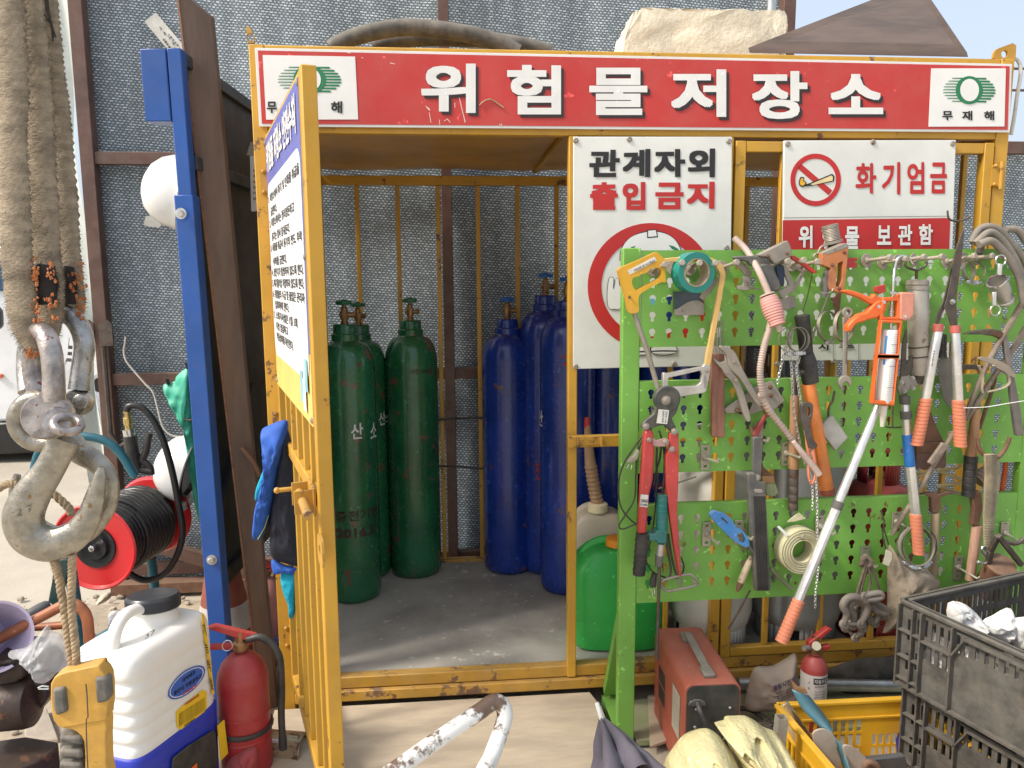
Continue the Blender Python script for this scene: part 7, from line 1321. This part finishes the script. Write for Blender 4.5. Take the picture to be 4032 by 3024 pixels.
g = G(); g.bar(wq(wd*.5, .06, zt+.012), wq(wd*.5, LW-.09, zt+.026), .024, .007); g.ob('handle', M('handle_dusty', (.17, .165, .14), .6, dust=.5), t, bev=.002); g = G(); g.bar(wq(wd*.5, .03, zt+.006), wq(wd*.5, .085, zt+.006), .036, .013); g.bar(wq(wd*.5, LW-.11, zt+.008), wq(wd*.5, LW-.06, zt+.008), .034, .016); g.ob('handle_mount', bpy.data.materials['handle_dusty'], t, bev=.004)
fan = wq(wd*.42, -.003, zt-.215)
for k in range(1, 6): G().tube([fan+u_*math.cos(q*.209)*.012*k+V((0, 0, math.sin(q*.209)*.012*k))-v_*.004 for q in range(30)], .0013, 5, closed=True).ob('fan_guard', ZNC, t)
g = G(); [g.bar(fan+V((0, 0, 0))-v_*.004, fan+u_*math.cos(q)*.072+V((0, 0, .072*math.sin(q)))-v_*.004, .003, .003) for q in (R(45), R(135), R(225), R(315))]; g.ob('fan_spoke', ZNC, t); G().lathe([(.06, 0), (.06, .002)], 30, fan, -v_).ob('fan_opening', BLK2, t)
g = G(); pc = wq(wd*.20, -.004, zt-.052); g.ext([pc+u_*x_+V((0, 0, z)) for x_, z in ((-.026, -.008), (-.012, -.010), (.012, -.010), (.026, -.008), (.024, .0), (.008, .010), (-.008, .010), (-.024, 0))], -v_*.006); g.ob('cable_gland', DGR, t, bev=.001); G().tube([pc-v_*.004, pc-v_*.03+V((.005, 0, -.02)), pc-v_*.05+V((.03, 0, -.09)), pc-v_*.03+V((.045, 0, -.17)), pc-v_*.03+V((.05, 0, -.28))], .0075, 12, sm=5).ob('mains_cable', BLK, t)
for a_, z in ((.10, .052), (.30, .052), (.81, .075), (.20, .075), (.18, .13)): G().lathe([(.0045, 0), (.0045, .002), (.003, .0035)], 10, wq(wd*a_, -.0025, zt-z), -v_).ob('screw', ZNC, t)
g = G(); [g.ext([wq(-.0012, LW*.62+k*.010, .13+k2), wq(-.0012, LW*.62+.004+k*.010, .13+k2), wq(-.0012, LW*.62+.008+k*.010, .18+k2), wq(-.0012, LW*.62+.004+k*.010, .18+k2)], -u_*.001) for k in range(8) for k2 in (0, .06)]; g.ob('louvre', WEF, t); G().ext([wq(-.001, .05, .13), wq(-.001, .13, .13), wq(-.001, .13, .27), wq(-.001, .05, .27)], -u_*.0012).ob('rating_plate', M('plate_pale', (.50, .46, .38), .5, dust=.35), t)
G().ext(Z(W1('140,650 225,640 330,860 415,1120 165,1212'), .036), (0, 0, -.010)).ob('plywood_offcut', PLY, label='plywood offcut lying under the welding machine', cat_='plywood', bev=.001); G().tube(Z(W1('1150,800 1230,805 1330,850 1440,930 1540,1010'), .06), .009, 10, sm=4).ob('black_cable', BLK, label='thick black cable on the ground right of the welding machine', cat_='cable')
G().sph(zp((2990, 2870), .03), .02, 8, 6); fz = G(); c = zp(W1('1450,985')[0], .06)
for k in range(160): d = V((rnd.gauss(0, .5), rnd.gauss(-.3, .5), abs(rnd.gauss(.3, .6)))).normalized(); p = c+V((rnd.gauss(0, .016), rnd.gauss(0, .01), rnd.gauss(0, .006))); s_ = d.orthogonal()*.0007; fz.add([p-s_, p+s_, p+d*rnd.uniform(.015, .04)], [(0, 1, 2)])
fz.ob('broom_head', M('dry_bristle', (.42, .36, .27), .9), label='worn straw-coloured brush head beside the yellow crate', cat_='brush', fix=False)
# ============================================================ extinguisher, cement bag, pipe, cloth
ex = V((1.742, -.235, .03)); t = extinguisher(ex, .041, .262, M('ext_red2', (.36, .03, .03), .4, var=.12, dust=.3), 'small red fire extinguisher with a paper label behind the yellow crate', hose=False, rz=math.pi)
vw = (CAM-ex); vw.z = 0; vw.normalize(); a0 = math.atan2(vw.y, vw.x)
def cyl(g, a_0, a_1, z0_, z1_, rr, n=14):
    for k in range(n):
        q0, q1 = a0+a_0+(a_1-a_0)*k/n, a0+a_0+(a_1-a_0)*(k+1)/n; g.add([ex+V((math.cos(q0)*rr, math.sin(q0)*rr, z0_)), ex+V((math.cos(q1)*rr, math.sin(q1)*rr, z0_)), ex+V((math.cos(q1)*rr, math.sin(q1)*rr, z1_)), ex+V((math.cos(q0)*rr, math.sin(q0)*rr, z1_))], [(0, 1, 2, 3)])
def ctext(g, body, a_, z0_, w, h, rr=.0422):
    h_ = G().text(body, [V((0, 0, 0)), V((w, 0, 0)), V((w, h, 0)), V((0, h, 0))], .02); g.add([ex+V((math.cos(a0+a_+v.x/rr)*rr, math.sin(a0+a_+v.x/rr)*rr, z0_+v.y)) for v in h_.v], h_.f)
g = G(); cyl(g, -1.5, 1.5, .095, .205, .0413, 24); g.ob('label', M('ext_label', (.66, .63, .57), .5, var=.06, dust=.2), t, fix=False); g = G(); cyl(g, .0, 1.3, .176, .197, .0416); g.ob('black_band', INK, t, fix=False); g = G(); cyl(g, -.4, 1.4, .10, .113, .0416); g.ob('blue_band', M('band_blue', (.03, .25, .55), .5), t, fix=False)
g = G(); ctext(g, '자동자검', .06, .179, .045, .015, .0419); g.ob('lettering', WPR, t, fix=False); g = G(); ctext(g, 'AITECH', .1, .166, .03, .006); [ctext(g, c_, -.38, z, .006, .007) for c_, z in (('A', .176), ('B', .156))]; [ctext(g, '분말소화기 사용방법', .1, .150-.009*k, .04, .004) for k in range(4)]; g.ob('small_print', M('grey_print', (.12, .12, .12)), t, fix=False); g = G(); ctext(g, 'C', -.38, .128, .007, .008); g.ob('blue_letter', bpy.data.materials['band_blue'], t, fix=False)
gc = ex+vw*.022+V((.004, 0, .300)); G().lathe([(.013, 0), (.013, .006), (.014, .008), (.014, .012), (.001, .012)], 28, gc, vw+V((0, 0, .25))).ob('gauge', M('gauge_face', (.62, .58, .42), .4, dust=.2), t); G().tube([ex+V((-.01, 0, .285)), ex+V((-.045, -.012, .288))], .0085, 12).ob('outlet', CAST, t)
t = T('cement_bag', 'half-empty paper cement bag with violet Korean print beside the small extinguisher', 'cement bag'); CEM = M('cement_paper', (.44, .36, .28), .85, var=.12, sc=6, dust=.4, bump=.2)
pillow(cat2(W1('1212,810 1210,650 1240,540 1275,400 1335,345 1500,330 1640,255 1745,205 1765,400 1780,600 1800,780 1700,790 1560,760 1480,815'), 5), -.16, .045, 8, .55, 18, seed=21).ob('sack', CEM, t, ang=70)
g = G(); g.text('몰탈시멘트', [yp(p, -.222) for p in W1('1512,612 1748,520 1738,455 1500,558')], .03); [g.text('주의사항 및 사용방법 안내', [yp(p, -.222) for p in W1(f'{1535+k*6},{655+k*28} {1740},{575+k*28} {1738},{562+k*28} {1533+k*6},{640+k*28}')], .01) for k in range(4)]; g.ob('print', M('violet_print', (.11, .09, .16), .7, bump=0), t)
t = T('galvanised_pipe', 'galvanised steel pipe lying across behind the small extinguisher', 'pipe'); a_, b_ = yp(W1('1120,530')[0], -.05), yp(W2('1330,432')[0], -.07); G().tube([a_, b_], .0215, 20).ob('tube', ZNC, t)
pillow(cat2(W2('560,300 640,255 800,200 1000,188 1230,180 1240,440 1000,470 740,525 690,500 650,470 700,390 575,372'), 5), -.02, .03, 8, .8, 16, seed=31).ob('dark_cloth', M('cloth_black', (.045, .042, .038), .85, dust=.3, var=.2), label='folded black cloth draped on the galvanised pipe', cat_='cloth', ang=80)
# ============================================================ yellow crate and what stands in it
YC = M('crate_yellow', (.66, .36, .012), .45, var=.07, dust=.25, dcol=(.55, .42, .22), bump=.06); zc = .25; A_ = zp(W2('130,582')[0], zc); B_ = zp(W2('1290,524')[0], zc); C_ = zp(W2('600,1135')[0], zc)
t = T('plastic_crate', 'yellow slotted plastic crate filled with offcuts, bottom right', 'crate'); e1 = (B_-A_); LA = e1.length; e1.normalize(); e2 = (C_-A_); LB = e2.length*1.25; e2.normalize(); n1 = V((-e1.y, e1.x, 0)); n2 = V((e2.y, -e2.x, 0))
def wall(name, o, d, n_, L_, th, holes, z0_=.03, z1_=zc, mat=YC, par=None, cells=None):
    g = G(); xs = sorted({0, L_}|{q for h in holes for q in h[:2]}); zs = sorted({z0_, z1_}|{q for h in holes for q in h[2:4]})
    for i in range(len(xs)-1):
        for j in range(len(zs)-1):
            cx_, cz_ = (xs[i]+xs[i+1])/2, (zs[j]+zs[j+1])/2
            if any(h[0] < cx_ < h[1] and h[2] < cz_ < h[3] for h in holes): continue
            q = [o+d*xs[i]+V((0, 0, zs[j]-o.z)), o+d*xs[i+1]+V((0, 0, zs[j]-o.z)), o+d*xs[i+1]+V((0, 0, zs[j+1]-o.z)), o+d*xs[i]+V((0, 0, zs[j+1]-o.z))]; g.add(q, [(0, 1, 2, 3)])
    bm_ = bmesh.new(); vs = [bm_.verts.new(v) for v in g.v]; [bm_.faces.new([vs[i] for i in f]) for f in g.f]; bmesh.ops.remove_doubles(bm_, verts=bm_.verts, dist=1e-5); bm_.verts.index_update(); h_ = G(); h_.v = [v.co.copy() for v in bm_.verts]; h_.f = [tuple(v.index for v in f.verts) for f in bm_.faces]; bm_.free()
    ob_ = h_.ob(name, mat, par, solid=th, fix=True); [setattr(p, 'use_smooth', False) for p in ob_.data.polygons]; return ob_
hl = [(LA*(.235+k*.058), LA*(.235+k*.058+.036), z, z+.038) for k in range(7) for z in (.150, .104, .058)]; hl += [(LA*(.70+k*.05), LA*(.70+k*.05+.032), z, z+.034) for k in range(6) for z in (.062, .104)]
wall('side', A_, e1, n1, LA, .004, hl, par=t, mat=YC); wall('end', A_, e2, n2, LB, .004, [(LB*(.06+k*.07), LB*(.06+k*.07+.045), z, z+.045) for k in range(11) for z in (.07, .14)], par=t, mat=YC); wall('end', B_, e2, n2, LB, .004, [(LB*(.06+k*.07), LB*(.06+k*.07+.045), z, z+.045) for k in range(11) for z in (.07, .14)], par=t, mat=YC)
wall('side', A_+e2*LB, e1, n1, LA, .004, hl, par=t, mat=YC); G().ext([A_+V((0, 0, .03-zc)), B_+V((0, 0, .03-zc)), B_+e2*LB+V((0, 0, .03-zc)), A_+e2*LB+V((0, 0, .03-zc))], (0, 0, -.006)).ob('floor', YC, t)
for o, d, L_ in ((A_, e1, LA), (A_, e2, LB), (B_, e2, LB), (A_+e2*LB, e1, LA)): g = G(); g.bar(o+d*.0+V((0, 0, -.004)), o+d*L_+V((0, 0, -.004)), .020, .010); g.ob('rim', YC, t, bev=.002)
for o, d, L_ in ((A_, e2, LB), (A_, e1, LA)): g = G(); g.bar(o+V((0, 0, -.055)), o+d*L_+V((0, 0, -.055)), .014, .005); g.ob('rib', YC, t)
def crs(s, y, th=(0, .003, 0), c_=W2): return G().ext([yp(p, y) for p in c_(s)], th)
TLM = M('teal_sheet', (.06, .19, .24), .45, .3, var=.15, dust=.3, rust=.08)
g = G(); L1 = W2('250,455 330,610 455,745 575,865 635,965 690,1130 720,1250'); L2 = W2('395,510 500,640 585,765 600,850 680,935 742,1130 790,1250'); yy = [-.50, -.52, -.545, -.57, -.60, -.66, -.70]; tw = [0, -.004, -.012, -.02, -.03, -.035, -.03]
A1_ = cat([yp(p, q) for p, q in zip(L1, yy)], 6); A2_ = cat([yp(p, q+w) for p, q, w in zip(L2, yy, tw)], 6)
for a_, b_ in zip(A1_, A2_): g.v += [a_, (a_+b_)/2+V((0, -.004, 0)), b_]
for i in range(len(A1_)-1): g.f += [(i*3, i*3+1, i*3+4, i*3+3), (i*3+1, i*3+2, i*3+5, i*3+4)]
g.ob('metal_strip', TLM, label='bent teal metal strip leaning out of the yellow crate', cat_='metal strip', solid=.002, fix=False)
crs('262,398 320,450 372,455 388,500 340,495 300,500 280,470', -.49, (0, .012, 0)).ob('wood_chip', WOOD, label='splintered wood chip on top of the teal metal strip', cat_='wood chip', wob=.002, wsc=60)
g = crs('165,602 215,568 360,770 470,940 560,1090 500,1060 330,830', -.53, (.004, .006, 0)); g.ob('aluminium_angle', CHR, label='shiny aluminium strip sloping down inside the yellow crate', cat_='metal strip', bev=.0006); g = crs('185,725 330,880 470,1010 600,1160 560,1180 420,1060 300,960 195,770', -.56, (.004, .02, 0)); g.ob('plastic_lath', M('lath_yellow', (.62, .46, .20), .6, dust=.4), label='pale yellow lath beside the shiny strip in the crate', cat_='lath', bev=.001)
t = T('square_tube', 'short open square steel tube standing by the left corner of the yellow crate', 'square tube'); a_, b_ = yp(W2('168,690')[0], -.60), yp(W2('145,895')[0], -.60)
g = G(); d = (a_-b_); L_ = d.length+.06; d.normalize(); q = d.cross(V((0, 1, 0))).normalized(); w_ = q.cross(d)
for s_, ww in ((1, .0135), (0, .0115)):
    pass
def sqr(w, h): return [b_-d*.06+d*h+q*x_*w+w_*y2*w for x_, y2 in ((-1, -1), (1, -1), (1, 1), (-1, 1))]
g.v = sqr(.0135, 0)+sqr(.0135, L_)+sqr(.0115, L_)+sqr(.0115, .01); g.f = [(0, 1, 5, 4), (1, 2, 6, 5), (2, 3, 7, 6), (3, 0, 4, 7), (4, 5, 9, 8), (5, 6, 10, 9), (6, 7, 11, 10), (7, 4, 8, 11), (8, 9, 13, 12), (9, 10, 14, 13), (10, 11, 15, 14), (11, 8, 12, 15), (3, 2, 1, 0), (12, 13, 14, 15)]; g.ob('tube', DSTL, t)
DUS = M('dusty_disc', (.42, .34, .27), .7, dust=.5)
for s, y, lb in (('432,860 450,815 520,795 590,830 640,900 664,970 668,1123 680,1260 600,1260 520,1110 465,990', -.60, 'round dusty plate leaning against the teal strip in the crate'), ('690,940 760,945 840,1000 892,1070 930,1260 720,1260 705,1050', -.66, 'second dusty round plate low in the yellow crate')): G().ext([yp(p, y) for p in cat2(W2(s), 4)], (0, .006, .0)).ob('round_plate', DUS, label=lb, cat_='plate', bev=.001)
G().ext([yp(p, -.62) for p in W2('890,1056 1212,1024 1250,1180 920,1200')], (0, .02, 0)).ob('grey_tray', M('tray_grey', (.06, .065, .075), .4, dust=.2), label='dark grey tray at the bottom edge inside the yellow crate', cat_='tray', bev=.003); G().tube([yp(p, -.66) for p in W2('865,1110 890,1078 940,1085 975,1120 985,1170')], .010, 10, sm=4).ob('brown_loop', RST, label='rusty brown loop next to the dark tray', cat_='loop')
t = T('drink_can', 'blue drink can squeezed beside the stacked grey crates', 'can'); a_ = yp(W2('1228,1010')[0], -.47); G().lathe([(.024, 0), (.031, .006), (.032, .02), (.032, .095), (.026, .108), (.025, .112), (.022, .108)], 30, a_+V((.012, 0, -.05)), (-.16, 0, 1)).ob('body', M('can_blue', (.03, .03, .30), .3, .4), t)
# ============================================================ stacked grey crates
GC = M('crate_grey', (.062, .059, .053), .6, var=.35, sc=14, dust=.33, bump=.35, bsc=90)
K0 = zp(B8('1640,190')[0], .60); d1 = V((.957, .29, 0)).normalized(); d2 = V((.29, -.957, 0)).normalized(); HC = .25
def greycrate(o, label, zt):
    t = T('plastic_crate', label, 'crate', 'grey crates stacked at the right edge'); o = V((o.x, o.y, zt)); zb = zt-HC; L1_, L2_ = .56, .40
    def lay(L_, low): return [(L_*.18+k*.024, L_*.18+k*.024+.012, zb+HC*.42, zb+HC*.60) for k in range(4)]+[(L_*.18+k*.024, L_*.18+k*.024+.012, zb+HC*.68, zb+HC*.88) for k in range(6)]+[(L_*.18+.15+k*.026, L_*.18+.15+k*.026+.011, zb+HC*.70, zb+HC*.84) for k in range(6)]+([(L_*.42, L_*.80, zb+HC*.90, zt-.018)] if low else [])+[(.02, .035, zb+HC*.2, zb+HC*.4), (.02, .035, zb+HC*.55, zb+HC*.8), (.05, .062, zb+HC*.25, zb+HC*.45), (.05, .062, zb+HC*.6, zb+HC*.85)]
    def back(L_): return [(L_*.10+k*.022, L_*.10+k*.022+.011, zb+HC*a_, zb+HC*b_) for k in range(20) for a_, b_ in ((.45, .62), (.70, .86))]
    wall('long_side', o, d1, d2, L1_, .004, back(L1_), zb, zt, GC, t); wall('short_side', o, d2, d1, L2_, .004, lay(L2_, True), zb, zt, GC, t); wall('long_side', o+d2*L2_, d1, d2, L1_, .004, back(L1_), zb, zt, GC, t); wall('short_side', o+d1*L1_, d2, d1, L2_, .004, lay(L2_, True), zb, zt, GC, t)
    G().ext([o+V((0, 0, zb-zt+.006)), o+d1*L1_+V((0, 0, zb-zt+.006)), o+d1*L1_+d2*L2_+V((0, 0, zb-zt+.006)), o+d2*L2_+V((0, 0, zb-zt+.006))], (0, 0, -.006)).ob('floor', GC, t)
    for p, q in ((o, o+d1*L1_), (o, o+d2*L2_), (o+d2*L2_, o+d1*L1_+d2*L2_), (o+d1*L1_, o+d1*L1_+d2*L2_)): g = G(); g.bar(p+V((0, 0, -.006)), q+V((0, 0, -.006)), .026, .012); g.ob('rim', GC, t, bev=.003)
    for f in (.10, .36, .66): g = G(); g.bar(o+d2*.0-d1*.008+V((0, 0, -HC*(1-f))), o+d2*(L2_*.18)-d1*.008+V((0, 0, -HC*(1-f))), .018, .004); g.ob('rib', GC, t)
    g = G(); zz_ = lambda f: V((0, 0, -HC*(1-f))); ds = -d1*.009
    pts = [o+d2*.075+zz_(.64)+ds, o+d2*.165+zz_(.64)+ds, o+d2*.20+zz_(.88)+ds, o+d2*L2_+zz_(.88)+ds]
    for i in range(3): g.bar(pts[i], pts[i+1], .018, .0045, (0, 0, 1))
    g.bar(o+d2*.0+zz_(.02)+ds, o+d2*L2_+zz_(.02)+ds, .016, .006); g.ob('ledge', GC, t)
    for s_ in (.0, .045, .072, .165): g = G(); g.bar(o+d2*s_+V((0, 0, -HC))+ds, o+d2*s_+V((0, 0, -.012))+ds, .018, .005, d2); g.ob('rib', GC, t)
    return t
greycrate(K0, 'dusty grey plastic crate on top of the stack, holding white plastic bags', .60); greycrate(K0+d1*.025+d2*.01, 'dusty grey plastic crate at the bottom of the stack', .345)
wall_ = None
G().bar(K0+d1*.06+d2*.2+V((0, 0, .047-.6)), K0+d1*.5+d2*.2+V((0, 0, .047-.6)), .36, .092).ob('wooden_box', M('box_wood', (.22, .16, .10), .8), label='wooden box under the stacked grey crates', cat_='box')
WB = M('white_bag', (.70, .68, .64), .3, var=.05, dust=.15, bump=.15, bsc=25, crease=26)
def bag(s, c_, y, dp, lb, mat, seed, wr=2.4, ws=16, k=2, ang=24): return pillow(cat2(c_(s), k), y, dp, 5 if k < 4 else 13, wr, ws, seed=seed).ob('plastic_bag', mat, label=lb, cat_='plastic bag', ang=ang)
bag('1850,210 1905,205 1960,235 2010,290 2040,340 2000,380 1900,330 1848,290', B8, -.60, .022, 'white plastic bag at the left inside the top grey crate', WB, 41); bag('2010,300 2060,270 2130,232 2160,260 2150,360 2100,400 2030,380', B8, -.58, .022, 'white plastic bag in the middle of the top grey crate', WB, 42); bag('2140,300 2212,275 2290,300 2300,420 2200,440 2145,380', B8, -.60, .028, 'white plastic bag at the right edge of the top grey crate', WB, 43); G().grid(lambda u, v: K0+d2*(.05+.33*u)+d1*(.02+.03*abs(NZ.noise(V((u*9, v*5, 2))))+.02*v)+V((0, 0, -.235+.19*v*(.8+.3*NZ.noise(V((u*4, 1, 5)))))), 40, 16).ob('plastic_sheet', WB, label='pale plastic sheeting lining the inside of the top grey crate', cat_='plastic sheet', fix=False, ang=40)
YB = M('bag_yellow', (.60, .53, .27), .33, var=.08, sc=8, dust=.35, bump=.3, bsc=60, crease=46, dcol=(.50, .44, .30))
bag('290,1560 320,1400 350,1320 420,1220 470,1150 540,1095 700,1030 800,1020 900,1085 960,1150 1040,1260 1090,1370 1150,1480 1160,1600 700,1700', W1, -.70, .10, 'crumpled pale yellow plastic bag at the bottom, left one', YB, 51, 2.1, 19, 8, 50); bag('865,960 920,940 960,930 985,885 1080,878 1200,880 1300,930 1400,1000 1520,1050 1600,1150 1680,1300 1700,1450 1690,1600 1250,1680 1140,1480 1080,1350 1040,1250 990,1140 930,1050', W1, -.66, .10, 'crumpled pale yellow plastic bag with a dusty knot, right one', YB, 52, 2.2, 19, 8, 50)
settle()
